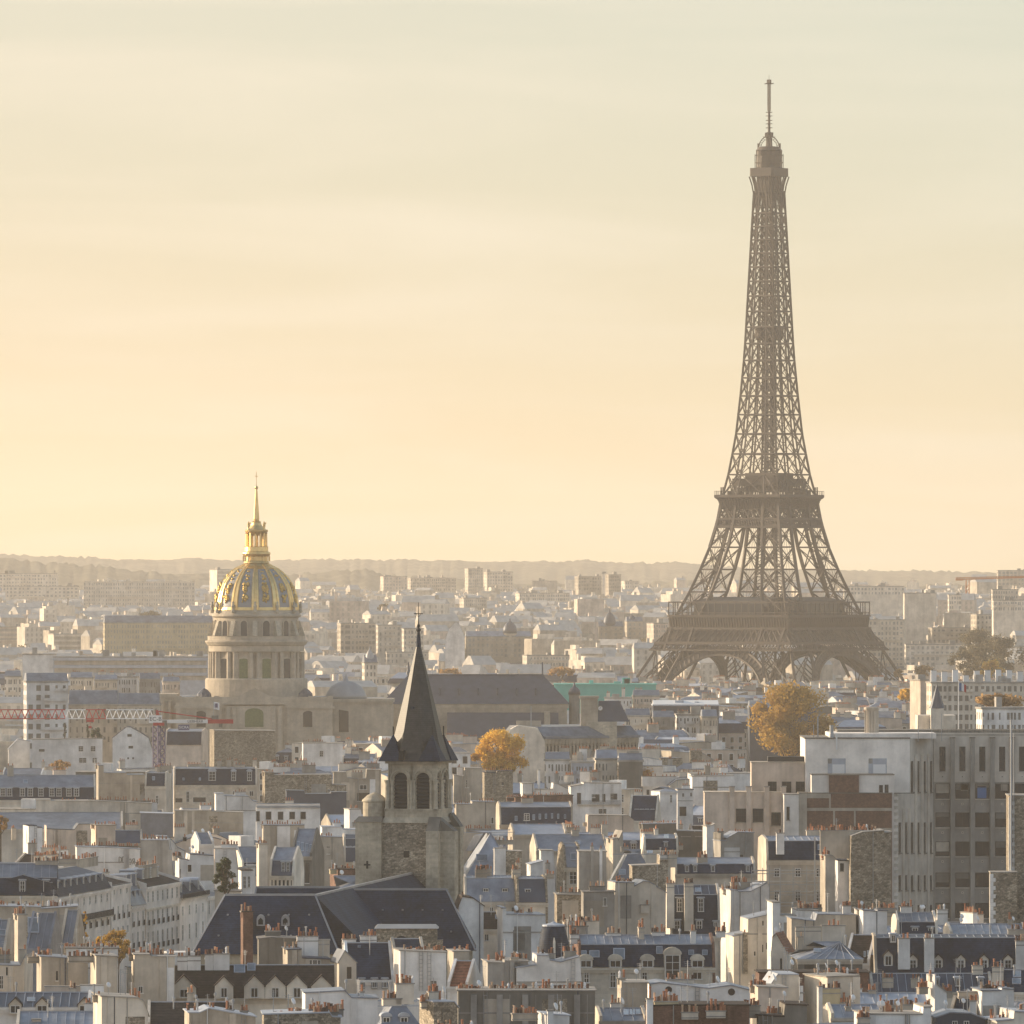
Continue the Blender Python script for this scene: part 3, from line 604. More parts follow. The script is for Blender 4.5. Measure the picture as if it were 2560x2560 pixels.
    for fp in faces_(): m.hexa([fp(-37, 37.2, 44.4), fp(37, 37.2, 44.4), fp(33.2, 33.4, 51.4), fp(-33.2, 33.4, 51.4), fp(-37, 36.9, 44.4), fp(37, 36.9, 44.4), fp(33.2, 33.1, 51.4), fp(-33.2, 33.1, 51.4)])
    m.build('lattice_girder', ir, t)
    m = MB(); band(m, 101.6, 105.6, 26, .4, .9, None, None, .1); band(m, 105.8, 110.6, 10, .5, .5, None, None, -.6)
    m.build('lattice_girder', ir, t)
    # the four great arches
    for fp in faces_():
        m = MB(); R0, R1, zc = 34.4, 38.5, 4.2; N_ = 40; a0 = .10
        off = lambda z: lerp_tab(HT, z) + .35
        for i in range(N_):
            A, B = a0 + (math.pi - 2 * a0) * i / N_, a0 + (math.pi - 2 * a0) * (i + 1) / N_
            pt_ = lambda r_, a_, dep=0: fp(r_ * math.cos(a_), off(zc + r_ * math.sin(a_)) - dep, zc + r_ * math.sin(a_))
            m.beam(pt_(R0, A), pt_(R0, B), 1.0); m.beam(pt_(R1, A), pt_(R1, B), 1.0); m.beam(pt_(R0, A), pt_(R1, A), .5)
            m.hexa([pt_(R0, A, .15), pt_(R0, B, .15), pt_(R1, B, .15), pt_(R1, A, .15), pt_(R0, A, .6), pt_(R0, B, .6), pt_(R1, B, .6), pt_(R1, A, .6)])
            # soffit vault
            q = [pt_(R0, A, .3), pt_(R0, B, .3), pt_(R0, B, 3), pt_(R0, A, 3)]; m.hexa(q + [p + Vector((0, 0, .3)) for p in q])
            # spandrel bars up to the girder
            za = zc + R1 * math.sin((A + B) / 2); mid = (A + B) / 2
            if za < 40.5 and abs(R1 * math.cos(mid)) < 36 and i % 1 == 0:
                for k in (0, 1):
                    a_ = A if k == 0 else B; rr = R1 + min(6.5, (40.6 - zc) / max(.2, math.sin(a_)) - R1)
                    if rr > R1 + .4: m.beam(pt_(R1, a_), pt_(rr, a_), .5)
                rr = R1 + min(6.0, (40.6 - zc) / max(.2, math.sin(mid)) - R1)
                if rr > R1 + 1: m.beam(pt_(rr, A), pt_(rr + .5, mid), .5); m.beam(pt_(rr + .5, mid), pt_(rr, B), .5)
        m.build('arch', ir, t)
    # first platform
    p = thing_part = MB(); hf = 35.4
    p.box(-hf, hf, -hf, hf, 56.6, 58.2); p.box(-hf - .5, hf + .5, -hf - .5, hf + .5, 57.2, 57.9)
    for fp in faces_():
        q = [fp(-hf + 1, hf - 1.2, 52), fp(hf - 1, hf - 1.2, 52), fp(hf - 1, hf - .4, 56.8), fp(-hf + 1, hf - .4, 56.8)]; p.hexa([*q, *[v - (fp(0, 1, 0) - fp(0, 0, 0)) * 1.2 for v in q]])
        for i in range(45):
            s_ = -hf + (i + .5) * 2 * hf / 45; p.beam(fp(s_, hf - .7, 52), fp(s_, hf + .15, 56.8), .5, 0, .9)
    pl = p.build('platform', ir, t)
    q = MB()
    for fp in faces_():
        q.beam(fp(-hf, hf, 64.4), fp(hf, hf, 64.4), .6, 0, .7); q.beam(fp(-hf, hf, 59.4), fp(hf, hf, 59.4), .25)
        for i in range(19): q.beam(fp(-hf + i * 2 * hf / 18, hf, 58), fp(-hf + i * 2 * hf / 18, hf, 64.4), .38)
        for i in range(90): q.beam(fp(-hf + i * 2 * hf / 90, hf, 58), fp(-hf + i * 2 * hf / 90, hf, 59.4), .1)
    q.build('gallery', ir, pl)
    b = MB()
    for k in range(4):
        a = k * math.pi / 2; c_, s_ = math.cos(a), math.sin(a); w_, dd = (20, 11)
        pts = [(-w_, -31), (w_, -31), (w_, -31 + dd), (-w_, -31 + dd)]; pts = [(x * c_ - y * s_, x * s_ + y * c_) for x, y in pts]; slope = [1, 1, 0, 0]
        b.hexa([(x, y, 58.2) for x, y in pts] + [(x, y, 65.2 + (0 if sl_ else 1.8)) for (x, y), sl_ in zip(pts, slope)], 0)
        g = [(-w_ + 2, -31.06), (w_ - 2, -31.06), (w_ - 2, -31.02), (-w_ + 2, -31.02)]; g = [(x * c_ - y * s_, x * s_ + y * c_) for x, y in g]; b.hexa([(x, y, 59.4) for x, y in g] + [(x, y, 63.6) for x, y in g], 1)
    b.build('pavilion', [MT['iron'], MT['glass']], pl)
    # second platform
    p = MB(); h2 = 17.3
    prof = [(h2 - .2, 110.8), (h2 + .1, 113), (h2 + .9, 115.2), (h2 + 1.8, 115.9), (h2 + 2.1, 116.4), (h2 + 2.1, 117.6)]
    n0 = len(p.v)
    for r_, z in prof: p.v += [(-r_, -r_, z), (r_, -r_, z), (r_, r_, z), (-r_, r_, z)]
    for j in range(len(prof) - 1):
        for i in range(4): p.f.append((n0 + 4 * j + i, n0 + 4 * j + (i + 1) % 4, n0 + 4 * j + 4 + (i + 1) % 4, n0 + 4 * j + 4 + i)); p.m.append(0)
    p.box(-h2 - 1, h2 + 1, -h2 - 1, h2 + 1, 114.8, 117)
    for fp in faces_():
        for i in range(23): s_ = -h2 + (i + .5) * 2 * h2 / 23; p.beam(fp(s_, h2, 111), fp(s_, h2 + 1.9, 116), .35)
    pl = p.build('platform', ir, t); q = MB(); h3 = h2 + 2
    for fp in faces_():
        q.beam(fp(-h3, h3, 119.4), fp(h3, h3, 119.4), .2)
        for i in range(31): q.beam(fp(-h3 + i * h3 / 15, h3, 117.5), fp(-h3 + i * h3 / 15, h3, 119.4), .14)
        for sg in (-1, 1): q.beam(fp(sg * h2 * .86, h3 - 1, 117.5), fp(sg * h2 * .86, h3 - 1, 121.4), .5)
    q.build('gallery', ir, pl); b = MB()
    b.box(-11.5, 11.5, -11.5, 11.5, 119, 121); b.box(-13, 13, -13, 13, 122, 125.6); b.box(-8.5, 8.5, -8.5, 8.5, 121, 128.4)
    for i in range(14):
        for sg in (-1, 1): b.beam((-13 + 2 * i, sg * 13, 117.5), (-13 + 2 * i, sg * 13, 122), .4); b.beam((sg * 13, -13 + 2 * i, 117.5), (sg * 13, -13 + 2 * i, 122), .4)
    b.box(-15, -9, -14, -9, 117.6, 119.6); b.box(9, 15, 9, 14, 117.6, 120); b.build('pavilion', ir, pl)
    # tapering shaft
    lv = [117]; st = 10.6
    while lv[-1] < 262: lv.append(lv[-1] + st); st = max(6.6, st * .967)
    lv[-1] = 268
    m = MB()
    for z0, z1 in zip(lv, lv[1:]):
        for fp in faces_():
            h0, h1, l0, l1 = H(z0), H(z1), Lw(z0), Lw(z1)
            for s_ in (-1, 1):
                m.beam(fp(s_ * h0, h0, z0), fp(s_ * h1, h1, z1), .8); m.beam(fp(s_ * (h0 - l0), h0, z0), fp(s_ * (h1 - l1), h1, z1), .62)
                m.beam(fp(s_ * h0, h0, z0), fp(s_ * (h1 - l1), h1, z1), .42); m.beam(fp(s_ * (h0 - l0), h0, z0), fp(s_ * h1, h1, z1), .42)
                m.beam(fp(s_ * (h0 - l0), h0 - l0, z0), fp(s_ * (h1 - l1), h1 - l1, z1), .6)
                m.beam(fp(s_ * h1, h1, z1), fp(s_ * (h1 - l1), h1, z1), .75); m.beam(fp(s_ * (h1 - l1), h1, z1), fp(s_ * (h1 - l1), h1 - l1, z1), .5)
                m.beam(fp(s_ * (h0 - l0), h0, z0), fp(s_ * (h1 - l1), h1 - l1, z1), .3)
            m.beam(fp(-(h1 - l1), h1, z1), fp(h1 - l1, h1, z1), .8); i0, i1 = h0 - l0, h1 - l1
            if i0 > 1.5: m.beam(fp(-i0, h0, z0), fp(i1, h1, z1), .3); m.beam(fp(i0, h0, z0), fp(-i1, h1, z1), .3)
    m.build('shaft', ir, t)
    m = MB()
    for x in (-2.6, 0, 2.6):
        for y in (-2.6, 0, 2.6):
            if (x, y) != (0, 0): m.beam((x, y, 119), (x * .8, y * .8, 268), .42)
    z = 120
    while z < 266:
        for x in (-2.4, 2.4):
            m.beam((x, -2.4, z), (x, 2.4, z), .4); m.beam((-2.4, x, z), (2.4, x, z), .4); m.beam((x, -2.4, z), (x, 2.4, z + 2.6), .28); m.beam((-2.4, x, z), (2.4, x, z + 2.6), .28); m.beam((x, 2.4, z), (x, -2.4, z + 2.6), .28); m.beam((2.4, x, z), (-2.4, x, z + 2.6), .28)
        m.beam((-.8, -.8, z), (.8, .8, z + 3.5), .3); z += 3.5
    m.build('lift_shaft', ir, t)
    m = MB(); m.lathe([(6.2, 194.3), (7.0, 195.5), (7.2, 200.4), (6.2, 201.4)], 12); m.build('lift_landing', ir, t)
    # summit
    m = MB(); pr = [(5.25, 262), (5.4, 266), (6.0, 271), (7.0, 275.4)]
    for fp in faces_():
        for k in range(7):
            f = k / 6 * 2 - 1
            for (r0, z0), (r1, z1) in zip(pr, pr[1:]): m.beam(fp(f * r0, r0, z0), fp(f * r1, r1, z1), .45)
    m.box(-4.4, 4.4, -4.4, 4.4, 266, 276)
    o = 6.75; oc = [(-o, -o * .86), (-o * .86, -o), (o * .86, -o), (o, -o * .86), (o, o * .86), (o * .86, o), (-o * .86, o), (-o, o * .86)]
    n0 = len(m.v); zs = [275.4, 279.6]
    for z in zs: m.v += [(x * 1.06, y * 1.06, z) for x, y in oc]
    for i in range(8): m.f.append((n0 + i, n0 + (i + 1) % 8, n0 + 8 + (i + 1) % 8, n0 + 8 + i)); m.m.append(0)
    m.f.append(tuple(n0 + 8 + i for i in range(8))); m.m.append(0); m.f.append(tuple(n0 + i for i in reversed(range(8)))); m.m.append(0)
    su = m.build('summit_cabin', ir, t); m = MB()
    m.lathe([(6.8, 279.6), (6.3, 280.2), (6.1, 288.0), (6.5, 288.4), (5.2, 290.2), (3.2, 290.4)], 16); m.lathe([(7.0, 282.2), (7.0, 282.6)], 16); m.lathe([(6.8, 285.8), (6.8, 286.1)], 16)
    for k in range(12):
        a = k * math.pi / 6; c_, s_ = math.cos(a), math.sin(a); m.beam((6.9 * c_, 6.9 * s_, 279.6), (6.9 * c_, 6.9 * s_, 284.6 + 2 * (k % 3)), .28); m.beam((5 * c_, 5 * s_, 286), (6.9 * c_, 6.9 * s_, 286), .3)
        if k % 3 == 0: m.box(7 * c_ - .4, 7 * c_ + .4, 7 * s_ - .4, 7 * s_ + .4, 285.6, 288.2)
        if k % 3 == 1: m.beam((5.4 * c_, 5.4 * s_, 288), (5.4 * c_, 5.4 * s_, 292), .5)
    m.build('upper_cabin', ir, su); m = MB()
    for k in range(4):
        a = k * math.pi / 2 + .78
        for i in range(6):
            b0, b1 = i / 6 * 1.35, (i + 1) / 6 * 1.35; f = lambda b_: (5.2 * math.cos(b_) * math.cos(a), 5.2 * math.cos(b_) * math.sin(a), 289.4 + 6.2 * math.sin(b_)); m.beam(f(b0), f(b1), .4); g = lambda b_: (4.2 * math.cos(b_) * math.cos(a), 4.2 * math.cos(b_) * math.sin(a), 289.2 + 5 * math.sin(b_)); m.beam(g(b0), g(b1), .25); m.beam(f(b0), g(b1), .22)
    m.lathe([(1.7, 290), (1.3, 297.4), (.9, 297.6)], 10); m.box(-2.2, 2.2, -2.2, 2.2, 295, 295.3)
    for k in range(4):
        a = k * 1.57; m.box(2 * math.cos(a) - .3, 2 * math.cos(a) + .3, 2 * math.sin(a) - .3, 2 * math.sin(a) + .3, 295, 297.3)
    m.lathe([(.7, 297), (.6, 308)], 8)
    for z in (299.5, 301.5, 303.2, 305.4, 307.2): m.box(-1.9, 1.9, -.15, .15, z, z + .3); m.box(-.15, .15, -1.9, 1.9, z, z + .3)
    for x in (-.45, .45):
        for y in (-.45, .45): m.beam((x, y, 308), (x, y, 323), .3)
    for i in range(15):
        z = 308 + i
        for x in (-.45, .45): m.beam((x, -.45, z), (x, .45, z + 1), .12); m.beam((-.45, x, z), (.45, x, z + 1), .12)
    m.box(-.8, .8, -.8, .8, 321.6, 323.6); m.box(-2.7, 2.7, -.16, .16, 321.4, 321.8); m.box(-.16, .16, -2.7, 2.7, 321.4, 321.8); m.beam((0, 0, 323), (0, 0, 326), .12)
    m.build('mast', ir, su)
    t.scale = (1, 1, .988); PROT.append((1600, 2250, 1500, 1690, d))
eiffel()

# ---------------------------------------------------------------- gilded dome church
def dome_church():
    d = 2880; k = .3106; cx = 641; t = thing('domed_church', 'stone church with a gilded ribbed dome, gold lantern and slim gold spire', 'church', (X(cx, d), d, 0), 0)
    mpp = k * d / F; z = lambda y: Z(1170 + y * k, d); r = lambda px: px * mpp; q = MB(); st = MT['sandwall']; A = lambda i, n, o=0: -math.pi / 2 + 2 * math.pi * (i + o) / n
    # body
    Wb = 26.3; y0 = -22; zt = Z(1752, d - 22); m = MB(); m.box(-Wb, Wb, y0, 24, 0, zt); m.box(-Wb - .5, Wb + .5, y0 - .5, 24.5, zt - 2.6, zt - 1.7); m.box(-Wb, Wb, y0 - .1, y0 + .6, zt, zt + 1.3)
    for i in range(9): x = -Wb + 1 + i * (2 * Wb - 2) / 8; m.box(x - .9, x + .9, y0 - .25, y0 + .5, zt, zt + 1.6)
    m.box(-9.5, 9.5, y0 - 2, y0, 0, zt - 1.7); m.front([(-10.6, zt - 1.2), (10.6, zt - 1.2), (0, zt + 4.3)], y0 - 2.4, y0 + 1)
    for x in (-8.6, -6.6, 6.6, 8.6): m.box(x - .6, x + .6, y0 - 2.5, y0 - 2, 0, zt - 1.9)
    for x in (-25.4, -20, -11.5, 11.5, 20, 25.4): m.box(x - .6, x + .6, y0 - .4, y0, 0, zt - 2.7)
    m.build('body', [st], t)
    for x, w, h in ((0, 6.2, 6.3), (-18, 3.4, 5.4), (18, 3.4, 5.4)):
        zz = Z(1350 + 1050 * .4452, d - 24) if x == 0 else Z(1350 + 1050 * .4452, d - 22); yy = y0 - 2.06 if x == 0 else y0 - .06; m = MB()
        pts = [(-w / 2, zz), (w / 2, zz)] + [(w / 2 * math.cos(math.pi * i / 10), zz + h - w * .28 + w * .28 * math.sin(math.pi * i / 10)) for i in range(11)]
        m.front(pts, yy, yy + .05, 0); m.front([(p * 1.14, a + (a - zz) * .06) for p, a in pts], yy + .02, yy + .2, 1)
        m.build('window', [MT['greenpane'] if x == 0 else MT['glass'], st], t, (x, 0, 0))
    m = MB(); m.box(-34, -Wb, -16, 10, 0, zt + 1.0); m.box(-34.4, -Wb, -16.4, 10.4, zt + 1.0, zt + 2.2)
    for x in (-33, -31, -28.5): m.lathe([(.75, 0), (.65, zt)], 10, x, -16.6)
    m.build('side_porch', [st], t)
    # pedestal, drum, attic
    m = MB(); m.lathe([(r(412), z(2100)), (r(412), z(1700)), (r(404), z(1690))], 48); m.lathe([(r(352), z(1690)), (r(352), z(1475))], 48)
    m.lathe([(r(385), z(1475)), (r(385), z(1430)), (r(396), z(1425)), (r(412), z(1400)), (r(412), z(1390)), (r(392), z(1386)), (r(392), z(1352)), (r(397), z(1350))], 48)
    m.lathe([(r(340), z(1386)), (r(338), z(1205)), (r(352), z(1200)), (r(360), z(1192)), (r(360), z(1180)), (r(345), z(1168)), (r(340), z(1146))], 48)
    m.build('drum', [st], t); m = MB(); cn = MB(); win = []
    for i in range(12):
        for o in (-.14, .14):
            a = A(i, 12, o); cn.lathe([(r(17), z(1695)), (r(15), z(1490)), (r(20), z(1478))], 8, r(372) * math.cos(a), r(372) * math.sin(a))
        a = A(i, 12, .5)
        for o in (-.29, .29):
            b = A(i, 12, .5 + o); cn.lathe([(r(15), z(1695)), (r(15), z(1478))], 6, r(362) * math.cos(b), r(362) * math.sin(b))
        # lower window
        def win_at(rad, w, za, zb, arch, mt_, a=a):
            k_ = MB(); pts = [(-w / 2, za), (w / 2, za)] + [(w / 2 * math.cos(math.pi * j / 8), zb + arch * w / 2 * math.sin(math.pi * j / 8)) for j in range(9)]
            k_.front(pts, -.05, .0, 0); k_.front([(p * 1.25, q_ + .25 if q_ > za + .1 else q_) for p, q_ in pts], -.03, .3, 1)
            o_ = k_.build('window', [mt_, st], t, ((rad) * math.cos(a), rad * math.sin(a), 0), a + math.pi / 2); return o_
        win_at(r(358), r(72), z(1690), z(1540), .25, MT['greenpane'] if i in (0, 11) else MT['glass']); win_at(r(346), r(54), z(1352), z(1255), 1, MT['glass'])
        # scroll buttress and urn on every pier
        a = A(i, 12); c_, s_ = math.cos(a), math.sin(a); tx, ty = -s_, c_
        for (r0, za, r1, zb) in ((392, 1350, 372, 1290), (372, 1290, 352, 1230)):
            p = [Vector((r(rr) * c_ + e * tx, r(rr) * s_ + e * ty, 0)) for rr, e in ((330, -.8), (r0, -.8), (r0, .8), (330, .8))]; p2 = [Vector((r(rr) * c_ + e * tx, r(rr) * s_ + e * ty, 0)) for rr, e in ((330, -.8), (r1, -.8), (r1, .8), (330, .8))]
            m.hexa([v + Vector((0, 0, z(za))) for v in p] + [v + Vector((0, 0, z(zb))) for v in p2])
        m.lathe([(.5, z(1168)), (.7, z(1150)), (.35, z(1130)), (.6, z(1112)), (.3, z(1090)), (.4, z(1082)), (.05, z(1072))], 8, r(356) * c_, r(356) * s_)
    m.build('buttress', [MT['quoin']], t); cn.build('colonnade', [st], t)
    # dome
    DP = [(335, 1146), (333, 1110), (324, 1050), (308, 990), (282, 930), (246, 880), (204, 838), (160, 806), (118, 786), (100, 775)]
    dm = MB(); dm.lathe([(r(a), z(b)) for a, b in DP], 60); do = dm.build('dome', [MT['lead']], t, smooth=True); rb = MB(); tr = MB(); rr_ = random.Random(5)
    for i in range(12):
        a = A(i, 12)
        for (p0, q0), (p1, q1) in zip(DP, DP[1:]):
            for o in (-1, 1):
                pass
            w0, w1 = .125 + .02, .125 + .02
            ring = []
            for (pp, qq) in ((p0, q0), (p1, q1)):
                ring.append([((r(pp) + e) * math.cos(a + da), (r(pp) + e) * math.sin(a + da), z(qq) + (e * .4)) for da, e in ((-.095, .0), (-.08, .45), (-.03, .45), (-.02, .2), (.02, .2), (.03, .45), (.08, .45), (.095, .0))])
            for j in range(7): rb.poly([ring[0][j], ring[0][j + 1], ring[1][j + 1], ring[1][j]])
        a = A(i, 12, .5)
        for (pp, qq, sc_) in ((329, 1062, .8), (326, 1040, 1.0), (312, 992, .75), (303, 968, 1.05), (290, 944, .9), (258, 905, .7), (236, 878, .7), (200, 846, .5)):
            for _ in range(8):
                da = rr_.uniform(-.06, .06); e = .25; c = Vector((r(pp) * math.cos(a + da), r(pp) * math.sin(a + da), z(qq) + rr_.uniform(-.7, .7))); s_ = sc_ * rr_.uniform(.4, .9)
                tr.lathe([(.05, c.z - s_), (s_ * .7, c.z - s_ * .3), (s_ * .75, c.z + s_ * .2), (.05, c.z + s_)], 6, c.x, c.y)
    rb.lathe([(r(338), z(1150)), (r(341), z(1142)), (r(338), z(1128)), (r(336), z(1120))], 60)
    rb.lathe([(r(170), z(812)), (r(172), z(806)), (r(120), z(786)), (r(112), z(776))], 40, cap=False)
    rb.build('rib', [MT['gold']], do, smooth=False); tr.build('trophy', [MT['goldd']], do, smooth=True)
    # lantern and spire
    m = MB(); m.lathe([(r(98), z(778)), (r(104), z(765)), (r(92), z(745)), (r(92), z(715)), (r(108), z(705)), (r(114), z(690)), (r(112), z(680)), (r(96), z(672)), (r(94), z(636)), (r(100), z(632))], 24)
    for i in range(20):
        a = A(i, 20); m.beam((r(106) * math.cos(a), r(106) * math.sin(a), z(750)), (r(106) * math.cos(a), r(106) * math.sin(a), z(708)), .35)
    for i in range(4):
        for o in (-.16, .16):
            a = A(i, 4, o + .12); m.lathe([(r(9), z(634)), (r(8), z(530)), (r(12), z(524))], 8, r(80) * math.cos(a), r(80) * math.sin(a))
        a = A(i, 4, .62); 
        b = a; m.lathe([(r(10), z(634)), (r(10), z(520))], 6, r(76) * math.cos(b), r(76) * math.sin(b))
    m.lathe([(r(66), z(545)), (r(80), z(528)), (r(92), z(512)), (r(94), z(500)), (r(78), z(494)), (r(62), z(484)), (r(44), z(462)), (r(36), z(440)), (r(38), z(432)), (r(22), z(424))], 20)
    m.lathe([(r(22), z(426)), (r(24), z(410)), (r(8), z(172)), (r(5), z(168))], 8); m.lathe([(.02, z(176)), (r(13), z(166)), (r(15), z(157)), (r(12), z(147)), (.02, z(140))], 12)
    for i in range(4):
        a = A(i, 4, .5); x, y = r(88) * math.cos(a), r(88) * math.sin(a); m.lathe([(r(10), z(497)), (r(7), z(480)), (r(9), z(462)), (r(10), z(450)), (r(4), z(444)), (r(5), z(436)), (.02, z(430))], 8, x, y); m.beam((x, y, z(456)), (x + r(16), y, z(440)), .25)
    ln = m.build('lantern', [MT['gold']], t, smooth=False)
    m = MB(); m.beam((0, 0, z(150)), (0, 0, z(30)), .16); m.box(-.5, .5, -.06, .06, z(70), z(64)); m.build('cross', [MT['gold']], ln)
    # roofs around the drum and the low lead dome to the side
    m = MB(); m.box(-24, 24, -19, 22, zt, zt + 1.1); 
    for x in (-17, 17): m.lathe([(2.5, zt + 1.1), (2.3, zt + 2.4), (1.2, zt + 3.6), (.2, zt + 4.2)], 10, x, -17)
    m.build('roof', [MT['zincd']], t)
    m = MB(); m.box(Wb, 46, -18, 14, 0, zt - .6); m.box(Wb, 46.5, -18.5, 14.5, zt - .6, zt + .5); m.build('side_chapel', [st], t); x0 = X(866, d) - X(cx, d)
    m = MB(); m.lathe([(6.9, zt + .5), (6.9, zt + 1.6), (6.4, zt + 2.8), (5.2, zt + 4.6), (3.2, zt + 5.9), (.9, zt + 6.5), (.6, zt + 7.6), (.08, zt + 9)], 24, x0, -6); m.build('chapel_dome', [MT['lead']], t, smooth=True)
    m = MB(); m.front([(0, Z(1830, d - 18)), (6.5 * .5, Z(1830, d - 18)), (3.2, Z(1778, d - 18)), (0, Z(1774, d - 18))], -18.1, -18.02); m.build('window', [MT['glass']], t, (X(862, d) - X(cx, d) - 1.6, 0, 0))
    PROT.append((535, 748, 1180, 1842, d)); PROT.append((430, 990, 1738, 1842, d))
dome_church()

def long_church():
    d = 2990; x0, x1 = X(952, d), X(1425, d); t = thing('long_church', 'long church with a vast dark slate hipped roof and lean-to aisle behind the slate spire', 'church', ((x0 + x1) / 2, d, 0), 0); h = (x1 - x0) / 2
    ze, zr = Z(1760, d), Z(1687, d + 11); m = MB(); m.box(-h + 1, h - 1, 0, 22, 0, ze); m.box(-h + .5, h - .5, -.5, 0, ze - 1.5, ze)
    for i in range(12): x = -h + 4 + i * (2 * h - 8) / 11; m.box(x - .7, x + .7, -.9, -.5, 0, ze - 1.5)
    m.box(-h + 8, -h + 9.5, -9, -1, 0, ze - 3); m.box(h - 9, h - 7, -9.3, -1, 0, ze - 2.5); m.build('wall', [MT['sandwall']], t)
    m = MB(); m.prism([(-1, ze), (11, zr), (23, ze)], -h, h, inset=[0, 9.5, 0])
    for i in range(7): x = -h + 14 + i * (2 * h - 26) / 6; m.box(x - .25, x + .25, 2.3, 6, ze + 3, ze + 5.6)
    m.box(-h + 9.2, h - 9.2, 10.6, 11.4, zr - .1, zr + .25); m.beam((-h + 9.6, 11, zr), (-h + 9.6, 11, zr + 4.4), .4); m.beam((h - 9.6, 11, zr), (h - 9.6, 11, zr + 4.4), .5); m.lathe([(.9, zr), (.5, zr + 2), (.1, zr + 4.5)], 8, -h + 9.6, 11)
    m.build('roof', [MT['zincd']], t); m = MB(); zb = Z(1843, d - 9); xa = X(1118, d) - (x0 + x1) / 2; m.hexa([(xa, -9, 0), (h - 4, -9, 0), (h - 4, -1.1, 0), (xa, -1.1, 0), (xa, -9, zb), (h - 4, -9, zb), (h - 4, -1.1, Z(1781, d)), (xa, -1.1, Z(1781, d))]); m.build('aisle', [MT['zincd']], t)
    # bell turret
    x = X(1436, d) - (x0 + x1) / 2; zc = Z(1790, d); m = MB(); m.lathe([(1.9, 0), (1.9, Z(1738, d)), (2.2, Z(1736, d))], 12, x, 3); m.build('turret', [MT['dim']], t); m = MB(); m.lathe([(2.2, Z(1736, d)), (2.0, Z(1727, d)), (1.3, Z(1720, d)), (.6, Z(1717, d)), (.4, Z(1712, d)), (.1, Z(1704, d))], 12, x, 3); m.build('turret_cap', [MT['zincd']], t, smooth=True)
    PROT.append((940, 1445, 1680, 1840, d))
long_church()
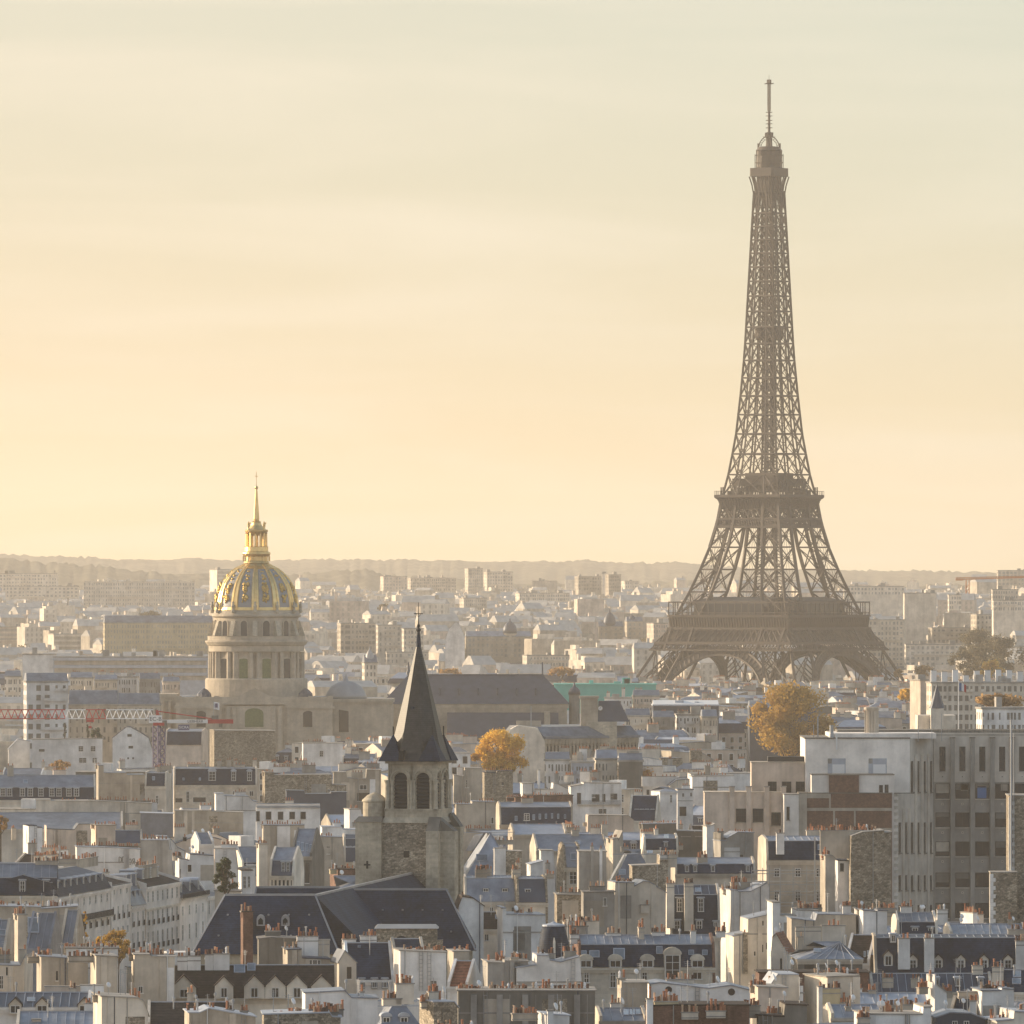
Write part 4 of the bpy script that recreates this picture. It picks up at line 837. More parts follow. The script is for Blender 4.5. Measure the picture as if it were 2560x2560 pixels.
# ---------------------------------------------------------------- abbey church with the slate spire
def abbey():
    d = 1265; k = .3883; m_ = k * d / F; z = lambda y: Z(1500 + y * k, d); cx = X(880 + 428 * k, d)
    t = thing('abbey_church', 'old stone church with a dark slate spire, louvred bell tower and steep slate roofs', 'church', (cx, d, 0), 0); rz = R(-15.7); w = 3.92
    rub, qn = MT['rubble'], MT['quoin']
    m = MB(); zb = z(1430); m.box(-4.3, 4.3, -4.3, 4.3, 0, zb); m.box(-1.0, -.15, -4.36, -4.28, z(1652), z(1610), 2)  # small opening drawn as a flat black panel
    m.hexa([(-4.5, -4.5, zb), (4.5, -4.5, zb), (4.5, 4.5, zb), (-4.5, 4.5, zb), (-4.05, -4.05, z(1395)), (4.05, -4.05, z(1395)), (4.05, 4.05, z(1395)), (-4.05, 4.05, z(1395))], 1)
    m.box(-4.02, 4.02, -4.02, 4.02, z(1395), z(1340), 1); tw = m.build('tower', [rub, qn, MT['black']], t, (0, 0, 0), rz)
    # stair turret and buttresses
    m = MB(); m.box(-8.3, -4.3, -4.9, -.6, 0, z(1425)); m.hexa([(-8.5, -5.1, z(1425)), (-4.2, -5.1, z(1425)), (-4.2, -.4, z(1425)), (-8.5, -.4, z(1425)), (-7.9, -4.5, z(1390)), (-4.3, -4.5, z(1390)), (-4.3, -.6, z(1390)), (-7.9, -.6, z(1390))], 1)
    m.lathe([(1.72, z(1395)), (1.72, z(1300)), (1.9, z(1295)), (1.85, z(1285)), (1.1, z(1255)), (.35, z(1240)), (.02, z(1235))], 20, -6.0, -2.6)
    m.box(-6.6, -6.3, -4.96, -4.88, z(1725), z(1675), 2); m.box(-6.95, -5.95, -4.95, -4.88, z(1705), z(1695), 2); m.build('stair_turret', [qn, MT['dim'], MT['black']], t, (0, 0, 0), rz)
    for x0, x1, y0, y1, top, b in ((2.9, 4.75, -6.0, -4.3, 1480, 1390), (4.3, 6.9, -4.6, -2.6, 1480, 1395), (4.3, 5.9, 2.0, 3.8, 1460, 1370)):
        m = MB(); m.box(x0, x1, y0, y1, 0, z(top)); sx = x1 > 5
        tp = [(x0, y0, z(top)), (x1, y0, z(top)), (x1, y1, z(top)), (x0, y1, z(top))]
        m.hexa(tp + ([(x0, y0, z(b)), (x0 + .1, y0, z(b)), (x0 + .1, y1, z(b)), (x0, y1, z(b))] if sx else [(x0, y1 - .1, z(b)), (x1, y1 - .1, z(b)), (x1, y1, z(b)), (x0, y1, z(b))]), 1)
        m.build('buttress', [qn, MT['dim']], t, (0, 0, 0), rz)
    # belfry: two round-headed openings a side inside stepped arches, columns between
    zb0, zs, zt = z(1340), z(1160), z(1035); m = MB(); cl = MB(); core = MB(); core.box(-3.1, 3.1, -3.1, 3.1, zb0, zt, 1)
    for kf in range(4):
        a = kf * math.pi / 2; fp = lambda s_, o, zz, a=a: Vector((s_ * math.cos(a) + o * math.sin(a), s_ * math.sin(a) - o * math.cos(a), zz))
        def slab(pts, o0, o1, mi=0, mb=m):
            n = len(mb.v); kk = len(pts)
            for o in (o1, o0): mb.v += [tuple(fp(s_, o, zz)) for s_, zz in pts]
            mb.f.append(tuple(range(n, n + kk))); mb.m.append(mi); mb.f.append(tuple(n + kk + i for i in reversed(range(kk)))); mb.m.append(mi)
            for i in range(kk): j = (i + 1) % kk; mb.f.append((n + j, n + i, n + kk + i, n + kk + j)); mb.m.append(mi)
        for c in (-1.72, 1.72):
            ro, ri = 1.62, 1.0
            # spandrel wall around the arch, in two halves
            for sg in (-1, 1):
                arc = [(c + sg * ri * math.sin(b), zs + .2 + ri * math.cos(b)) for b in [i * math.pi / 16 for i in range(9)]]
                slab([(c, zt)] + arc + [(c + sg * ri, zb0), (c + sg * 1.9, zb0), (c + sg * 1.9, zt)] if sg < 0 else ([(c, zt)] + arc + [(c + sg * ri, zb0), (c + sg * 1.9, zb0), (c + sg * 1.9, zt)])[::-1], 3.12, 3.5)
                for rr, rw, oo in ((1.18, .12, 3.62), (1.46, .15, 3.78)):
                    for i in range(10):
                        b0, b1 = i * math.pi / 20 * sg, (i + 1) * math.pi / 20 * sg
                        p = [fp(c + q * math.sin(b), oo - .3, zs + .2 + q * math.cos(b)) for q, b in ((rr - rw, b0), (rr + rw, b0), (rr + rw, b1), (rr - rw, b1))]; o_ = fp(0, oo, 0) - fp(0, oo - .3, 0); m.hexa(p + [v + o_ for v in p], 0)
            for i in range(9):
                zz = zb0 + .25 + i * (zs + .7 - zb0) / 9; p = [fp(c - ri, 3.14, zz + .35), fp(c + ri, 3.14, zz + .35), fp(c + ri, 3.45, zz), fp(c - ri, 3.45, zz)]; core.hexa(p + [v + Vector((0, 0, .09)) for v in p], 1)
            for s_ in (c - 1.3, c + 1.3): q = fp(s_, 3.66, 0); cl.lathe([(.27, zb0), (.2, zb0 + .25), (.17, zs - .45), (.28, zs - .05), (.33, zs - .05), (.33, zs + .1)], 8, q.x, q.y)
        q = fp(0, 3.75, 0); cl.lathe([(.34, zb0), (.24, zb0 + .3), (.22, zs - .45), (.4, zs - .05), (.42, zs + .1)], 8, q.x, q.y)
        q = fp(3.75, 3.75, 0); cl.lathe([(.42, zb0), (.3, zb0 + .3), (.28, zs - .45), (.45, zs - .05), (.46, zs + .1)], 8, q.x, q.y)
        slab([(-4.0, zt), (4.0, zt), (4.0, zt - .35), (-4.0, zt - .35)][::-1], 3.5, 4.0); slab([(-4.1, zb0), (4.1, zb0), (4.1, zb0 - .3), (-4.1, zb0 - .3)][::-1], 3.5, 4.1)
        slab([(3.35, zb0), (3.9, zb0), (3.9, zt), (3.35, zt)], 3.35, 3.55)
    bf = m.build('belfry', [qn], t, (0, 0, 0), rz); cl.build('column', [qn], bf); core.build('louvre', [qn, MT['iron']], bf)
    # spire
    ze, za = z(1030), z(215); m = MB(); e = 4.75
    m.hexa([(-e, -e, ze - .12), (e, -e, ze - .12), (e, e, ze - .12), (-e, e, ze - .12), (-e, -e, ze), (e, -e, ze), (e, e, ze), (-e, e, ze)], 1)
    oc = lambda r_, zz: [(r_ * math.cos(math.pi / 8 + i * math.pi / 4), r_ * math.sin(math.pi / 8 + i * math.pi / 4), zz) for i in range(8)]
    rings = [(4.95, ze), (4.35, ze + 1.1), (3.75, ze + 3.0), (.38, za - 2.0), (.3, za - .3), (.05, za + .6)]; n0 = len(m.v)
    for r_, zz in rings: m.v += oc(r_, zz)
    for j in range(len(rings) - 1):
        for i in range(8): m.f.append((n0 + j * 8 + i, n0 + j * 8 + (i + 1) % 8, n0 + j * 8 + 8 + (i + 1) % 8, n0 + j * 8 + 8 + i)); m.m.append(0 if j < 3 else 1)
    for sx in (-1, 1):
        for sy in (-1, 1):
            b = [(sx * e, sy * e), (sx * (e - 3.4), sy * e), (sx * (e - 3.4), sy * (e - 3.4)), (sx * e, sy * (e - 3.4))]; ap = (sx * (e - 1.75), sy * (e - 1.75), ze + 3.9)
            for i in range(4): m.poly([(*b[i], ze + .01), (*b[(i + 1) % 4], ze + .01), ap], 1)
            m.beam((ap[0], ap[1], ap[2] - .6), (ap[0], ap[1], ap[2] + 1.1), .14, 2)
    m.box(-1.6, -.9, -5.0, -3.6, ze, ze + 1.5, 2); m.box(.1, .3, -4.2, -3.2, ze + 7.6, ze + 8, 1)
    sp = m.build('spire', [MT['spire'], MT['slate'], MT['black']], t, (0, 0, 0), rz); m = MB()
    m.lathe([(.32, z(222)), (.2, z(205)), (.38, z(196)), (.38, z(188)), (.15, z(180)), (.26, z(165)), (.1, z(150)), (.06, z(110)), (.05, z(15))], 8); m.box(-.68, .68, -.06, .06, z(91), z(85)); m.beam((-.35, 0, z(92)), (0, 0, z(110)), .05); m.beam((.35, 0, z(92)), (0, 0, z(110)), .05); m.build('cross', MT['iron'], sp)
    # roofs, laid out from measured ridge points
    W = lambda c, x, y, dd: Vector((X(CU(c, x), dd) - cx, dd - d, Z(CV(c, y), dd)))
    def hipped(name, dr, xl, xr, yr, xbl, xbr, ybt, df, c='B', wall=True):       # ridge depth, eave depth; slope toward the viewer and a mirror slope behind
        a, b = W(c, xl, yr, dr), W(c, xr, yr, dr); p, q = W(c, xbl, ybt, df), W(c, xbr, ybt, df); back = 2 * (dr - df); s_, r_ = p + Vector((0, back, 0)), q + Vector((0, back, 0))
        m = MB(); m.poly([p, q, b, a]); m.poly([q, r_, b]); m.poly([r_, s_, a, b]); m.poly([s_, p, a]); m.poly([s_, r_, q, p])
        m.beam(a, b, .35, 1, .3)
        for u, v in ((p, a), (q, b)): m.beam(u, v, .22, 1, .18)
        for i in range(5):
            for j in (.3, .65): 
                e0 = p.lerp(q, (i + .7) / 5.4); e1 = a.lerp(b, (i + .7) / 5.4); c_ = e0.lerp(e1, j); m.box(c_.x - .12, c_.x + .12, c_.y - .35, c_.y + .1, c_.z, c_.z + .22, 1)
        o = m.build(name, [MT['slate'], MT['lead']], t); wm = MB(); i_ = .5; wm.hexa([(p.x + i_, p.y + i_, 0), (q.x - i_, q.y + i_, 0), (r_.x - i_, r_.y - i_, 0), (s_.x + i_, s_.y - i_, 0), (p.x + i_, p.y + i_, p.z - .02), (q.x - i_, q.y + i_, p.z - .02), (r_.x - i_, r_.y - i_, p.z - .02), (s_.x + i_, s_.y - i_, p.z - .02)]); wm.build('wall', qn, t); return o, (a, b, p, q)
    o1, c1 = hipped('chancel_roof', 1172, -225, 432, 985, -470, 610, 1420, 1163)
    hipped('aisle_roof', 1196, 5, 610, 930, -60, 640, 1250, 1189)
    o3, c3 = hipped('transept_roof', 1204, 700, 1392, 945, 640, 1608, 1395, 1195)
    # nave roof running back to the tower
    a, b = W('B', 432, 990, 1172), W('B', 1150, 825, 1262); hw = 8.6; dz = -8.5; m = MB(); side = Vector((b - a)).cross(Vector((0, 0, 1))).normalized() * hw
    m.poly([a + side + Vector((0, 0, dz)), b + side + Vector((0, 0, dz)), b, a]); m.poly([b - side + Vector((0, 0, dz)), a - side + Vector((0, 0, dz)), a, b]); m.beam(a, b, .4, 1, .3); m.poly([a + side + Vector((0, 0, dz)), a, a - side + Vector((0, 0, dz))]); m.poly([b + side + Vector((0, 0, dz)), b - side + Vector((0, 0, dz)), b])
    m.build('nave_roof', [MT['slate'], MT['lead']], t); m = MB(); q = [a + side * .93, b + side * .93, b - side * .93, a - side * .93]; m.hexa([(p.x, p.y, 0) for p in q] + [(p.x, p.y, p.z + dz - .05) for p in q]); m.build('wall', qn, t)
    for x, y in ((35, 1190), (215, 1190), (-65 + 0, 1195)):
        c_ = W('B', x, y + 12, 1166.2); m = MB(); m.front([(-.55, -.2), (.55, -.2), (.55, .7)] + [(.55 * math.cos(i * math.pi / 6), .7 + .6 * math.sin(i * math.pi / 6)) for i in range(1, 6)] + [(-.55, .7)], -.4, 2.5, 0); m.front([(-.33, 0), (.33, 0), (.33, .6), (0, .95), (-.33, .6)], -.43, -.41, 1); m.build('dormer', [MT['lead'], MT['black']], t, c_)
    # small stone chapel with a round arch
    dd = 1150; x0, x1 = W('B', 878, 1240, dd).x, W('B', 1325, 1240, dd).x; zt = W('B', 878, 1232, dd).z; m = MB(); m.box(x0, x1, dd - d, dd - d + 6, 0, zt); m.box(x1 - .1, x1 + .8, dd - d - .6, dd - d + 1, 0, zt - 1.5); c_ = W('B', 1065, 1310, dd); pts = [(c_.x - .95, c_.z - 2.4), (c_.x + .95, c_.z - 2.4)] + [(c_.x + .95 * math.cos(i * math.pi / 8), c_.z - .5 + .95 * math.sin(i * math.pi / 8)) for i in range(9)]
    m.front(pts, dd - d - .03, dd - d - .01, 1); m.build('chapel', [rub, MT['black']], t); m = MB(); zz = W('B', 878, 1200, dd + 3).z
    m.hexa([(x0 - .2, dd - d - .3, zt), (x1 + .2, dd - d - .3, zt), (x1 + .2, dd - d + 6, zt), (x0 - .2, dd - d + 6, zt), (x0 + .2, dd - d + 2.5, zz), (x1 - .2, dd - d + 2.5, zz), (x1 - .2, dd - d + 3.5, zz), (x0 + .2, dd - d + 3.5, zz)]); m.build('chapel_roof', MT['lead'], t)
    PROT.append((900, 1165, 1500, 2225, d)); PROT.append((480, 860, 2215, 2345, 1165)); PROT.append((860, 1190, 2215, 2372, 1150))
abbey()

# ---------------------------------------------------------------- concrete office block
def concrete_block():
    c = 'K'; dm, dl, dn = 1690, 1675, 1667; t = thing('office_block', 'tall concrete office block with pilasters, tall narrow windows and a white stepped wing', 'building', (X(CU(c, 1200), dm), dm, 0), 0); rx = X(CU(c, 1200), dm)
    Q = lambda x, y, dd: (X(CU(c, x), dd) - rx, dd - dm, Z(CV(c, y), dd)); s = CR[c][2] * dm / F; cd, co = MT['concd'], MT['concrete']
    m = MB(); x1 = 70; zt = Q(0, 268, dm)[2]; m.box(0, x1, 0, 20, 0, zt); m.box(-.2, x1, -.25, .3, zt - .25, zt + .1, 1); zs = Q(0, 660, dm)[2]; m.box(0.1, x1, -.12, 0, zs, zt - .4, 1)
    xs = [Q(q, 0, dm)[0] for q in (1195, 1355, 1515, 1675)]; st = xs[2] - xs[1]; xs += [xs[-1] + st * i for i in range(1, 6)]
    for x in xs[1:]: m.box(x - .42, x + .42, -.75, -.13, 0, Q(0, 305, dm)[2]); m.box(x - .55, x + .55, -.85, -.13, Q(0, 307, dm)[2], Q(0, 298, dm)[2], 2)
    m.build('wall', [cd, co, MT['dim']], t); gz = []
    for i, x in enumerate(xs[:-1]):
        cxx = x + st / 2; n = 0
        for ya, yb_, w in ((375, 575, 48), (672, 795, 112), (905, 1025, 112), (1138, 1258, 112), (1388, 1508, 112), (1632, 1755, 112)):
            za, zb = Q(0, yb_, dm)[2], Q(0, ya, dm)[2]; ww = w * s; k = MB(); y_ = -.13 if n == 0 else 0
            k.box(-ww / 2, ww / 2, -.03, 0, 0, zb - za, 1); k.box(-ww / 2 - .08, ww / 2 + .08, -.2, 0, -.18, 0, 0); k.box(-ww / 2, -ww / 2 + .08, -.09, -.03, 0, zb - za, 2); k.box(ww / 2 - .08, ww / 2, -.09, -.03, 0, zb - za, 2); k.box(-ww / 2, ww / 2, -.09, -.03, zb - za - .1, zb - za, 2)
            if n and rnd.random() < .4: k.box(-ww / 2 + .1, ww / 2 - .1, -.05, -.031, (zb - za) * rnd.uniform(.3, .8), zb - za - .12, rnd.choice([3, 3, 4]))
            elif n: k.box(-.03, .03, -.08, -.03, 0, zb - za, 2)
            if n == 1 and i in (1, 3): k.box(-ww * .1, ww * .4, -.05, -.031, .1 + (zb - za) * .5, zb - za - .15, 4)
            if n == 1 and i == 2: k.box(-ww * .35, ww * .3, -.05, -.031, .15, zb - za - .5, 5)
            k.build('window', [co, MT['glass'], MT['iron'], MT['dim'], MT['beige'], MT['blue']], t, (cxx, y_ - .001, za))
            zq = Q(0, yb_ + 42, dm)[2]; k = MB(); k.box(-.22, .22, -.08, 0, -.22, .22, 0); k.box(-.09, .09, -.1, -.08, -.09, .09, 1); k.build('medallion', [co, MT['black']], t, (cxx, y_ - .001, zq)); n += 1
    # slanting return
    A, B = Q(905, 0, dn), Q(1012, 0, dl); C = (0, 0, 0); zt2 = Q(1100, 305, 1684)[2]; zl = Q(950, 752, dn)[2]; m = MB()
    m.hexa([(B[0], B[1], 0), (C[0], C[1], 0), (C[0], 14, 0), (B[0], 14, 0), (B[0], B[1], zt2), (C[0], C[1], zt2), (C[0], 14, zt2), (B[0], 14, zt2)])
    m.hexa([(A[0], A[1], 0), (B[0], B[1], 0), (B[0], 14, 0), (A[0], 14, 0), (A[0], A[1], zl), (B[0], B[1], zl), (B[0], 14, zl), (A[0], 14, zl)])
    m.box(A[0] - .8, A[0] + .02, A[1] + .02, A[1] + 3, 0, zl, 0)
    for i in range(24):
        zz = zl - 1.2 - i * 1.25
        if zz > 0: m.box(A[0] - 1.05, A[0] + .3, A[1] - .06, A[1] + .5, zz, zz + .6, 1)
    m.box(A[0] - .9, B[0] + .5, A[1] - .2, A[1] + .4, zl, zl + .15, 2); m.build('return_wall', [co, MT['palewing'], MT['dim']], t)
    def on_return(xk, y0, y1, P0, P1):
        u = CU(c, xk); k_ = (u - U0) / F; ax, ay = P0[0] + rx, P0[1] + dm; bx, by = P1[0] + rx, P1[1] + dm; f = (k_ * ay - ax) / ((bx - ax) - k_ * (by - ay)); px, py = ax + (bx - ax) * f, ay + (by - ay) * f; za, zb = Z(CV(c, y1), py), Z(CV(c, y0), py); rz = math.atan2(by - ay, bx - ax); k = MB(); w = 1.5
        k.box(-w / 2, w / 2, -.04, 0, 0, zb - za, 0); k.box(-w / 2 - .1, w / 2 + .1, -.3, 0, -.25, 0, 1); k.build('window', [MT['glass'], MT['dim']], t, (px - rx, py - dm, za), rz)
    for x in (1030, 1080, 1130, 1182): on_return(x, 492, 740, B, C)
    for x in (1030, 1080, 1130, 1178):
        for y0, y1 in ((985, 1230), (1410, 1530), (1650, 1740)): on_return(x, y0, y1, B, C)
    for x in (930, 980):
        for y0, y1 in ((985, 1230), (1410, 1530), (1650, 1740)): on_return(x, y0, y1, A, B)
    m = MB(); rz = math.atan2(-B[1], -B[0])
    for P0, P1, xsl, top in ((B, C, (1055, 1105, 1156), zt2 - 3.2), (A, B, (955, 1002), zl - 3)):
        for xk in xsl:
            k_ = (CU(c, xk) - U0) / F; ax, ay = P0[0] + rx, P0[1] + dm; bx, by = P1[0] + rx, P1[1] + dm; f = (k_ * ay - ax) / ((bx - ax) - k_ * (by - ay)); q = Vector((ax + (bx - ax) * f - rx, ay + (by - ay) * f - dm, 0)); n_ = Vector((by - ay, -(bx - ax), 0)).normalized(); m.beam(q + n_ * .2, q + n_ * .2 + Vector((0, 0, top)), .7, 0, .5)
    m.build('pilaster', [co], t)
    # white wing with roof plant
    xl, xr = Q(170, 0, dl)[0], B[0]; zt = Q(0, 312, dl)[2]; m = MB(); m.box(xl, xr, dl - dm, 14, 0, zt); m.box(xl - .15, xr + .1, dl - dm - .15, 14.1, zt, zt + .25, 1); m.box(xl + 5, 0, dl - dm + 3, 14, zt, Q(0, 268, dl + 3)[2], 0); m.box(xl + 7, 40, 3, 16, zt, Q(0, 243, dm)[2], 1); m.build('wing', [MT['palewing'], MT['dim']], t)
    for xa, xb in ((352, 495), (680, 826)):
        a, b = Q(xa, 595, dl), Q(xb, 470, dl); k = MB(); k.box(a[0], b[0], -.06, 0, 0, b[2] - a[2], 0); k.box(a[0], a[0] + .8, -.09, -.06, b[2] - a[2] - 1, b[2] - a[2], 1); k.box(a[0] + .9, b[0] - .2, -.09, -.06, 0, (b[2] - a[2]) * .62, 2); k.build('window', [MT['zincl'], MT['grey'], MT['paper']], t, (0, dl - dm - .001, a[2]))
    df = 1665
    def blk(x0, x1, y, dd, dep, mt, name='wall', capm='dim'):
        a, b = Q(x0, y, dd), Q(x1, y, dd); k = MB(); k.box(a[0], b[0], a[1], a[1] + dep, 0, a[2]); k.box(a[0] - .1, b[0] + .1, a[1] - .12, a[1] + dep + .1, a[2], a[2] + .16, 1); return k.build(name, [MT[mt], MT[capm]], t)
    blk(222, 885, 604, df, 8, 'palewing', 'stair_block'); blk(362, 602, 606, df - .5, 3, 'brick', 'brick_panel'); blk(184, 868, 752, df - 1.2, 6, 'brick', 'brick_wall'); blk(118, 184, 750, df - 1.4, 6, 'beige', 'wall')
    m = MB(); 
    for y0, y1, xa, xb in ((868, 892, 184, 868), (1030, 1062, 184, 868)): a, b = Q(xa, y1, df - 1.2), Q(xb, y0, df - 1.2); m.box(a[0], b[0], a[1] - .1, a[1] - .004, a[2], b[2])
    for xa, y0, y1 in ((362, 755, 868), (395, 892, 1030), (562, 892, 1030)): a, b = Q(xa, y1, df - 1.2), Q(xa + 14, y0, df - 1.2); m.box(a[0], b[0], a[1] - .09, a[1] - .004, a[2], b[2])
    a, b = Q(184, 790, df - 1.2), Q(362, 752, df - 1.2); m.box(a[0], b[0], a[1] - .1, a[1] - .004, a[2], b[2]); m.build('concrete_band', [MT['beige']], t)
    blk(0, 118, 762, df - 2, 8, 'palewing', 'wing', 'grey')
    for x, y1, w, h, dd in ((780, 750, 30, 65, df), (825, 750, 30, 68, df), (32, 965, 24, 105, df - 2)):
        a = Q(x, y1, dd); k = MB(); k.box(-w * s / 2, w * s / 2, -.04, 0, 0, h * s); k.box(-w * s / 2 - .1, w * s / 2 + .1, -.2, 0, -.15, 0, 1); k.build('window', [MT['glass'], MT['grey']], t, (a[0], a[1] - .002, a[2]))
    # warm stepped wing
    o = blk(-262, 166, 505, dl + 1, 9, 'pink', 'wing', 'beige'); blk(-640, 10, 745, dl - 3, 9, 'pink', 'wing', 'beige')
    a, b = Q(-130, 505, dl + 4), Q(166, 455, dl + 4); k = MB(); k.box(a[0], b[0], a[1], a[1] + 4, a[2], b[2]); k.build('roof_plant', MT['iron'], t)
    for x, y1, w, h, dd in ((20, 745, 75, 88, dl + 1), (130, 745, 70, 88, dl + 1), (-95, 745, 70, 88, dl + 1), (-60, 1010, 84, 105, dl - 3), (-210, 985, 84, 110, dl - 3), (-345, 985, 84, 110, dl - 3)):
        a = Q(x, y1, dd); k = MB(); k.box(-w * s / 2, w * s / 2, -.03, 0, 0, h * s, 0); k.box(-w * s / 2, w * s / 2, -.07, -.03, h * s * .5 - .05, h * s * .5 + .05, 1); k.box(-.05, .05, -.07, -.03, 0, h * s, 1); k.box(-w * s / 2 - .1, w * s / 2 + .1, -.25, 0, -.18, 0, 2); k.build('window', [MT['glass'], MT['iron'], MT['beige']], t, (a[0], a[1] - .002, a[2]))
    m = MB()
    for x in (-285, -140, -5, -420): a = Q(x, 700, dl - 3); m.box(a[0] - .5, a[0] + .5, a[1] - .8, a[1] - .01, 0, a[2]); m.box(a[0] - .6, a[0] + .6, a[1] - .9, a[1] + .1, a[2], a[2] + .2, 1)
    m.build('pilaster', [MT['pink'], MT['grey']], t)
    # roof furniture
    a, b = Q(655, 225, dl + 8), Q(765, 85, dl + 8); r_ = (b[0] - a[0]) / 2; m = MB(); m.lathe([(r_, zt), (r_, b[2]), (r_ * 1.15, b[2] + .2), (r_ * 1.15, b[2] + .6), (r_ * .8, b[2] + .7)], 8, (a[0] + b[0]) / 2, a[1] + 3)
    for i in range(8): q = i * math.pi / 4 + .39; m.beam(((a[0] + b[0]) / 2 + r_ * math.cos(q), a[1] + 3 + r_ * math.sin(q), zt), ((a[0] + b[0]) / 2 + r_ * math.cos(q), a[1] + 3 + r_ * math.sin(q), b[2]), .25)
    m.build('ventilation_tower', [MT['beige']], t); m = MB()
    for x, y0, y1, r_ in ((272, 130, 290, .12), (1080, 205, 270, .07), (238, 200, 290, .07), (1190, 60, 260, .05), (1268, 110, 240, .05)): a, b = Q(x, y1, dl + 2), Q(x, y0, dl + 2); m.box(a[0] - r_, a[0] + r_, a[1] - r_, a[1] + r_, zt - .5, b[2])
    a = Q(382, 285, dl + 2); m.lathe([(.65, a[2] - .8), (.4, a[2] + .7), (.4, a[2] + 2.0), (.5, a[2] + 2.05)], 12, a[0], a[1]); m.build('roof_pipe', [MT['steel']], t)
    m = MB(); a, b = Q(416, 400, dl - .3), Q(430, 270, dl - .3); m.box(a[0], b[0], a[1], a[1] + .2, a[2], b[2]); m.build('rainwater_pipe', [MT['paper']], t)
    m = MB(); zr = Q(0, 268, dm)[2]
    for i in range(60): x = 1 + i * .9; m.box(x - .03, x + .03, .6, .66, zr, zr + .8)
    m.box(0, 56, .6, .66, zr + .75, zr + .82); m.build('railing', MT['iron'], t)
    PROT.append((1790, 2560, 1800, 2290, dn))
concrete_block()
def stone_gable():
    c = 'K'; t = thing('apartment_building', 'rubble stone party wall with white toothed edge and tall steel flue beside concrete block', 'building', (X(CU(c, 1815), 1300), 1300, 0), 0, GRP); rx = X(CU(c, 1815), 1300)
    Q = lambda x, y, dd: (X(CU(c, x), dd) - rx, dd - 1300, Z(CV(c, y), dd)); m = MB(); z1 = Q(0, 772, 1300)[2]; z2 = Q(0, 1388, 1296)[2]; xl = Q(1662, 0, 1296)[0]; m.box(0, 16, 0, 9, 0, z1); m.box(xl, .9, -4, -.01, 0, z2); m.build('wall', MT['rubble'], t)
    m = MB()
    for zt, x, y in ((z1 - .2, 0, 0), (z2 - .2, xl, -4)):
        i = 0
        while zt - i * .62 > 0 and i < 26: w = .75 if i % 2 else .42; m.box(x - .12, x + w, y - .05, y + .6, zt - (i + 1) * .62 + .02, zt - i * .62); i += 1
    m.build('quoin', MT['white'], t); m = MB(); m.box(-.15, 16.1, -.15, 9.1, z1, z1 + .18); m.box(xl - .1, .95, -4.1, -.02, z2, z2 + .15); m.build('coping', MT['grey'], t)
    a, b = Q(1828, 772, 1299.5), Q(1828, 160, 1299.5); m = MB(); m.lathe([(.15, 6), (.15, b[2]), (.19, b[2]), (.19, b[2] + .1)], 10, a[0] - .0, -.35); m.lathe([(.07, 6), (.07, b[2] - 2)], 8, a[0] + .4, -.3); m.build('flue_pipe', [MT['steel']], t)
    PROT.append((2476, 2560, 1990, 2285, 1296))
stone_gable()

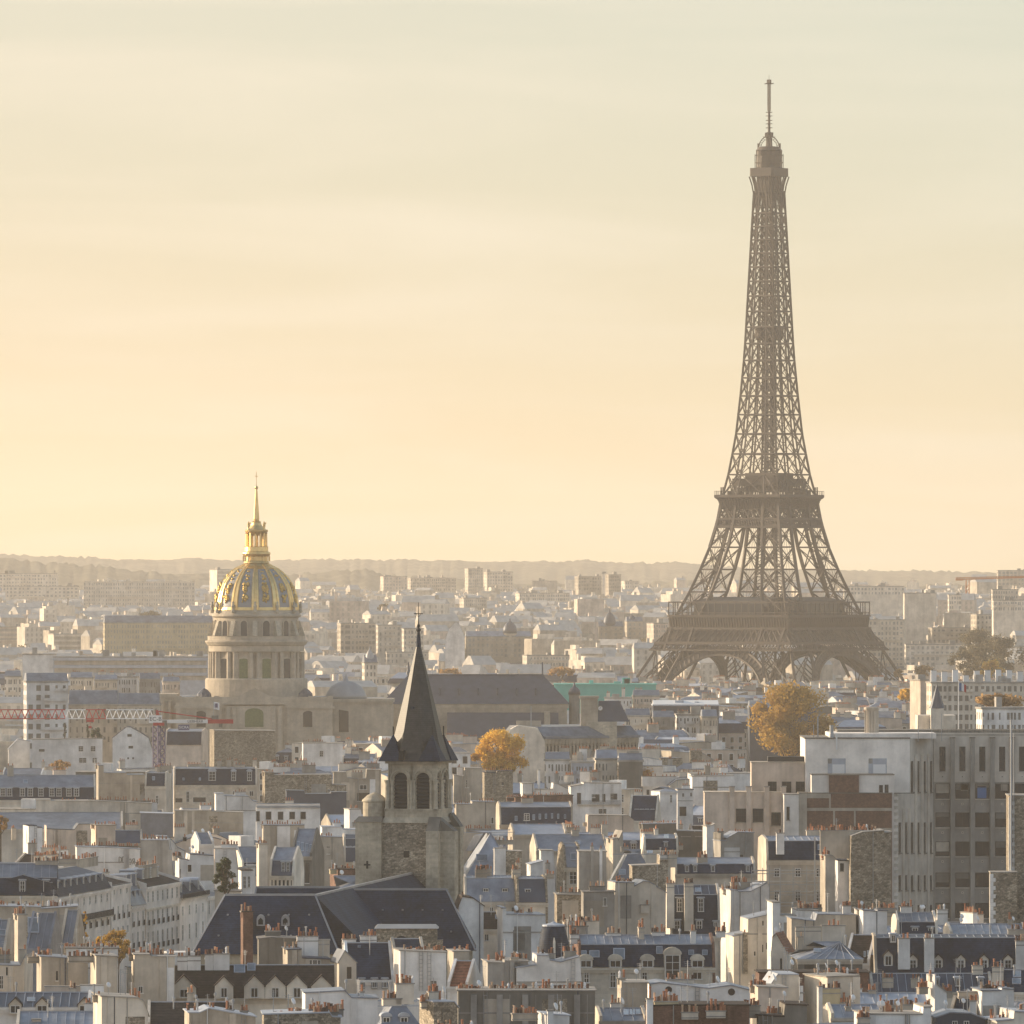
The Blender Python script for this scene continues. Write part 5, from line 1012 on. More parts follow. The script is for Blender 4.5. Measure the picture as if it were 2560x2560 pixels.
# ---------------------------------------------------------------- tower crane
def text_mesh(body, size, m, ext=.02):
    cu = bpy.data.curves.new('lettering', 'FONT'); cu.body = body; cu.size = size; cu.extrude = ext; cu.align_x = 'CENTER'; cu.align_y = 'CENTER'
    o = bpy.data.objects.new('tmp', cu); COL.objects.link(o); bpy.context.view_layer.update(); dg = bpy.context.evaluated_depsgraph_get(); me = bpy.data.meshes.new_from_object(o.evaluated_get(dg)); bpy.data.objects.remove(o); me.materials.clear(); me.materials.append(MT[m]); return me
def crane():
    d = 2300; c = 'E'; cx = X(CU(c, 893), d); t = thing('tower_crane', 'red and white tower crane with a long lattice jib beneath the gilded dome', 'crane', (cx, d, 0)); s = CR[c][2] * d / F
    q = lambda x, y: (X(CU(c, x), d) - cx, Z(CV(c, y), d)); m = MB(); zt = q(0, 1042)[1]; w = 1.15
    def lat(m, zs, mi):
        for z0, z1 in zip(zs, zs[1:]):
            for x in (-w, w):
                for y in (-w, w): m.beam((x, y, z0), (x, y, z1), .26, mi)
            for x in (-w, w): m.beam((x, -w, z0), (x, w, z1), .16, mi); m.beam((-w, x, z0), (w, x, z1), .16, mi); m.beam((w, x, z0), (-w, x, z1), .16, mi); m.beam((x, -w, z1), (x, w, z1), .16, mi); m.beam((-w, x, z1), (w, x, z1), .16, mi); m.beam((x, w, z0), (x, -w, z1), .16, mi)
    n = int(zt / 2.2); lat(m, [zt * i / n for i in range(n + 1)], 0); m.build('mast', [MT['violet']], t, (0, 0, 0), R(38))
    m = MB(); z1 = q(0, 1025)[1]; m.box(-1.5, 1.5, -1.5, 1.5, zt, z1); m.box(-.9, .9, -1, 1, z1, q(0, 990)[1]); m.beam((-.4, 0, z1), (-.6, 0, q(0, 955)[1]), .5); m.beam((.7, 0, z1), (-.5, 0, q(0, 955)[1]), .4); a, b = q(845, 1022), q(848, 985); m.box(.9, 2.2, -1.4, .2, z1 - 1.4, z1 + .6, 1); m.build('slewing_unit', [MT['red'], MT['dim']], t)
    m = MB(); zlo, zhi = q(0, 1003)[1], q(0, 953)[1]; xs = [q(x, 0)[0] for x in range(862, -420, -38)]
    for i, (x0, x1) in enumerate(zip(xs, xs[1:])):
        px = (x0 + x1) / 2 / s + 893; mi = 1 if (605 < px or 365 < px < 480 or -120 < px < 0) else 0; xm = (x0 + x1) / 2
        for y in (-.7, .7): m.beam((x0, y, zlo), (x1, y, zlo), .22, mi); m.beam((x0, y, zlo), (xm, 0, zhi), .15, mi); m.beam((xm, 0, zhi), (x1, y, zlo), .15, mi)
        m.beam((x0, 0, zhi), (x1, 0, zhi), .26, mi); m.beam((x0, -.7, zlo), (x1, .7, zlo), .13, mi)
    m.build('jib', [MT['red'], MT['paper']], t); m = MB(); x = q(507, 0)[0]; m.box(x - 1, x + 1, -.8, .8, zlo - .9, zlo - .2); m.beam((x, 0, zlo - .9), (x, 0, zlo - 2.2), .12); m.box(x - .4, x + .4, -.2, .2, zlo - 2.6, zlo - 2.0); m.build('trolley', [MT['red']], t)
    m = MB(); a, b, e = q(915, 1018)[0], q(1168, 1018)[0], q(1310, 1018)[0]; z0, z1 = q(0, 1028)[1], q(0, 1009)[1]; m.box(a - .6, b, -1, 1, z0, z1, 1); m.box(b, e, -1.05, 1.05, z0 - .1, z1 + .1, 0); m.beam((q(890, 0)[0], 0, q(0, 962)[1]), (b + 1, 0, q(0, 1003)[1]), .3, 0); m.build('counter_jib', [MT['red'], MT['paper']], t)
    m = MB(); x = q(1208, 0)[0]; m.box(x - .9, x + .9, -.9, .9, z1 + .1, q(0, 985)[1]); m.box(x + 1, x + 2, -.7, .7, z0 - 1.2, z1); m.build('counterweight', [MT['dim']], t)
    def sign(name, x0, x1, y0, y1, bg, txt, tm, size, yy=-1.3):
        a, b = q(x0, y1), q(x1, y0); m = MB(); m.box(a[0], b[0], yy - .12, yy, a[1], b[1], 0); o = m.build(name, [MT[bg]], t)
        me = text_mesh(txt, size, tm); l = link('lettering', me, o, ((a[0] + b[0]) / 2, yy - .15, (a[1] + b[1]) / 2)); l.rotation_euler = (R(90), 0, 0); sx = (b[0] - a[0]) * .88 / max(.1, me_w(me)); l.scale = (sx, sx, 1); return o
    def me_w(me): xs = [v.co.x for v in me.vertices]; return max(xs) - min(xs)
    sign('name_board', 838, 912, 984, 1027, 'paper', 'EC-B', 'iron', 1.4); sign('name_board', 1003, 1065, 1036, 1068, 'violet', 'SICRA', 'paper', 1.2)
    me = text_mesh('LIEBHERR', 1.0, 'iron'); l = link('lettering', me, t, (q(1098, 0)[0], -1.03, (z0 + z1) / 2)); l.rotation_euler = (R(90), 0, 0); k = (q(1142, 0)[0] - q(1055, 0)[0]) / me_w(me); l.scale = (k, k, 1)
    m = MB(); x = q(1199, 0)[0]; m.beam((x, 0, z1), (x, 0, q(0, 905)[1]), .1); m.build('flag_pole', MT['steel'], t); a, b = q(1201, 950), q(1232, 908); m = MB()
    for i in range(6):
        f0, f1 = i / 6, (i + 1) / 6; xx = lambda f: a[0] + (b[0] - a[0]) * f; yy = lambda f: .25 * math.sin(f * 6); dr = lambda f: -.25 * f; p = [(xx(f0), yy(f0), a[1] + dr(f0)), (xx(f1), yy(f1), a[1] + dr(f1)), (xx(f1), yy(f1), b[1] + dr(f1)), (xx(f0), yy(f0), b[1] + dr(f0))]; m.hexa([(x_, y_, z_) for x_, y_, z_ in (p[0], p[1])] + [(x_, y_ + .04, z_) for x_, y_, z_ in (p[1], p[0])] + [(x_, y_, z_) for x_, y_, z_ in (p[3], p[2])] + [(x_, y_ + .04, z_) for x_, y_, z_ in (p[2], p[3])], 0)
    m.box(xx(.25), xx(.7), -.4, -.3, a[1] + .45, b[1] - .45, 1); m.build('flag', [MT['flagw'], MT['violet']], t)
    PROT.append((0, 590, 1768, 1910, d))
crane()
def far_crane():
    d = 5600; t = thing('tower_crane', 'small orange crane standing on the hazy hillside', 'crane', (X(2419, d), d, ground_z(d))); g = ground_z(d); z = lambda y: Z(1350 + y * .4452, d) - g; m = MB()
    for x in (-1, 1):
        for y in (-1, 1): m.beam((x, y, 0), (x, y, z(225)), .6)
    zz = 0
    while zz < z(225) - 3:
        for x in (-1, 1): m.beam((x, -1, zz), (x, 1, zz + 3), .35); m.beam((-1, x, zz), (1, x, zz + 3), .35)
        zz += 3
    m.build('mast', MT['orange'], t); m = MB(); x0, x1 = X(1700 + 1548 * .4452, d) - X(2419, d), X(2560, d) - X(2419, d); m.beam((x0, 0, z(222)), (x1, 0, z(210)), .8); m.beam((x0, 0, z(212)), (x1, 0, z(203)), .5)
    for i in range(28): f = i / 28; m.beam((x0 + (x1 - x0) * f, 0, z(222 - 12 * f)), (x0 + (x1 - x0) * (f + .036), 0, z(212 - 9 * f)), .35)
    m.box(x0, x0 + 5, -1, 1, z(228), z(216)); m.build('jib', MT['orange'], t)
far_crane()
def flag():
    d = 2050; c = 'G'; x = X(CU(c, 1565), d); t = thing('flagpole', 'white flagpole flying a blue, white and red flag above the roofs', 'flag', (x, d, 0)); m = MB(); m.lathe([(.12, 0), (.08, Z(CV(c, 795), d)), (.14, Z(CV(c, 795), d)), (.02, Z(CV(c, 790), d))], 8); m.build('pole', MT['paper'], t)
    z1, z0 = Z(CV(c, 803), d), Z(CV(c, 845), d); L = 1.7
    f = MB()
    for i in range(9):
        a, b = i / 9, (i + 1) / 9; g = lambda k: (.1 + L * k, .35 * math.sin(k * 7), -.55 * k * k); p0, p1 = g(a), g(b); f.hexa([(p0[0], p0[1], z0 + p0[2]), (p1[0], p1[1], z0 + p1[2]), (p1[0], p1[1] + .03, z0 + p1[2]), (p0[0], p0[1] + .03, z0 + p0[2]), (p0[0], p0[1], z1 + p0[2]), (p1[0], p1[1], z1 + p1[2]), (p1[0], p1[1] + .03, z1 + p1[2]), (p0[0], p0[1] + .03, z1 + p0[2])], i // 3)
    f.build('flag_cloth', [MT['blue'], MT['flagw'], MT['red']], t)
flag()
# ---------------------------------------------------------------- the near rooftops, measured one by one (crops A-D of the photograph)
# ---- A: the quarter below the red and white crane
M('A', 'white fronted building with seam metal roof and paired white dormers below a terrace wall', -160, 700, 112, 200, 292, 300, 'cream', 'zinc', 'slate', 20, 12, 4, 0, [(204, 262, 44, [22, 70, 165, 222, 300, 380, 432, 505, 560])], ch=[(55, 100, 40, 3)], ybm=1.2, cl=3)
P('A', 'tall beige party wall with a trapezoid outline beside a slim stepped chimney', [(690, 40), (758, 40), (760, 95), (925, 95), (930, 110), (1060, 108), (1112, 235), (1112, 330)], 330, 'beige', 'zinc', 26, 10, 6, ch=[(700, 750, 40, 4), (330, 410, 48, 4)], cw='beige')
P('A', 'low broad beige wall carrying a broken row of chimney pots', [(250, 292), (370, 292), (372, 300), (690, 300), (950, 310), (1110, 318)], 425, 'beige', 'grey', 24.5, 8, 3, ch=[(380, 560, 300, 8), (650, 930, 290, 15), (960, 1100, 296, 5)], cw='grey')
M('A', 'slate mansard with a pale skylight and a zinc cap next to the trapezoid wall', 1062, 1260, 88, 96, 190, 320, 'cream', 'zinc', 'slate', 22, 10, -6, 0, [], ch=[(1165, 1255, 40, 5)], sky=[(1115, 1135, 120, 148)], win=[(1150, 320, 22, 60)])
M('A', 'ornate stone building with round headed white dormers in a dark slate mansard', 1255, 1880, 52, 64, 182, 325, 'ashlar', 'zinc', 'slate', 22, 12, 3, 0, [(82, 148, 58, [1553], 'a'), (82, 150, 38, [1710, 1826], 'a')], ch=[(1470, 1500, 5, 2), (1590, 1620, 5, 2), (1660, 1690, 0, 2), (1710, 1740, 5, 2), (1850, 1880, 0, 2)], sky=[(1335, 1350, 130, 150), (1455, 1470, 130, 150)], win=[(1375, 305, 22, 75), (1715, 260, 24, 34), (1840, 262, 30, 36), (1310, 310, 50, 30, 'd'), (1460, 308, 90, 34, 'd')], cl=2)
P('A', 'bright white windowless wall stepping down to a dark shed roof', [(1560, 248), (1640, 248), (1645, 262), (1820, 268), (1850, 300), (1880, 305)], 380, 'white', 'zinc', 24, 9, 4)
M('A', 'very long low blue grey zinc roof with hardly any wall showing', -120, 900, 384, None, 500, 520, 'cream', 'zinc', 'zinc', 19, 22, 3, 0, ch=[(760, 830, 412, 5), (690, 870, 462, 8)], cl=3)
P('A', 'pale blue zinc clad box with a bright ridge over a brown wall', [(1020, 388), (1265, 394)], 475, 'zinc', 'zincl', 24, 7, 2, cl=2)
P('A', 'wide brown beige wall with a tall steel pipe in front', [(1268, 372), (1540, 372), (1545, 350), (1552, 378), (1780, 385)], 490, 'beige', 'grey', 23.5, 7, 3, ch=[(1300, 1420, 372, 0), (1440, 1475, 420, 0, None, 'grey')])
P('A', 'narrow white house with a slate pavilion roof near the long blue zinc roof', [(150, 575), (205, 482), (272, 482), (274, 495), (310, 495), (311, 560)], 600, 'white', 'slate', 24, 9, 10, ch=[(85, 115, 495, 3), (228, 310, 585, 8)])
P('A', 'pale pink party wall streaked with soot below a flat dark roof', [(310, 480), (345, 505), (545, 512), (575, 470), (660, 470)], 610, 'pink', 'zincd', 23.4, 8, 6, ch=[(330, 500, 595, 11)], cw='pink')
P('A', 'small pink box building crowned by six chimney pots', [(655, 478), (845, 478)], 612, 'pink', 'grey', 23, 7, 12, ch=[(665, 850, 470, 8)], cw='pink')
M('A', 'dark seamed lean roof with a blue edge between two pink walls', 755, 1042, 515, None, 604, 640, 'beige', 'zincd', 'zincd', 19.5, 10, 4, 0, ch=[(1045, 1130, 560, 6)])
P('A', 'long white party wall with scrawled graffiti under rows of pots', [(535, 636), (790, 640), (1000, 652), (1026, 655)], 900, 'white', 'zinc', 23.4, 8, 5, ch=[(560, 700, 625, 9), (720, 860, 622, 8), (870, 1010, 628, 10)], cw='grey', cl=3)
P('A', 'grey blank gable with a white projecting chimney flue and a steep right slope', [(1030, 640), (1032, 588), (1232, 588), (1278, 860)], 880, 'grey', 'zinc', 24.5, 8, 0, ch=[(1030, 1135, 618, 6), (1040, 1230, 580, 7)], cw='white')
P('A', 'white wall with a swooping roofline above grey sheds', [(1130, 562), (1230, 565), (1262, 590), (1300, 640), (1350, 665)], 700, 'white', 'zinc', 24, 8, 4, ch=[(1340, 1365, 560, 1, 2, 'black')])
M('A', 'small ribbed zinc roof over a white attic with a dormer door', 1385, 1565, 532, None, 610, 690, 'white', 'zinc', 'zinc', 20.3, 9, 12, 0, win=[(1580, 640, 16, 40)], ch=[(1560, 1605, 498, 4)])
P('A', 'tall white stair block with a long sloping skylight side', [(1270, 720), (1385, 735), (1390, 690), (1562, 700), (1568, 870)], 960, 'white', 'zincd', 23.6, 8, 7, ch=[(1265, 1330, 700, 4), (1425, 1500, 700, 3)], win=[(1330, 885, 22, 90, 'd')])
P('A', 'white backdrop wall behind the green roof terrace with a blue sheet on it', [(1560, 650), (1725, 650), (1745, 800), (1870, 780)], 970, 'white', 'grey', 24, 8, 2)
P('A', 'narrow white house with two tall windows beside the abbey slates', [(1735, 808), (1845, 808)], 980, 'white', 'tile', 22, 7, 6, win=[(1790, 935, 22, 84), (1822, 930, 18, 80)])
# the street fronts seen at a slant
M('A', 'corner apartment building with dark slate mansard and a long iron balcony', -60, 418, 758, 862, 990, 1290, 'ashlar', 'zinc', 'slate', 21.2, 12, 2, 0, [(880, 975, 52, [165, 337])], [(1030, 1100, 5, 26)], ch=[(430, 555, 722, 9), (260, 425, 735, 10)], d=1341, ybm=1.3, party=0, cl=3)
M('A', 'slanting wing of dark stone with eight narrow white dormers in slate', 418, 800, 770, 858, 968, 1300, 'palewing', 'zinc', 'slate', 21, 11, 0, 0, (), [(990, 1060, 9, 1.1), (1140, 1240, 9, 1.1, 'r')], ch=[(560, 700, 725, 9)], fac=(418, 1341, 805, 1383), party=0, cl=0)
for i in range(8): BLD[-1].dormer(BLD[-1].W * (i + .6) / 8.4, BLD[-1].top(5, 0) + .4, 1.15, 2.0, 's', .5)
BLD[-1].balcony(BLD[-1].W * .25, BLD[-1].W, BLD[-1].top(5, 0) - 4.4); BLD[-1].course(BLD[-1].top(5, 0) - 8.2, .35, .25)
M('A', 'slim white house front with tall shutters and a triangular dark roof', 812, 950, 815, None, 905, 1290, 'palewing', 'tile', 'tile', 20, 10, 0, 0, (), [(925, 975, 3, .9), (1060, 1160, 4, 1.0, 'r'), (1215, 1260, 4, 1.0)], fac=(812, 1384, 952, 1400), cl=0)
M('A', 'house front with two grey zinc attic storeys over a cream wall', 950, 1060, 820, 900, 1060, 1420, 'palewing', 'zinc', 'zinc', 20, 10, 0, 0, (), [(1105, 1215, 3, 1.0, 'r'), (1255, 1370, 3, 1.0, 'r')], fac=(952, 1400, 1065, 1412), ybm=1.6, cl=0, pm='beige')
for z_ in (.5, 3.2):
    for i in range(3): BLD[-1].dormer(BLD[-1].W * (i + .6) / 3.2, BLD[-1].top(5, 0) + z_, 1.1, 1.8, 's', .35 + z_ * .25)
M('A', 'cream house front with six bays of tall windows and a brown tiled roof', 1060, 1312, 786, None, 905, 1410, 'palewing', 'tile', 'tile', 20, 11, 0, 0, (), [(945, 1020, 7, 1.15), (1085, 1190, 7, 1.15, 'r'), (1235, 1365, 7, 1.2, 'r')], fac=(1065, 1412, 1312, 1440), ch=[(1030, 1135, 770, 6, 3, 'beige')], cl=0)
for i in range(4): BLD[-1].dormer(BLD[-1].W * (i + .7) / 4.6, BLD[-1].top(5, 3.0), 1.2, 1.5, 's', 2.6)
BLD[-1].course(BLD[-1].top(5, 0) - 4.1, .35, .22)
M('A', 'white house front with three white dormers in black slate above an iron rail', 1312, 1505, 870, 895, 995, 1390, 'palewing', 'zinc', 'slate', 20, 10, 0, 0, (), [(1055, 1120, 4, 1.0), (1190, 1300, 4, 1.1)], fac=(1312, 1440, 1508, 1462), cl=0, ybm=1.5)
for i in range(3): BLD[-1].dormer(BLD[-1].W * (i + .55) / 3.1, BLD[-1].top(5, 0) + .35, 1.3, 2.1, 'a', .5)
BLD[-1].balcony(0, BLD[-1].W, BLD[-1].top(5, 0) - .1, .8)
M('A', 'pale house end at the far end of the slanting street fronts', 1505, 1640, 900, None, 985, 1300, 'palewing', 'zinc', 'zincd', 20, 10, 0, 0, (), [(1015, 1120, 3, 1.0)], fac=(1508, 1462, 1640, 1476), cl=0)
P('A', 'green planted roof terrace with a low wall above the white dormer house', [(1560, 958), (1765, 962)], 985, 'beige', 'roofgrey', 20.5, 8, 2, cl=0, d=1412)
# lower left
P('A', 'beige stepped chimney wall topped with a crowd of tall pipes', [(-60, 1070), (300, 1078), (300, 1090), (565, 1072)], 1180, 'beige', 'zinc', 22.3, 9, 3, ch=[(-40, 80, 1066, 6), (125, 290, 1072, 10), (310, 540, 1066, 13)], cw='grey', cl=4)
M('A', 'steep zinc shed roof striped with seams and a dark skylight', -80, 112, 1170, None, 1400, 1420, 'beige', 'zinc', 'zinc', 17, 14, -10, 0, sky=[(-10, 45, 1240, 1285)])
P('A', 'square beige chimney stack building standing tall between zinc sheds', [(100, 1135), (196, 1135)], 1390, 'beige', 'grey', 23.5, 3, 16, ch=[(104, 192, 1122, 6)], cl=0)
M('A', 'steep zinc roof with a pale blue roof window beside the square stack', 196, 460, 1120, None, 1370, 1430, 'zinc', 'zinc', 'zinc', 17.5, 14, -14, 0, sky=[(205, 290, 1150, 1265)], win=[(380, 1420, 20, 60)])
M('A', 'dark zinc slope running down toward the slanting corner facade', 445, 625, 1100, None, 1335, 1400, 'beige', 'zinc', 'zinc', 17.8, 14, -16, 0)
P('A', 'white roof terrace wall edged by a row of orange pots', [(465, 1378), (865, 1380)], 1445, 'white', 'roofgrey', 22.6, 7, 3, ch=[(470, 660, 1376, 11), (670, 860, 1370, 8)], cl=3)
P('A', 'broad beige wall topped by a dense line of small pots', [(640, 1432), (860, 1438)], 1650, 'beige', 'grey', 23.2, 8, 8, ch=[(500, 720, 1432, 13), (730, 860, 1440, 3)], cw='grey')
P('A', 'large plain beige wall with a rounded zinc roof corner', [(240, 1440), (405, 1444), (500, 1452), (575, 1480), (645, 1486)], 1645, 'beige', 'zinc', 22.6, 9, 7, ch=[(205, 395, 1436, 12)], win=[(418, 1612, 14, 70, 'd')], cl=2)
P('A', 'off white gable sloping down to a narrow window at the edge of the view', [(-40, 1500), (150, 1505), (240, 1450), (242, 1444)], 1690, 'cream', 'zinc', 22, 9, -4, ch=[(-30, 75, 1420, 6), (145, 190, 1380, 3)], win=[(12, 1670, 30, 95), (52, 1575, 12, 60, 'd')])
P('A', 'tall beige wall with fat plaster buttresses and a row of dark pots', [(940, 1425), (1100, 1425), (1110, 1440), (1280, 1440)], 1725, 'beige', 'grey', 23.2, 9, 5, ch=[(945, 985, 1420, 4), (1025, 1275, 1420, 14)], cw='beige', win=[(1030, 1702, 36, 50)], cl=2)
M('A', 'brown tiled building with a line of big white gabled dormers and chunky white chimneys', 1090, 2450, 1500, None, 1735, 1790, 'cream', 'tile', 'tile', 17.4, 11, 2, 0, [(1660, 1730, 140, [1172], 'g', -1.2), (1660, 1730, 175, [1348], 'g', -1.2), (1650, 1730, 135, [1640], 'g', -1.2), (1650, 1730, 150, [1862, 2015, 2173, 2353], 'g', -1.2)], ch=[(1300, 1372, 1432, 3, 5, 'white'), (1374, 1470, 1428, 4, 5, 'white'), (1500, 1560, 1418, 4, 5, 'white'), (1562, 1680, 1412, 7, 5, 'white')], sky=[(1712, 1795, 1500, 1560), (1810, 1870, 1490, 1545)], cl=3, party=0)
M('A', 'big plain roof of dark brown tiles behind thin aerials', 1050, 1700, 1770, None, 1945, 1950, 'beige', 'tile', 'tile', 16, 14, 2, 0, cl=4, ch=[(1370, 1440, 1850, 2), (1530, 1570, 1840, 1)])
M('A', 'black seamed zinc roof with white gabled skylights along its foot', -60, 660, 1700, None, 1800, 1850, 'white', 'zincd', 'zincd', 18, 12, 1, 0, [(1812, 1846, 92, [115, 310, 620], 'g', -.5)], ch=[(330, 580, 1650, 0, 9, 'pink'), (590, 760, 1640, 0, 9, 'white')], cl=2)
M('A', 'blue zinc roof with bold seams cut by the bottom of the view', 90, 905, 1840, None, 1960, 1960, 'cream', 'zinc', 'zinc', 17, 14, 2, 0, ch=[(235, 300, 1890, 0, 3, 'pink')], cl=2)
P('A', 'cream box building with rounded corners crowded by small vents', [(655, 1730), (1010, 1742), (1050, 1760), (1085, 1850)], 1935, 'cream', 'grey', 22.6, 9, 9, ch=[(680, 740, 1718, 2), (950, 1035, 1745, 3)], cl=4)
P('A', 'cream stack with a leaning clay pot at the bottom edge', [(1330, 1850), (1460, 1850), (1530, 1820), (1700, 1850), (1870, 1880)], 1935, 'beige', 'zincl', 22.4, 8, 6, ch=[(1370, 1440, 1830, 3), (1530, 1575, 1815, 2), (1640, 1710, 1820, 2), (1760, 1815, 1830, 3)], cl=4)
# ---- B: around the abbey church
P('B', 'long rubble stone wall with a beige end stack under the lead coloured domes', [(40, 90), (130, 92), (135, 112), (555, 108), (556, 180), (660, 185)], 235, 'rubble', 'grey', 25.5, 8, 6, ch=[(45, 128, 90, 7), (150, 330, 108, 5)], cw='beige')
P('B', 'row of blunt dark grey metal roof boxes', [(210, 225), (355, 228), (358, 252), (545, 250), (548, 238), (662, 238)], 340, 'zincd', 'zincd', 24, 8, 3)
P('B', 'plain brown building with a boxed white window and low flat roof', [(558, 150), (562, 90), (660, 92), (668, 135), (805, 140), (810, 72), (915, 74)], 345, 'beige', 'grey', 25.5, 9, 2, ch=[(700, 780, 90, 4), (840, 880, 70, 2)], win=[(785, 215, 52, 34), (885, 225, 30, 45, 'd'), (785, 300, 90, 60, 'd')])
M('B', 'white modern attic storey with five wide windows under a flat grey roof', -10, 470, 330, 336, 350, 475, 'white', 'grey', 'grey', 24, 10, 2, 0, win=[(15, 448, 32, 78, 'p'), (92, 436, 46, 62, 'p'), (180, 436, 46, 62, 'p'), (265, 432, 46, 56, 'p'), (345, 432, 44, 56, 'p')], party=0, ybm=.2, cor=False)
P('B', 'white cubic penthouse with a small stack left of the bell tower', [(640, 362), (768, 362), (772, 385)], 505, 'white', 'grey', 25, 7, 10, ch=[(690, 745, 350, 5), (708, 735, 455, 1, 0, 'grey')])
P('B', 'low white flat roofed box with a strip of dark openings', [(465, 490), (625, 490), (640, 510), (770, 512)], 555, 'white', 'zincl', 23.2, 7, 4, win=[(395, 525, 40, 20, 'd')])
P('B', 'stepped brown gable with a white panel and a steep zinc roof flank', [(35, 478), (355, 478), (358, 560), (405, 610), (445, 650), (480, 690)], 920, 'beige', 'zinc', 25, 9, 3, ch=[(38, 350, 468, 17), (155, 250, 478, 0, 0, 'white', 700)], cw='grey')
M('B', 'pitched zinc roof with rows of glass strips beside the stepped brown gable', 255, 500, 505, None, 700, 925, 'dim', 'zinc', 'zinc', 21, 14, -8, 0, sky=[(300, 322, 600, 665), (330, 352, 605, 670), (362, 384, 612, 672), (392, 412, 620, 676)], win=[(375, 900, 30, 150, 'd'), (430, 905, 40, 60)])
M('B', 'small mansard with three tilted dormers on a stone attic', 100, 352, 640, 735, 845, 930, 'ashlar', 'zinc', 'zincd', 19, 9, -10, 0, [(745, 830, 34, [200, 235, 268])], rows=[(860, 918, 6, 14, 'd')])
P('B', 'stone chimney wall with two plaster panels at the left of the stepped gable', [(0, 615), (85, 615)], 830, 'cream', 'grey', 22.5, 4, 8, ch=[(4, 80, 610, 7)], cl=0)
P('B', 'beige party wall with a thin roof edge close to the bell tower buttress', [(430, 562), (635, 566), (636, 600), (650, 790)], 800, 'beige', 'zinc', 23.6, 8, 4, ch=[(400, 560, 555, 9)])
M('B', 'weathered grey zinc attic with hunched dormers behind the bell tower', 625, 790, 545, 575, 745, 790, 'ashlar', 'zincd', 'zincd', 18, 9, 3, 0, [(640, 730, 26, [655, 690, 725, 758], 'a', .6)])
P('B', 'low brick wall with a sunlit yellow end and a row of red pots', [(535, 806), (592, 806), (594, 800), (762, 802)], 930, 'brick', 'tile', 23.2, 7, 14, ch=[(540, 588, 796, 5, 1, 'ochre'), (625, 760, 796, 8)])  # end stack in ochre: warm sunlight painted into its colour
M('B', 'rounded pale zinc roof tucked against the bell tower', 590, 765, 848, None, 935, 940, 'ashlar', 'zinc', 'zinc', 21, 9, 3, 1)
P('B', 'beige backs of houses right of the belfry with dark corner', [(1440, 110), (1525, 125), (1528, 60), (1650, 62), (1652, 85)], 285, 'beige', 'grey', 25.6, 8, 2, ch=[(1475, 1510, 50, 4)], win=[(1545, 200, 26, 55)], cw='white')
P('B', 'rubble wall and slate lean-to below the round golden tree', [(1655, 92), (1760, 95), (1765, 82), (1880, 80)], 280, 'rubble', 'slate', 25.3, 8, 4, ch=[(1680, 1870, 75, 13)], cw='beige', win=[(1665, 205, 16, 34)])
P('B', 'beige chimney wall with swept zinc roof right of the bell tower', [(1450, 322), (1580, 325), (1582, 305), (1745, 308), (1760, 400), (1840, 470)], 475, 'beige', 'zinc', 24.4, 8, 3, ch=[(1450, 1570, 320, 8), (1590, 1740, 300, 8)])
M('B', 'huge hipped zinc roof with blue glazed slopes right of the bell tower', 1490, 1900, 515, 530, 850, 860, 'ashlar', 'zinc', 'zinc', 16, 20, 4, 1, sky=[(1610, 1700, 690, 740)], ch=[(1530, 1720, 500, 12), (1740, 1880, 585, 5)], ybm=5)
P('B', 'white chimney slab with rubble wall behind it', [(1738, 662), (1830, 662), (1832, 668), (1945, 668)], 860, 'rubble', 'grey', 22.2, 5, 6, ch=[(1742, 1826, 640, 0, 0, 'white', 860)], cl=0)
M('B', 'grey zinc mansard house with tall white dormer windows next to the abbey roof', 1500, 1920, 850, 865, 1035, 1110, 'cream', 'zinc', 'zinc', 18.5, 11, 3, 0, [(935, 1005, 52, [1682, 1822], 'n', .5)], ch=[(1605, 1690, 800, 5, 2)], rows=[(1075, 1120, 5, 26)], ybm=1.5)
P('B', 'white house with dark conical tile roof touching the abbey roof', [(1452, 1068), (1510, 1000), (1590, 1012), (1665, 1066)], 1240, 'white', 'tile', 25, 9, 4, ch=[(1500, 1520, 985, 1)], cl=0)
M('B', 'small black roofed house with a skylight and one square window', 1560, 1795, 1112, None, 1232, 1480, 'cream', 'tile', 'tile', 18.5, 9, 6, 0, win=[(1688, 1320, 32, 50)], sky=[(1750, 1786, 1135, 1165)], ch=[(1635, 1655, 1110, 1, 1, 'white')])
P('B', 'tall white wall with an iron ladder and a grimy right half', [(1765, 1200), (1795, 1085), (1830, 1085), (1832, 1130), (2115, 1135), (2118, 1150)], 1480, 'white', 'zinc', 23, 9, 5, ch=[(1890, 1960, 1120, 5), (1985, 2020, 1110, 2)], cl=2)
P('B', 'small stone pediment house with two arched windows and a zinc gable', [(548, 1470), (650, 1395), (735, 1478)], 1720, 'cream', 'zinc', 22.8, 9, 12, win=[(592, 1600, 32, 80, 'd'), (682, 1600, 34, 88, 'd'), (780, 1660, 26, 50)], cl=0)
M('B', 'slate roof with a stone ridge and small white dormers between abbey and stained wall', 610, 1010, 1338, None, 1600, 1690, 'white', 'slate', 'slate', 18, 12, 5, 0, [(1600, 1660, 34, [775, 865, 942], 's', -.3)], sky=[(745, 765, 1360, 1376)], cl=2)
M('B', 'short slate roof with copper ridge just below the arched stone chapel', 960, 1235, 1308, None, 1430, 1440, 'beige', 'slate', 'slate', 21, 10, 5, 0, cl=0)
P('B', 'big white wall stained by rising damp below the arched stone chapel', [(1000, 1396), (1392, 1408)], 1665, 'white', 'grey', 23, 8, 7, ch=[(1080, 1140, 1392, 4), (1170, 1385, 1396, 12)], cw='grey', cl=0)
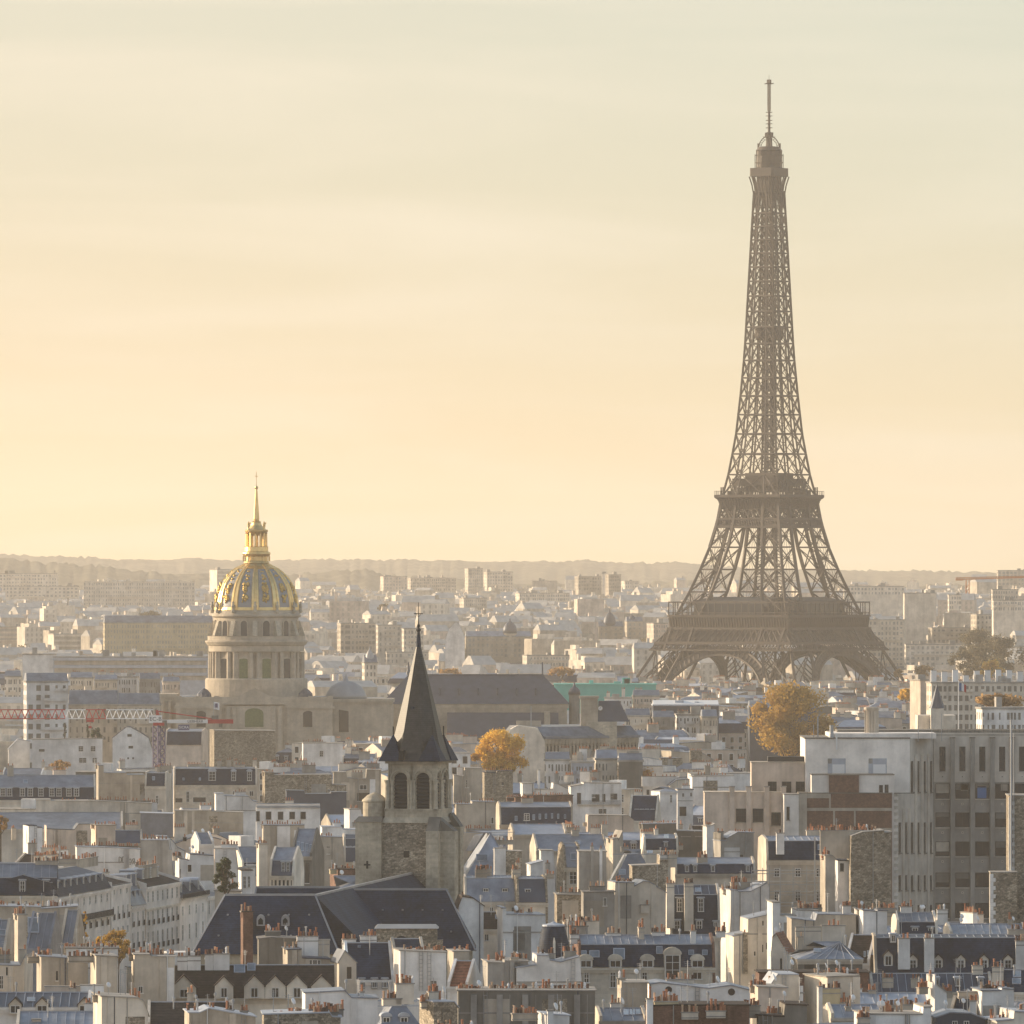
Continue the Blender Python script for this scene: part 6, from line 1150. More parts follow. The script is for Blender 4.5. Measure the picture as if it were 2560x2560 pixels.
P('B', 'beige chimney back with orange pots beside the red tiled slope', [(1398, 1402), (1560, 1400)], 1480, 'beige', 'grey', 22.5, 6, 8, ch=[(1445, 1555, 1396, 6)], cl=0)
M('B', 'red tiled roof slope under a beige chimney back', 1402, 1650, 1470, None, 1650, 1665, 'white', 'redtile', 'redtile', 19.2, 12, -14, 0, cl=0)
P('B', 'dull grey and cream party wall with wide clay chimney row', [(1655, 1480), (1815, 1486), (1818, 1470), (1990, 1475)], 1660, 'grey', 'grey', 22.6, 8, 5, ch=[(1690, 1860, 1464, 9), (1870, 1980, 1450, 6)], cl=2)
P('B', 'weathered cement wall ribbed with pilasters along the bottom edge', [(1470, 1690), (2480, 1690)], 1940, 'dim', 'grey', 22.8, 9, 1, ch=[(1480, 1660, 1680, 12), (1700, 1980, 1680, 14), (2000, 2440, 1680, 20)], cw='grey', cl=3)
BLD_RIB = BLD[-1]
for i in range(5):
    k_ = MB(); a_ = BLD_RIB.W * (i + .6) / 5.3; k_.box(a_ - .35, a_ + .35, -.35, -.005, 0, BLD_RIB.ptop - .4); k_.box(a_ - .04 + 1.2, a_ + .04 + 1.2, -.06, -.005, 0, BLD_RIB.ptop - .4); k_.build('pilaster', MT['grey'], BLD_RIB.root)
M('B', 'curved zinc mansard with two round headed dormers at the bottom edge', 850, 1200, 1760, 1800, 1955, 1960, 'ashlar', 'zinc', 'zinc', 15, 12, 5, 1, [(1880, 1935, 70, [955, 1085], 'a', .3)], cl=2, ybm=1.8)
P('B', 'thick stone chimney block with many orange pots and a scrawl on it', [(1190, 1772), (1450, 1770), (1475, 1800)], 1940, 'rubble', 'zincl', 23.3, 7, 14, ch=[(1205, 1345, 1765, 11), (1020, 1150, 1630, 8), (925, 1060, 1740, 9), (1260, 1330, 1690, 5)], cw='cream', cl=4)
P('B', 'rough white wall with peeling patches and a long thin pipe', [(325, 1705), (650, 1690), (700, 1740), (890, 1745)], 1830, 'white', 'zinc', 23, 8, 4, ch=[(760, 790, 1690, 1, 2, 'white')], cl=3)
P('B', 'heap of grey stone chimney stubs with a thicket of clay pots', [(30, 1862), (540, 1850), (560, 1880), (620, 1882)], 1940, 'rubble', 'zincl', 22.8, 8, 3, ch=[(130, 340, 1870, 10), (390, 640, 1820, 16), (420, 600, 1840, 12, 1)], cw='grey', cl=4)
P('B', 'beige block with a glazed attic in front of the dark abbey slates', [(185, 1390), (335, 1385), (338, 1450), (540, 1458)], 1600, 'beige', 'zincd', 22.8, 8, 6, ch=[(205, 310, 1370, 4), (300, 455, 1285, 8, 6, 'white'), (458, 538, 1310, 0, 6)], win=[(395, 1510, 34, 50), (432, 1510, 34, 50), (462, 1512, 26, 50)], cl=2)
P('B', 'flat dark roof garden hedge under the abbey dormers', [(0, 1310), (110, 1300), (335, 1312)], 1390, 'dim', 'roofgrey', 23, 7, 3, cl=3)
P('A', 'stout brick chimney stack standing alone before the abbey slates', [(1758, 1112), (1852, 1112)], 1385, 'brick', 'tile', 27, 2.2, 10, ch=[(1764, 1846, 1104, 5)], cl=0, cw='brick')
# ---- C: between the bell tower and the concrete block
P('C', 'white modern villa with curved balconies and planted terraces', [(415, 195), (520, 180), (525, 168), (800, 172), (802, 195)], 460, 'white', 'grey', 25, 9, 3, win=[(490, 320, 28, 80, 'd'), (612, 305, 62, 58, 'p'), (672, 305, 22, 58, 'd'), (745, 290, 50, 45, 'd'), (662, 405, 60, 50)])
BLD[-1].balcony(1.5, BLD[-1].W - .3, BLD[-1].pt(CU('C', 600), CV('C', 325))[1], .9)
P('C', 'low white terrace wall with slim stacks above the curved villa', [(60, 210), (70, 172), (160, 175), (165, 215), (300, 220), (305, 172), (330, 175), (415, 215)], 262, 'white', 'grey', 24.6, 8, 4, ch=[(190, 204, 70, 0, 2, 'white')], cl=2)
M('C', 'slate slope with four small white roof lights', 855, 1092, 262, None, 440, 455, 'cream', 'slate', 'slate', 19, 12, -6, 0, [(365, 398, 20, [905, 942, 980, 1020], 's', 2.5)], cl=0)
M('C', 'white angular house with a grey hipped cap and one slit window', 1020, 1205, 198, None, 225, 445, 'white', 'zinc', 'zinc', 25, 9, 16, 1, win=[(1163, 310, 16, 55), (1205, 300, 10, 40, 'd')])
P('C', 'recessed white house with two small windows and a glazed porch', [(1200, 215), (1325, 218)], 425, 'white', 'zincd', 24, 9, 2, win=[(1252, 268, 18, 28), (1310, 265, 16, 28), (1250, 410, 50, 70, 'd')])
P('C', 'dark curved zinc roof over a pale parapet between two white walls', [(1135, 185), (1200, 150), (1290, 140), (1390, 165), (1408, 205)], 240, 'cream', 'zincd', 24, 9, 4, ch=[(950, 1200, 118, 9, 6, 'white')])
P('C', 'white long parapet with pots near the foot of the bronze tree', [(1305, 122), (1625, 115), (1630, 150)], 205, 'white', 'grey', 26, 8, 3, ch=[(1330, 1440, 106, 5), (1450, 1610, 108, 8), (1410, 1450, 40, 3)])
P('C', 'dark brown brick chimney wall with a clay pot fringe below the white terrace wall', [(0, 275), (105, 278), (108, 265), (445, 260)], 360, 'brick', 'tile', 24.2, 7, 6, ch=[(-40, 100, 272, 9), (150, 260, 258, 6), (275, 440, 255, 10)], cw='brick')
M('C', 'long grey slate mansard sown with bright tilted roof lights', -120, 445, 310, 345, 470, 480, 'beige', 'zinc', 'slate', 20.5, 12, 4, 0, sky=[(150, 168, 400, 440), (195, 212, 395, 435), (240, 256, 395, 430), (285, 300, 392, 428), (330, 345, 395, 430), (380, 395, 400, 430), (20, 40, 410, 445)], win=[(108, 440, 40, 50)])
P('C', 'terraced pinkish wall running below the villa garden', [(540, 410), (560, 405), (850, 408), (890, 440)], 480, 'pink', 'grey', 22.8, 8, 3, ch=[(520, 560, 455, 2), (655, 720, 475, 5)])
M('C', 'pale zinc roof with glinting seams behind a crowd of dishes', -30, 400, 470, None, 540, 560, 'beige', 'zincl', 'zincl', 21, 11, 5, 0, ch=[(30, 100, 510, 7), (140, 370, 488, 14), (380, 495, 492, 7)], cl=5)
M('C', 'broad grey zinc roof stepping down past a vertical flue', 130, 700, 545, None, 660, 680, 'beige', 'zinc', 'zinc', 20, 14, 5, 0, ch=[(510, 570, 565, 4), (700, 770, 575, 6), (655, 700, 470, 2)], cl=3)
M('C', 'bluish zinc mansard pavilion with a bright blue roof window', 330, 505, 608, 635, 785, 960, 'ashlar', 'zinc', 'zinc', 17.5, 8, 10, 0, win=[(447, 905, 56, 90)], sky=[(428, 470, 680, 735)], ybm=1.8, cl=0, pm='rubble')
P('C', 'flat grey wall split by two slim vertical flues', [(478, 670), (690, 672)], 960, 'grey', 'grey', 22.6, 8, 2, ch=[(578, 594, 625, 1, -.2, 'grey', 950), (640, 660, 645, 1, -.2, 'white', 950)], cl=0)
P('C', 'tall ochre chimney ribs standing edge on in the middle of the zinc roofs', [(690, 580), (775, 572), (778, 590), (808, 520), (812, 560)], 870, 'beige', 'grey', 24.5, 6, 12, ch=[(700, 765, 570, 6)], cl=0)
M('C', 'mansard of bluish zinc curving down behind a rubble wall', 720, 1050, 655, 690, 900, 915, 'ashlar', 'zinc', 'zinc', 17, 12, 4, 1, sky=[(780, 830, 800, 840), (985, 1030, 665, 685)], ybm=2.6)
P('C', 'rubble party wall with a white chimney slab on its shoulder', [(862, 775), (1080, 768), (1082, 700), (1140, 700)], 885, 'rubble', 'grey', 23.6, 6, 4, ch=[(1080, 1136, 690, 3, 0, 'white'), (1140, 1205, 690, 4)], cl=0)
P('C', 'wide brown cement wall below a ragged clay pot line', [(940, 470), (1200, 465), (1205, 520), (1398, 524)], 650, 'dim', 'zinc', 23.4, 8, 3, ch=[(930, 1090, 470, 11), (1100, 1200, 462, 6), (1140, 1250, 625, 7, -1)], cl=3)
P('C', 'bright white slim house end with a pale slit beside the peach terraces', [(1398, 485), (1462, 480), (1480, 470)], 640, 'white', 'grey', 24, 7, 10, ch=[(1420, 1470, 470, 5)], cl=2)
M('C', 'black mansard attic with a small sash window under grey zinc', 945, 1215, 545, 575, 655, 665, 'cream', 'zinc', 'slate', 20, 10, 3, 0, [(600, 648, 30, [1125])], cl=2)
P('C', 'white house with a single window joined to a tall cement block', [(1478, 535), (1510, 540), (1512, 592), (1568, 590), (1570, 575), (1650, 530), (1768, 532)], 730, 'grey', 'zinc', 23.6, 8, 9, ch=[(1500, 1545, 520, 3), (1610, 1760, 528, 9)], win=[(1525, 690, 20, 65)], cw='grey')
M('C', 'long low mansard with dark dormers hidden by scaffolding poles', 1170, 1780, 715, 760, 830, 900, 'beige', 'zinc', 'slate', 19.6, 11, 3, 0, [(770, 815, 34, [1280, 1340, 1470, 1725])], ch=[(1355, 1430, 712, 5, 2), (1370, 1420, 690, 3, 4)], cl=4)
M('C', 'dark zinc house with one white window right beside a leaning rubble stack', -10, 262, 855, 870, 1040, 1110, 'cream', 'zinc', 'zincd', 18.5, 10, 6, 0, [(940, 1010, 52, [118], 'n', .6)], ybm=1.6, ch=[(0, 62, 800, 4), (250, 305, 830, 3)], pm='rubble', cl=0)
P('C', 'white little tower house with a zinc lid between rubble walls', [(108, 765), (225, 742)], 860, 'white', 'zincl', 22.9, 6, 6, ch=[(28, 60, 750, 2)], cl=0)
P('C', 'white wall panel with a tall stack on a rubble flank', [(200, 662), (305, 664), (318, 850)], 990, 'white', 'grey', 23.4, 5, 3, ch=[(245, 275, 750, 1, -.3, 'grey', 860)], cl=0)
P('C', 'crumbling rubble wall strip in front of a plain cement wall', [(312, 985), (508, 988)], 1190, 'rubble', 'grey', 21.4, 7, 3, ch=[(345, 500, 965, 7)], cl=0)
P('C', 'plain cement wall with a wall mounted cooling unit on its ledge', [(508, 968), (750, 965)], 1185, 'grey', 'roofgrey', 22.4, 6, 3, win=[(680, 1065, 26, 60)], cl=0)
P('C', 'cream double gable with a broad chimney shaft in its middle', [(690, 1010), (752, 985), (755, 898), (890, 900), (895, 925), (960, 888), (1000, 890), (1125, 968)], 1170, 'cream', 'zinc', 23.8, 9, 7, ch=[(758, 888, 892, 10), (940, 1000, 1055, 2, -.1, 'cream', 1120)], cw='cream', cl=0)
M('C', 'tall black slate mansard with two tiers of white framed windows and fluted pipes', 1130, 1525, 915, 985, 1285, 1300, 'cream', 'zincd', 'slate', 14.5, 11, 3, 0, [(1010, 1108, 50, [1230, 1385], 's', 1.2), (1170, 1275, 54, [1208, 1370], 's', .2), (1180, 1240, 40, [1490], 's', .3)], ch=[(1130, 1186, 900, 4, -.2, 'cream', 1230), (1260, 1326, 895, 5, -.2, 'cream', 1250)], ybm=2.2, cl=0)
P('C', 'massive white party wall block with iron wall ties', [(1528, 952), (1652, 955), (1655, 965), (1745, 962), (1870, 900), (1880, 930)], 1300, 'white', 'zinc', 22.5, 9, 10, ch=[(1540, 1645, 946, 9), (1600, 1740, 892, 8, 6)], cl=2)
P('C', 'lower cream party wall with tiny slit windows under the massive white one', [(1575, 1290), (1725, 1270), (1728, 1165), (1925, 1120)], 1640, 'cream', 'zinc', 21.5, 9, 6, win=[(1835, 1210, 9, 35, 'd'), (1832, 1405, 9, 55, 'd'), (1862, 1385, 9, 50, 'd'), (1775, 1430, 9, 30, 'd'), (1580, 1440, 16, 90, 'd')], ch=[(1690, 1722, 1260, 2, 0, 'rubble', 1560)], cl=2)
M('C', 'handsome slate mansard with a big stone arched dormer and skylights', 455, 1485, 1280, 1350, 1512, 1690, 'ashlar', 'zinc', 'slate', 17.6, 12, 3, 0, [(1470, 1512, 96, [540, 755, 990, 1355], 'A', -.25)], win=[(545, 1625, 40, 90), (738, 1660, 46, 130), (970, 1650, 40, 110), (1355, 1600, 70, 60)], ch=[(685, 795, 1262, 9, None, 'white'), (1020, 1115, 1255, 6, None, 'white'), (425, 490, 1270, 5, 3, 'white'), (1305, 1345, 1245, 2, 2, 'white'), (1490, 1560, 1250, 4, None, 'white')], sky=[(565, 640, 1395, 1445), (740, 825, 1378, 1460), (505, 545, 1395, 1440), (1290, 1330, 1392, 1428), (1390, 1430, 1392, 1430), (1055, 1100, 1365, 1420)], ybm=1.3, cl=2, pm='brick')
b_ = BLD[-1]; a_, z_ = b_.pt(CU('C', 1172), CV('C', 1590)); b_.dormer(a_, z_, 2.3, 3.2, 'A', -.5)
P('C', 'dark barrel shaped slate turret roof with a stone cap', [(300, 1330), (305, 1300), (312, 1300), (318, 1330)], 1460, 'cream', 'grey', 18, 5, 0, cl=0, d=1140)
b_ = BLD[-1]; k_ = MB(); a_, z_ = b_.pt(CU('C', 305), CV('C', 1460), 2.5); _, z1_ = b_.pt(CU('C', 305), CV('C', 1212), 2.5); H_ = z1_ - z_; k_.lathe([(2.2, z_ - 4), (2.2, z_), (2.15, z_ + H_ * .25), (1.95, z_ + H_ * .55), (1.65, z_ + H_ * .85), (1.45, z_ + H_), (1.2, z_ + H_ + .05)], 28, a_, 2.5); o_ = k_.build('turret_roof', MT['slate'], b_.root, smooth=True); k_ = MB(); k_.lathe([(1.55, z_ + H_ - .05), (1.55, z_ + H_ + .15), (.4, z_ + H_ + .4), (.1, z_ + H_ + .6)], 20, a_, 2.5); k_.build('turret_cap', MT['zincl'], b_.root)
P('C', 'ragged white wall with peeling plaster and a sloping shoulder', [(0, 1520), (180, 1500), (182, 1430), (270, 1432), (275, 1465), (355, 1480), (495, 1440), (508, 1600)], 1690, 'white', 'zinc', 23.3, 8, 4, ch=[(-10, 45, 1440, 3, 1), (380, 468, 1395, 6, 4, 'beige'), (180, 310, 1412, 5, 4)], cl=2)
P('C', 'plain beige box with a slim corner post above the low white houses', [(775, 1620), (805, 1618), (808, 1632), (992, 1632)], 1810, 'beige', 'grey', 23, 8, 3, ch=[(770, 830, 1590, 2)], cl=2)
P('C', 'pair of low white gables each with a round window', [(990, 1640), (1085, 1630), (1330, 1660), (1440, 1672), (1600, 1650), (1760, 1690)], 1800, 'white', 'zinc', 22.6, 8, 3, ch=[(1230, 1250, 1640, 1), (1130, 1330, 1600, 8, 6, 'cream')], cl=4)
for x_, y_ in ((1145, 1680), (1605, 1695)):
    a_, z_ = BLD[-1].pt(CU('C', x_), CV('C', y_)); k_ = MB(); k_.front([(.42 * math.cos(i * math.pi / 8), .42 * math.sin(i * math.pi / 8)) for i in range(16)], -.05, -.004, 0); k_.build('window', MT['glass'], BLD[-1].root, (a_, 0, z_))
P('C', 'pinkish wall block with orange pots at the side of the round windows', [(1755, 1660), (2010, 1668)], 1800, 'pink', 'grey', 23, 8, 5, ch=[(1740, 1860, 1650, 8)], cl=2)
P('C', 'long brown brick wall stub behind slim chimneys along the bottom edge', [(985, 1800), (1030, 1800), (1225, 1795), (1735, 1795)], 1940, 'brick', 'tile', 22.8, 8, 3, ch=[(985, 1030, 1740, 1, -.3, 'white', 1950), (1040, 1215, 1760, 9, 1, 'ochre'), (1240, 1360, 1840, 6, -.3, 'cream'), (1420, 1560, 1830, 9, -.3, 'cream')], cl=4)
M('C', 'grey zinc roof with a tilted row of four glass panels', 595, 990, 1815, None, 1900, 1945, 'beige', 'zinc', 'zinc', 19, 10, 4, 0, sky=[(815, 855, 1830, 1870), (860, 900, 1830, 1868), (905, 940, 1828, 1865), (945, 980, 1825, 1862)], cl=4)
P('C', 'white rooftop hut with a shiny flue at the bottom edge', [(190, 1862), (420, 1870)], 1940, 'white', 'zincl', 22.6, 6, 8, ch=[(258, 300, 1826, 0, -.3, 'paper', 1950), (0, 185, 1850, 8)], cl=3)
# ---- D: the lower right
M('D', 'black mansard building wrapped in tube scaffolding with two tiers of pale dormers', -60, 600, 558, 592, 730, 1100, 'beige', 'zinc', 'slate', 19.4, 12, 5, 0, (), [(790, 850, 4, 42), (950, 1030, 4, 42)], ch=[(60, 116, 530, 1, -.6, 'white', 690), (280, 790, 512, 26, 8)], sky=[(362, 402, 620, 660), (535, 568, 625, 655)], d=1370, cl=3)
P('D', 'narrow white house with a diagonal drainpipe beside the tall brown stone wall', [(490, 735), (590, 738)], 1100, 'white', 'slate', 18.4, 8, 3, win=[(540, 815, 28, 60, 'd'), (515, 975, 28, 62, 'd')], cl=0, d=1356)
P('D', 'tall brown rubble stone party wall in front of the concrete block', [(590, 740), (608, 560), (690, 530), (850, 518), (852, 535), (900, 530)], 1095, 'rubble', 'grey', 28, 8, 2, d=1352, cl=0, ch=[(380, 800, 512, 18, 4)])
P('D', 'tall stack of ribbed flues leaning against the scaffolded building', [(385, 700), (450, 698), (470, 700), (490, 720)], 1080, 'beige', 'grey', 23, 4, 14, ch=[(392, 448, 690, 4)], d=1340, cl=0, cw='redtile')
M('D', 'hipped pale zinc roof in front of a square cream stair block', 190, 690, 1330, None, 1450, 1560, 'dim', 'zinc', 'zinc', 19, 13, 2, 1, ch=[(200, 385, 1215, 0, 9, 'cream'), (392, 562, 1205, 5, 9, 'cream')], win=[(300, 1530, 70, 60, 'd')], cl=3)
P('D', 'white party wall with a diagonal lean-to scar and clay pots', [(645, 1100), (795, 1108), (800, 1100), (930, 1105), (935, 1240), (870, 1350)], 1360, 'white', 'zinc', 23.3, 8, 7, ch=[(650, 780, 1090, 4), (800, 930, 1080, 7)], cl=2)
M('D', 'low lilac zinc roof spread at the foot of the concrete block', 925, 1240, 1115, 1185, 1270, 1290, 'cream', 'zinc', 'slate', 19, 11, 2, 0, [(1225, 1272, 56, [1075]), (1225, 1272, 50, [1190])], ch=[(1235, 1312, 1090, 5, 1, 'white')], cl=2)
M('D', 'wide flat lilac grey zinc roof at the foot of the rubble gable', 1310, 1900, 1200, None, 1278, 1290, 'cream', 'zinc', 'zinc', 20, 12, 2, 0, ch=[(1755, 1785, 1165, 2), (1455, 1495, 1262, 3)], cl=4)
M('D', 'very large black slate mansard with pedimented dormers and white chimney slabs', 770, 1960, 1285, 1300, 1558, 1575, 'beige', 'zincd', 'slate', 15.2, 12, 1, 0, [(1428, 1500, 66, [880], 'g', .4), (1455, 1552, 66, [1060, 1245, 1410, 1580, 1755], 'g', .2), (1278, 1330, 44, [920], 's', 1.5)], ch=[(950, 1036, 1300, 3, -.2, 'white', 1530), (1142, 1214, 1298, 4, -.2, 'white', 1550), (1810, 1900, 1318, 6, -.2, 'white', 1540)], ybm=2.6, cl=2)
M('D', 'dark zinc lower storey with small sashes fronting the large black mansard', 745, 1640, 1562, None, 1688, 1700, 'beige', 'zincd', 'zincd', 14.5, 8, 1, 0, [(1600, 1650, 40, [1235, 1390, 1560], 's', .6)], ch=[(835, 915, 1590, 6, 1), (1045, 1110, 1595, 3, 1)], cl=2)
P('D', 'small red tiled house with pale door wing at the side of the white wall', [(20, 1420), (30, 1300), (60, 1270), (185, 1400)], 1560, 'cream', 'redtile', 21.5, 9, -10, win=[(95, 1540, 14, 90, 'd'), (125, 1540, 14, 90, 'd')], cl=2)
P('D', 'bright white low block beside the scaffold foot', [(5, 1150), (20, 1042), (86, 1042), (88, 1138), (208, 1142), (210, 1100), (365, 1102)], 1240, 'white', 'grey', 23.5, 8, 4, ch=[(215, 300, 1082, 6), (300, 392, 1080, 6)], cl=2)
P('D', 'dark hatted roof house with a satellite dish under the scaffold', [(150, 1200), (165, 1160), (345, 1180), (360, 1130), (640, 1135), (645, 1270)], 1240, 'beige', 'zinc', 22.6, 8, 3, ch=[(545, 605, 1062, 5, 2, 'white')], cl=4)
M('D', 'slanted brown roofs with white light slots beside the hipped zinc roof', 565, 830, 1280, None, 1480, 1500, 'white', 'tile', 'tile', 16.5, 11, -18, 0, sky=[(700, 715, 1400, 1440), (725, 740, 1395, 1435), (755, 772, 1385, 1425)], cl=0)
P('D', 'dark red brown wall behind scaffold boards in the lower middle', [(-80, 1556), (740, 1556)], 1680, 'brick', 'tile', 21, 7, 2, ch=[(330, 470, 1580, 8, 0, 'cream'), (490, 660, 1560, 9, 0, 'beige')], cl=4)
P('D', 'cream wall with a zinc shed lid at the bottom of the view', [(-30, 1640), (70, 1570), (225, 1572), (226, 1660)], 1790, 'cream', 'zincl', 23, 8, 6, ch=[(0, 50, 1620, 3)], cl=2)
P('D', 'cluster of sunlit yellow fluted chimneys on a cream stack house', [(282, 1800), (312, 1590), (670, 1580), (672, 1700)], 1880, 'cream', 'grey', 23, 8, 18, ch=[(390, 520, 1665, 7, -.4, 'ochre', 1790), (366, 388, 1650, 1, -.6, 'white', 1940), (525, 620, 1770, 6, -.6)], cl=4)  # fluted stacks use ochre, the yellow sunlight put into the colour
M('D', 'pale blue zinc roof ridge stretched between two chimney groups', 530, 1195, 1705, None, 1775, 1790, 'white', 'zincl', 'zincl', 19, 9, 3, 0, ch=[(735, 790, 1680, 3)], cl=3)
P('D', 'tall white chimney shaft catching sunlight on its slanted side', [(1165, 1570), (1228, 1568), (1230, 1640), (1305, 1700), (1308, 1760)], 1900, 'white', 'grey', 23.5, 6, 20, ch=[(1175, 1222, 1566, 2), (1095, 1160, 1660, 5), (1230, 1335, 1690, 9)], cl=2)
P('D', 'smooth grey white wall with pot rows beside a steep black skylight roof', [(1520, 1694), (1530, 1690), (1705, 1688), (1710, 1672), (1795, 1680), (1798, 1740)], 1910, 'white', 'zinc', 23.4, 8, 5, ch=[(1545, 1700, 1680, 12), (1710, 1790, 1665, 3), (1390, 1540, 1690, 0)], cl=2)
M('D', 'black slate roof with a slim white stack and a bold light seam', 1310, 1560, 1740, None, 1920, 1950, 'beige', 'slate', 'slate', 19.5, 12, -10, 0, ch=[(1475, 1525, 1755, 4, 1, 'white')], cl=2)
M('D', 'dark slate roof with two pale glazed panels at the edge of the view', 1680, 1960, 1535, None, 1690, 1700, 'cream', 'slate', 'slate', 17, 11, -8, 0, sky=[(1790, 1850, 1545, 1590), (1785, 1850, 1600, 1640)], ch=[(1640, 1720, 1510, 3, 1, 'cream')], cl=2)
M('D', 'grey zinc roof dotted with pots under the pale blue ridge', 425, 1100, 1790, None, 1880, 1890, 'cream', 'zinc', 'zinc', 19, 11, 3, 0, ch=[(815, 950, 1790, 7, 3), (960, 1090, 1785, 9, 3), (565, 605, 1800, 2, 3)], cl=4)
P('D', 'long streaked white parapet with orange pots along the bottom edge', [(650, 1860), (1130, 1862), (1135, 1810), (1190, 1808)], 1940, 'white', 'grey', 23.2, 8, 5, ch=[(690, 735, 1845, 4), (650, 740, 1880, 6, -.5), (830, 990, 1840, 11), (1140, 1190, 1790, 3)], cl=3)
P('D', 'brown tile backs and small white stacks in the bottom left corner of the concrete quarter', [(-100, 1870), (120, 1878), (125, 1790), (285, 1795)], 1940, 'dim', 'tile', 22.6, 8, 3, ch=[(0, 115, 1850, 7), (-180, -60, 1790, 6, 2)], cl=3)
P('D', 'sunlit white terrace house with a blue window frame in the bottom corner', [(1600, 1910), (1795, 1900), (1800, 1840), (1960, 1850)], 1945, 'cream', 'zincl', 22.8, 8, 8, ch=[(1620, 1760, 1895, 5), (1830, 1900, 1820, 4)], win=[(1225, 1930, 22, 50)], cl=3)
P('D', 'grey dormered attic with two white windows at the bottom edge', [(1200, 1885), (1330, 1850), (1480, 1855), (1590, 1900)], 1945, 'zincd', 'zinc', 22.4, 8, 3, win=[(1365, 1940, 40, 34), (1450, 1940, 40, 34), (1218, 1940, 24, 50)], cl=3)
def graffiti():
    b = [q for q in BLD if q.root.get('label', '').startswith('long white party wall with scrawled')][0]; m = MB(); x = 872
    L = [[(0, 0), (0, 40), (14, 36), (18, 20), (12, 4), (0, 0)], [(16, 0), (0, 0), (0, 38), (16, 38)], [(0, 38), (8, 22), (16, 40)], [(8, 22), (8, 0)], [(0, 12), (2, 34), (12, 38), (18, 20), (12, 0), (2, 4), (0, 12)], [(16, 0), (16, 38), (2, 34), (2, 22), (16, 18), (0, 0)]]
    for i, s_ in enumerate(L if True else []):
        ox = x + (i if i < 3 else i - 1) * 24; oy = 752 - (i % 2) * 5
        p = [b.pt(CU('A', ox + a * 1.05), CV('A', oy + i * 3 - q * 1.1)) for a, q in s_]
        for (a0, z0), (a1, z1) in zip(p, p[1:]): m.beam((a0, -.02, z0), (a1, -.02, z1), .13)
    m.build('graffiti', MT['dim'], b.root)
graffiti()
def scaffold():
    d = 1362; t = thing('scaffolding', 'grey tube scaffolding with boards in front of the black mansard', 'scaffolding', (X(CU('D', 0), d), d, 0), 0); m = MB(); bd = MB(); q = lambda c, x, y: (X(CU(c, x), d) - X(CU('D', 0), d), Z(CV(c, y), d))
    def run(c, xs, ys, top):
        for y_ in (0, -1.1):
            for x in xs: a = q(c, x, 0)[0]; m.box(a - .05, a + .05, y_ - .05, y_ + .05, 0, q(c, 0, top + rnd.uniform(-15, 15))[1])
            for y in ys: z = q(c, 0, y)[1]; a, b = q(c, xs[0], 0)[0], q(c, xs[-1], 0)[0]; m.box(a, b, y_ - .04, y_ + .04, z - .04, z + .04)
        for y in ys[::2]: z = q(c, 0, y)[1]; a, b = q(c, xs[0], 0)[0], q(c, xs[-1], 0)[0]; bd.box(a, b, -1.05, -.05, z - .12, z - .06)
    run('D', [-120, -40, 8, 88, 182, 282, 338, 372], [805, 830, 885, 910, 960, 985, 1040, 1065], 780)
    for x in (345, 372):
        for i in range(26): z = 2 + i * 1.0; a = q('D', x, 0)[0]; m.box(a - .25, a + .25, -.05, .05, z, z + .05)
    a, z = q('D', 340, 700); m.box(a - .1, a + .1, -1.3, -1.1, 0, q('D', 0, 560)[1]); m.beam((q('D', 182, 0)[0], -1.1, q('D', 0, 890)[1]), (q('D', 290, 0)[0], -1.1, q('D', 0, 960)[1]), .07); m.build('tube', MT['steel'], t); bd.build('board', MT['beige'], t)
    d2 = 1490
scaffold()
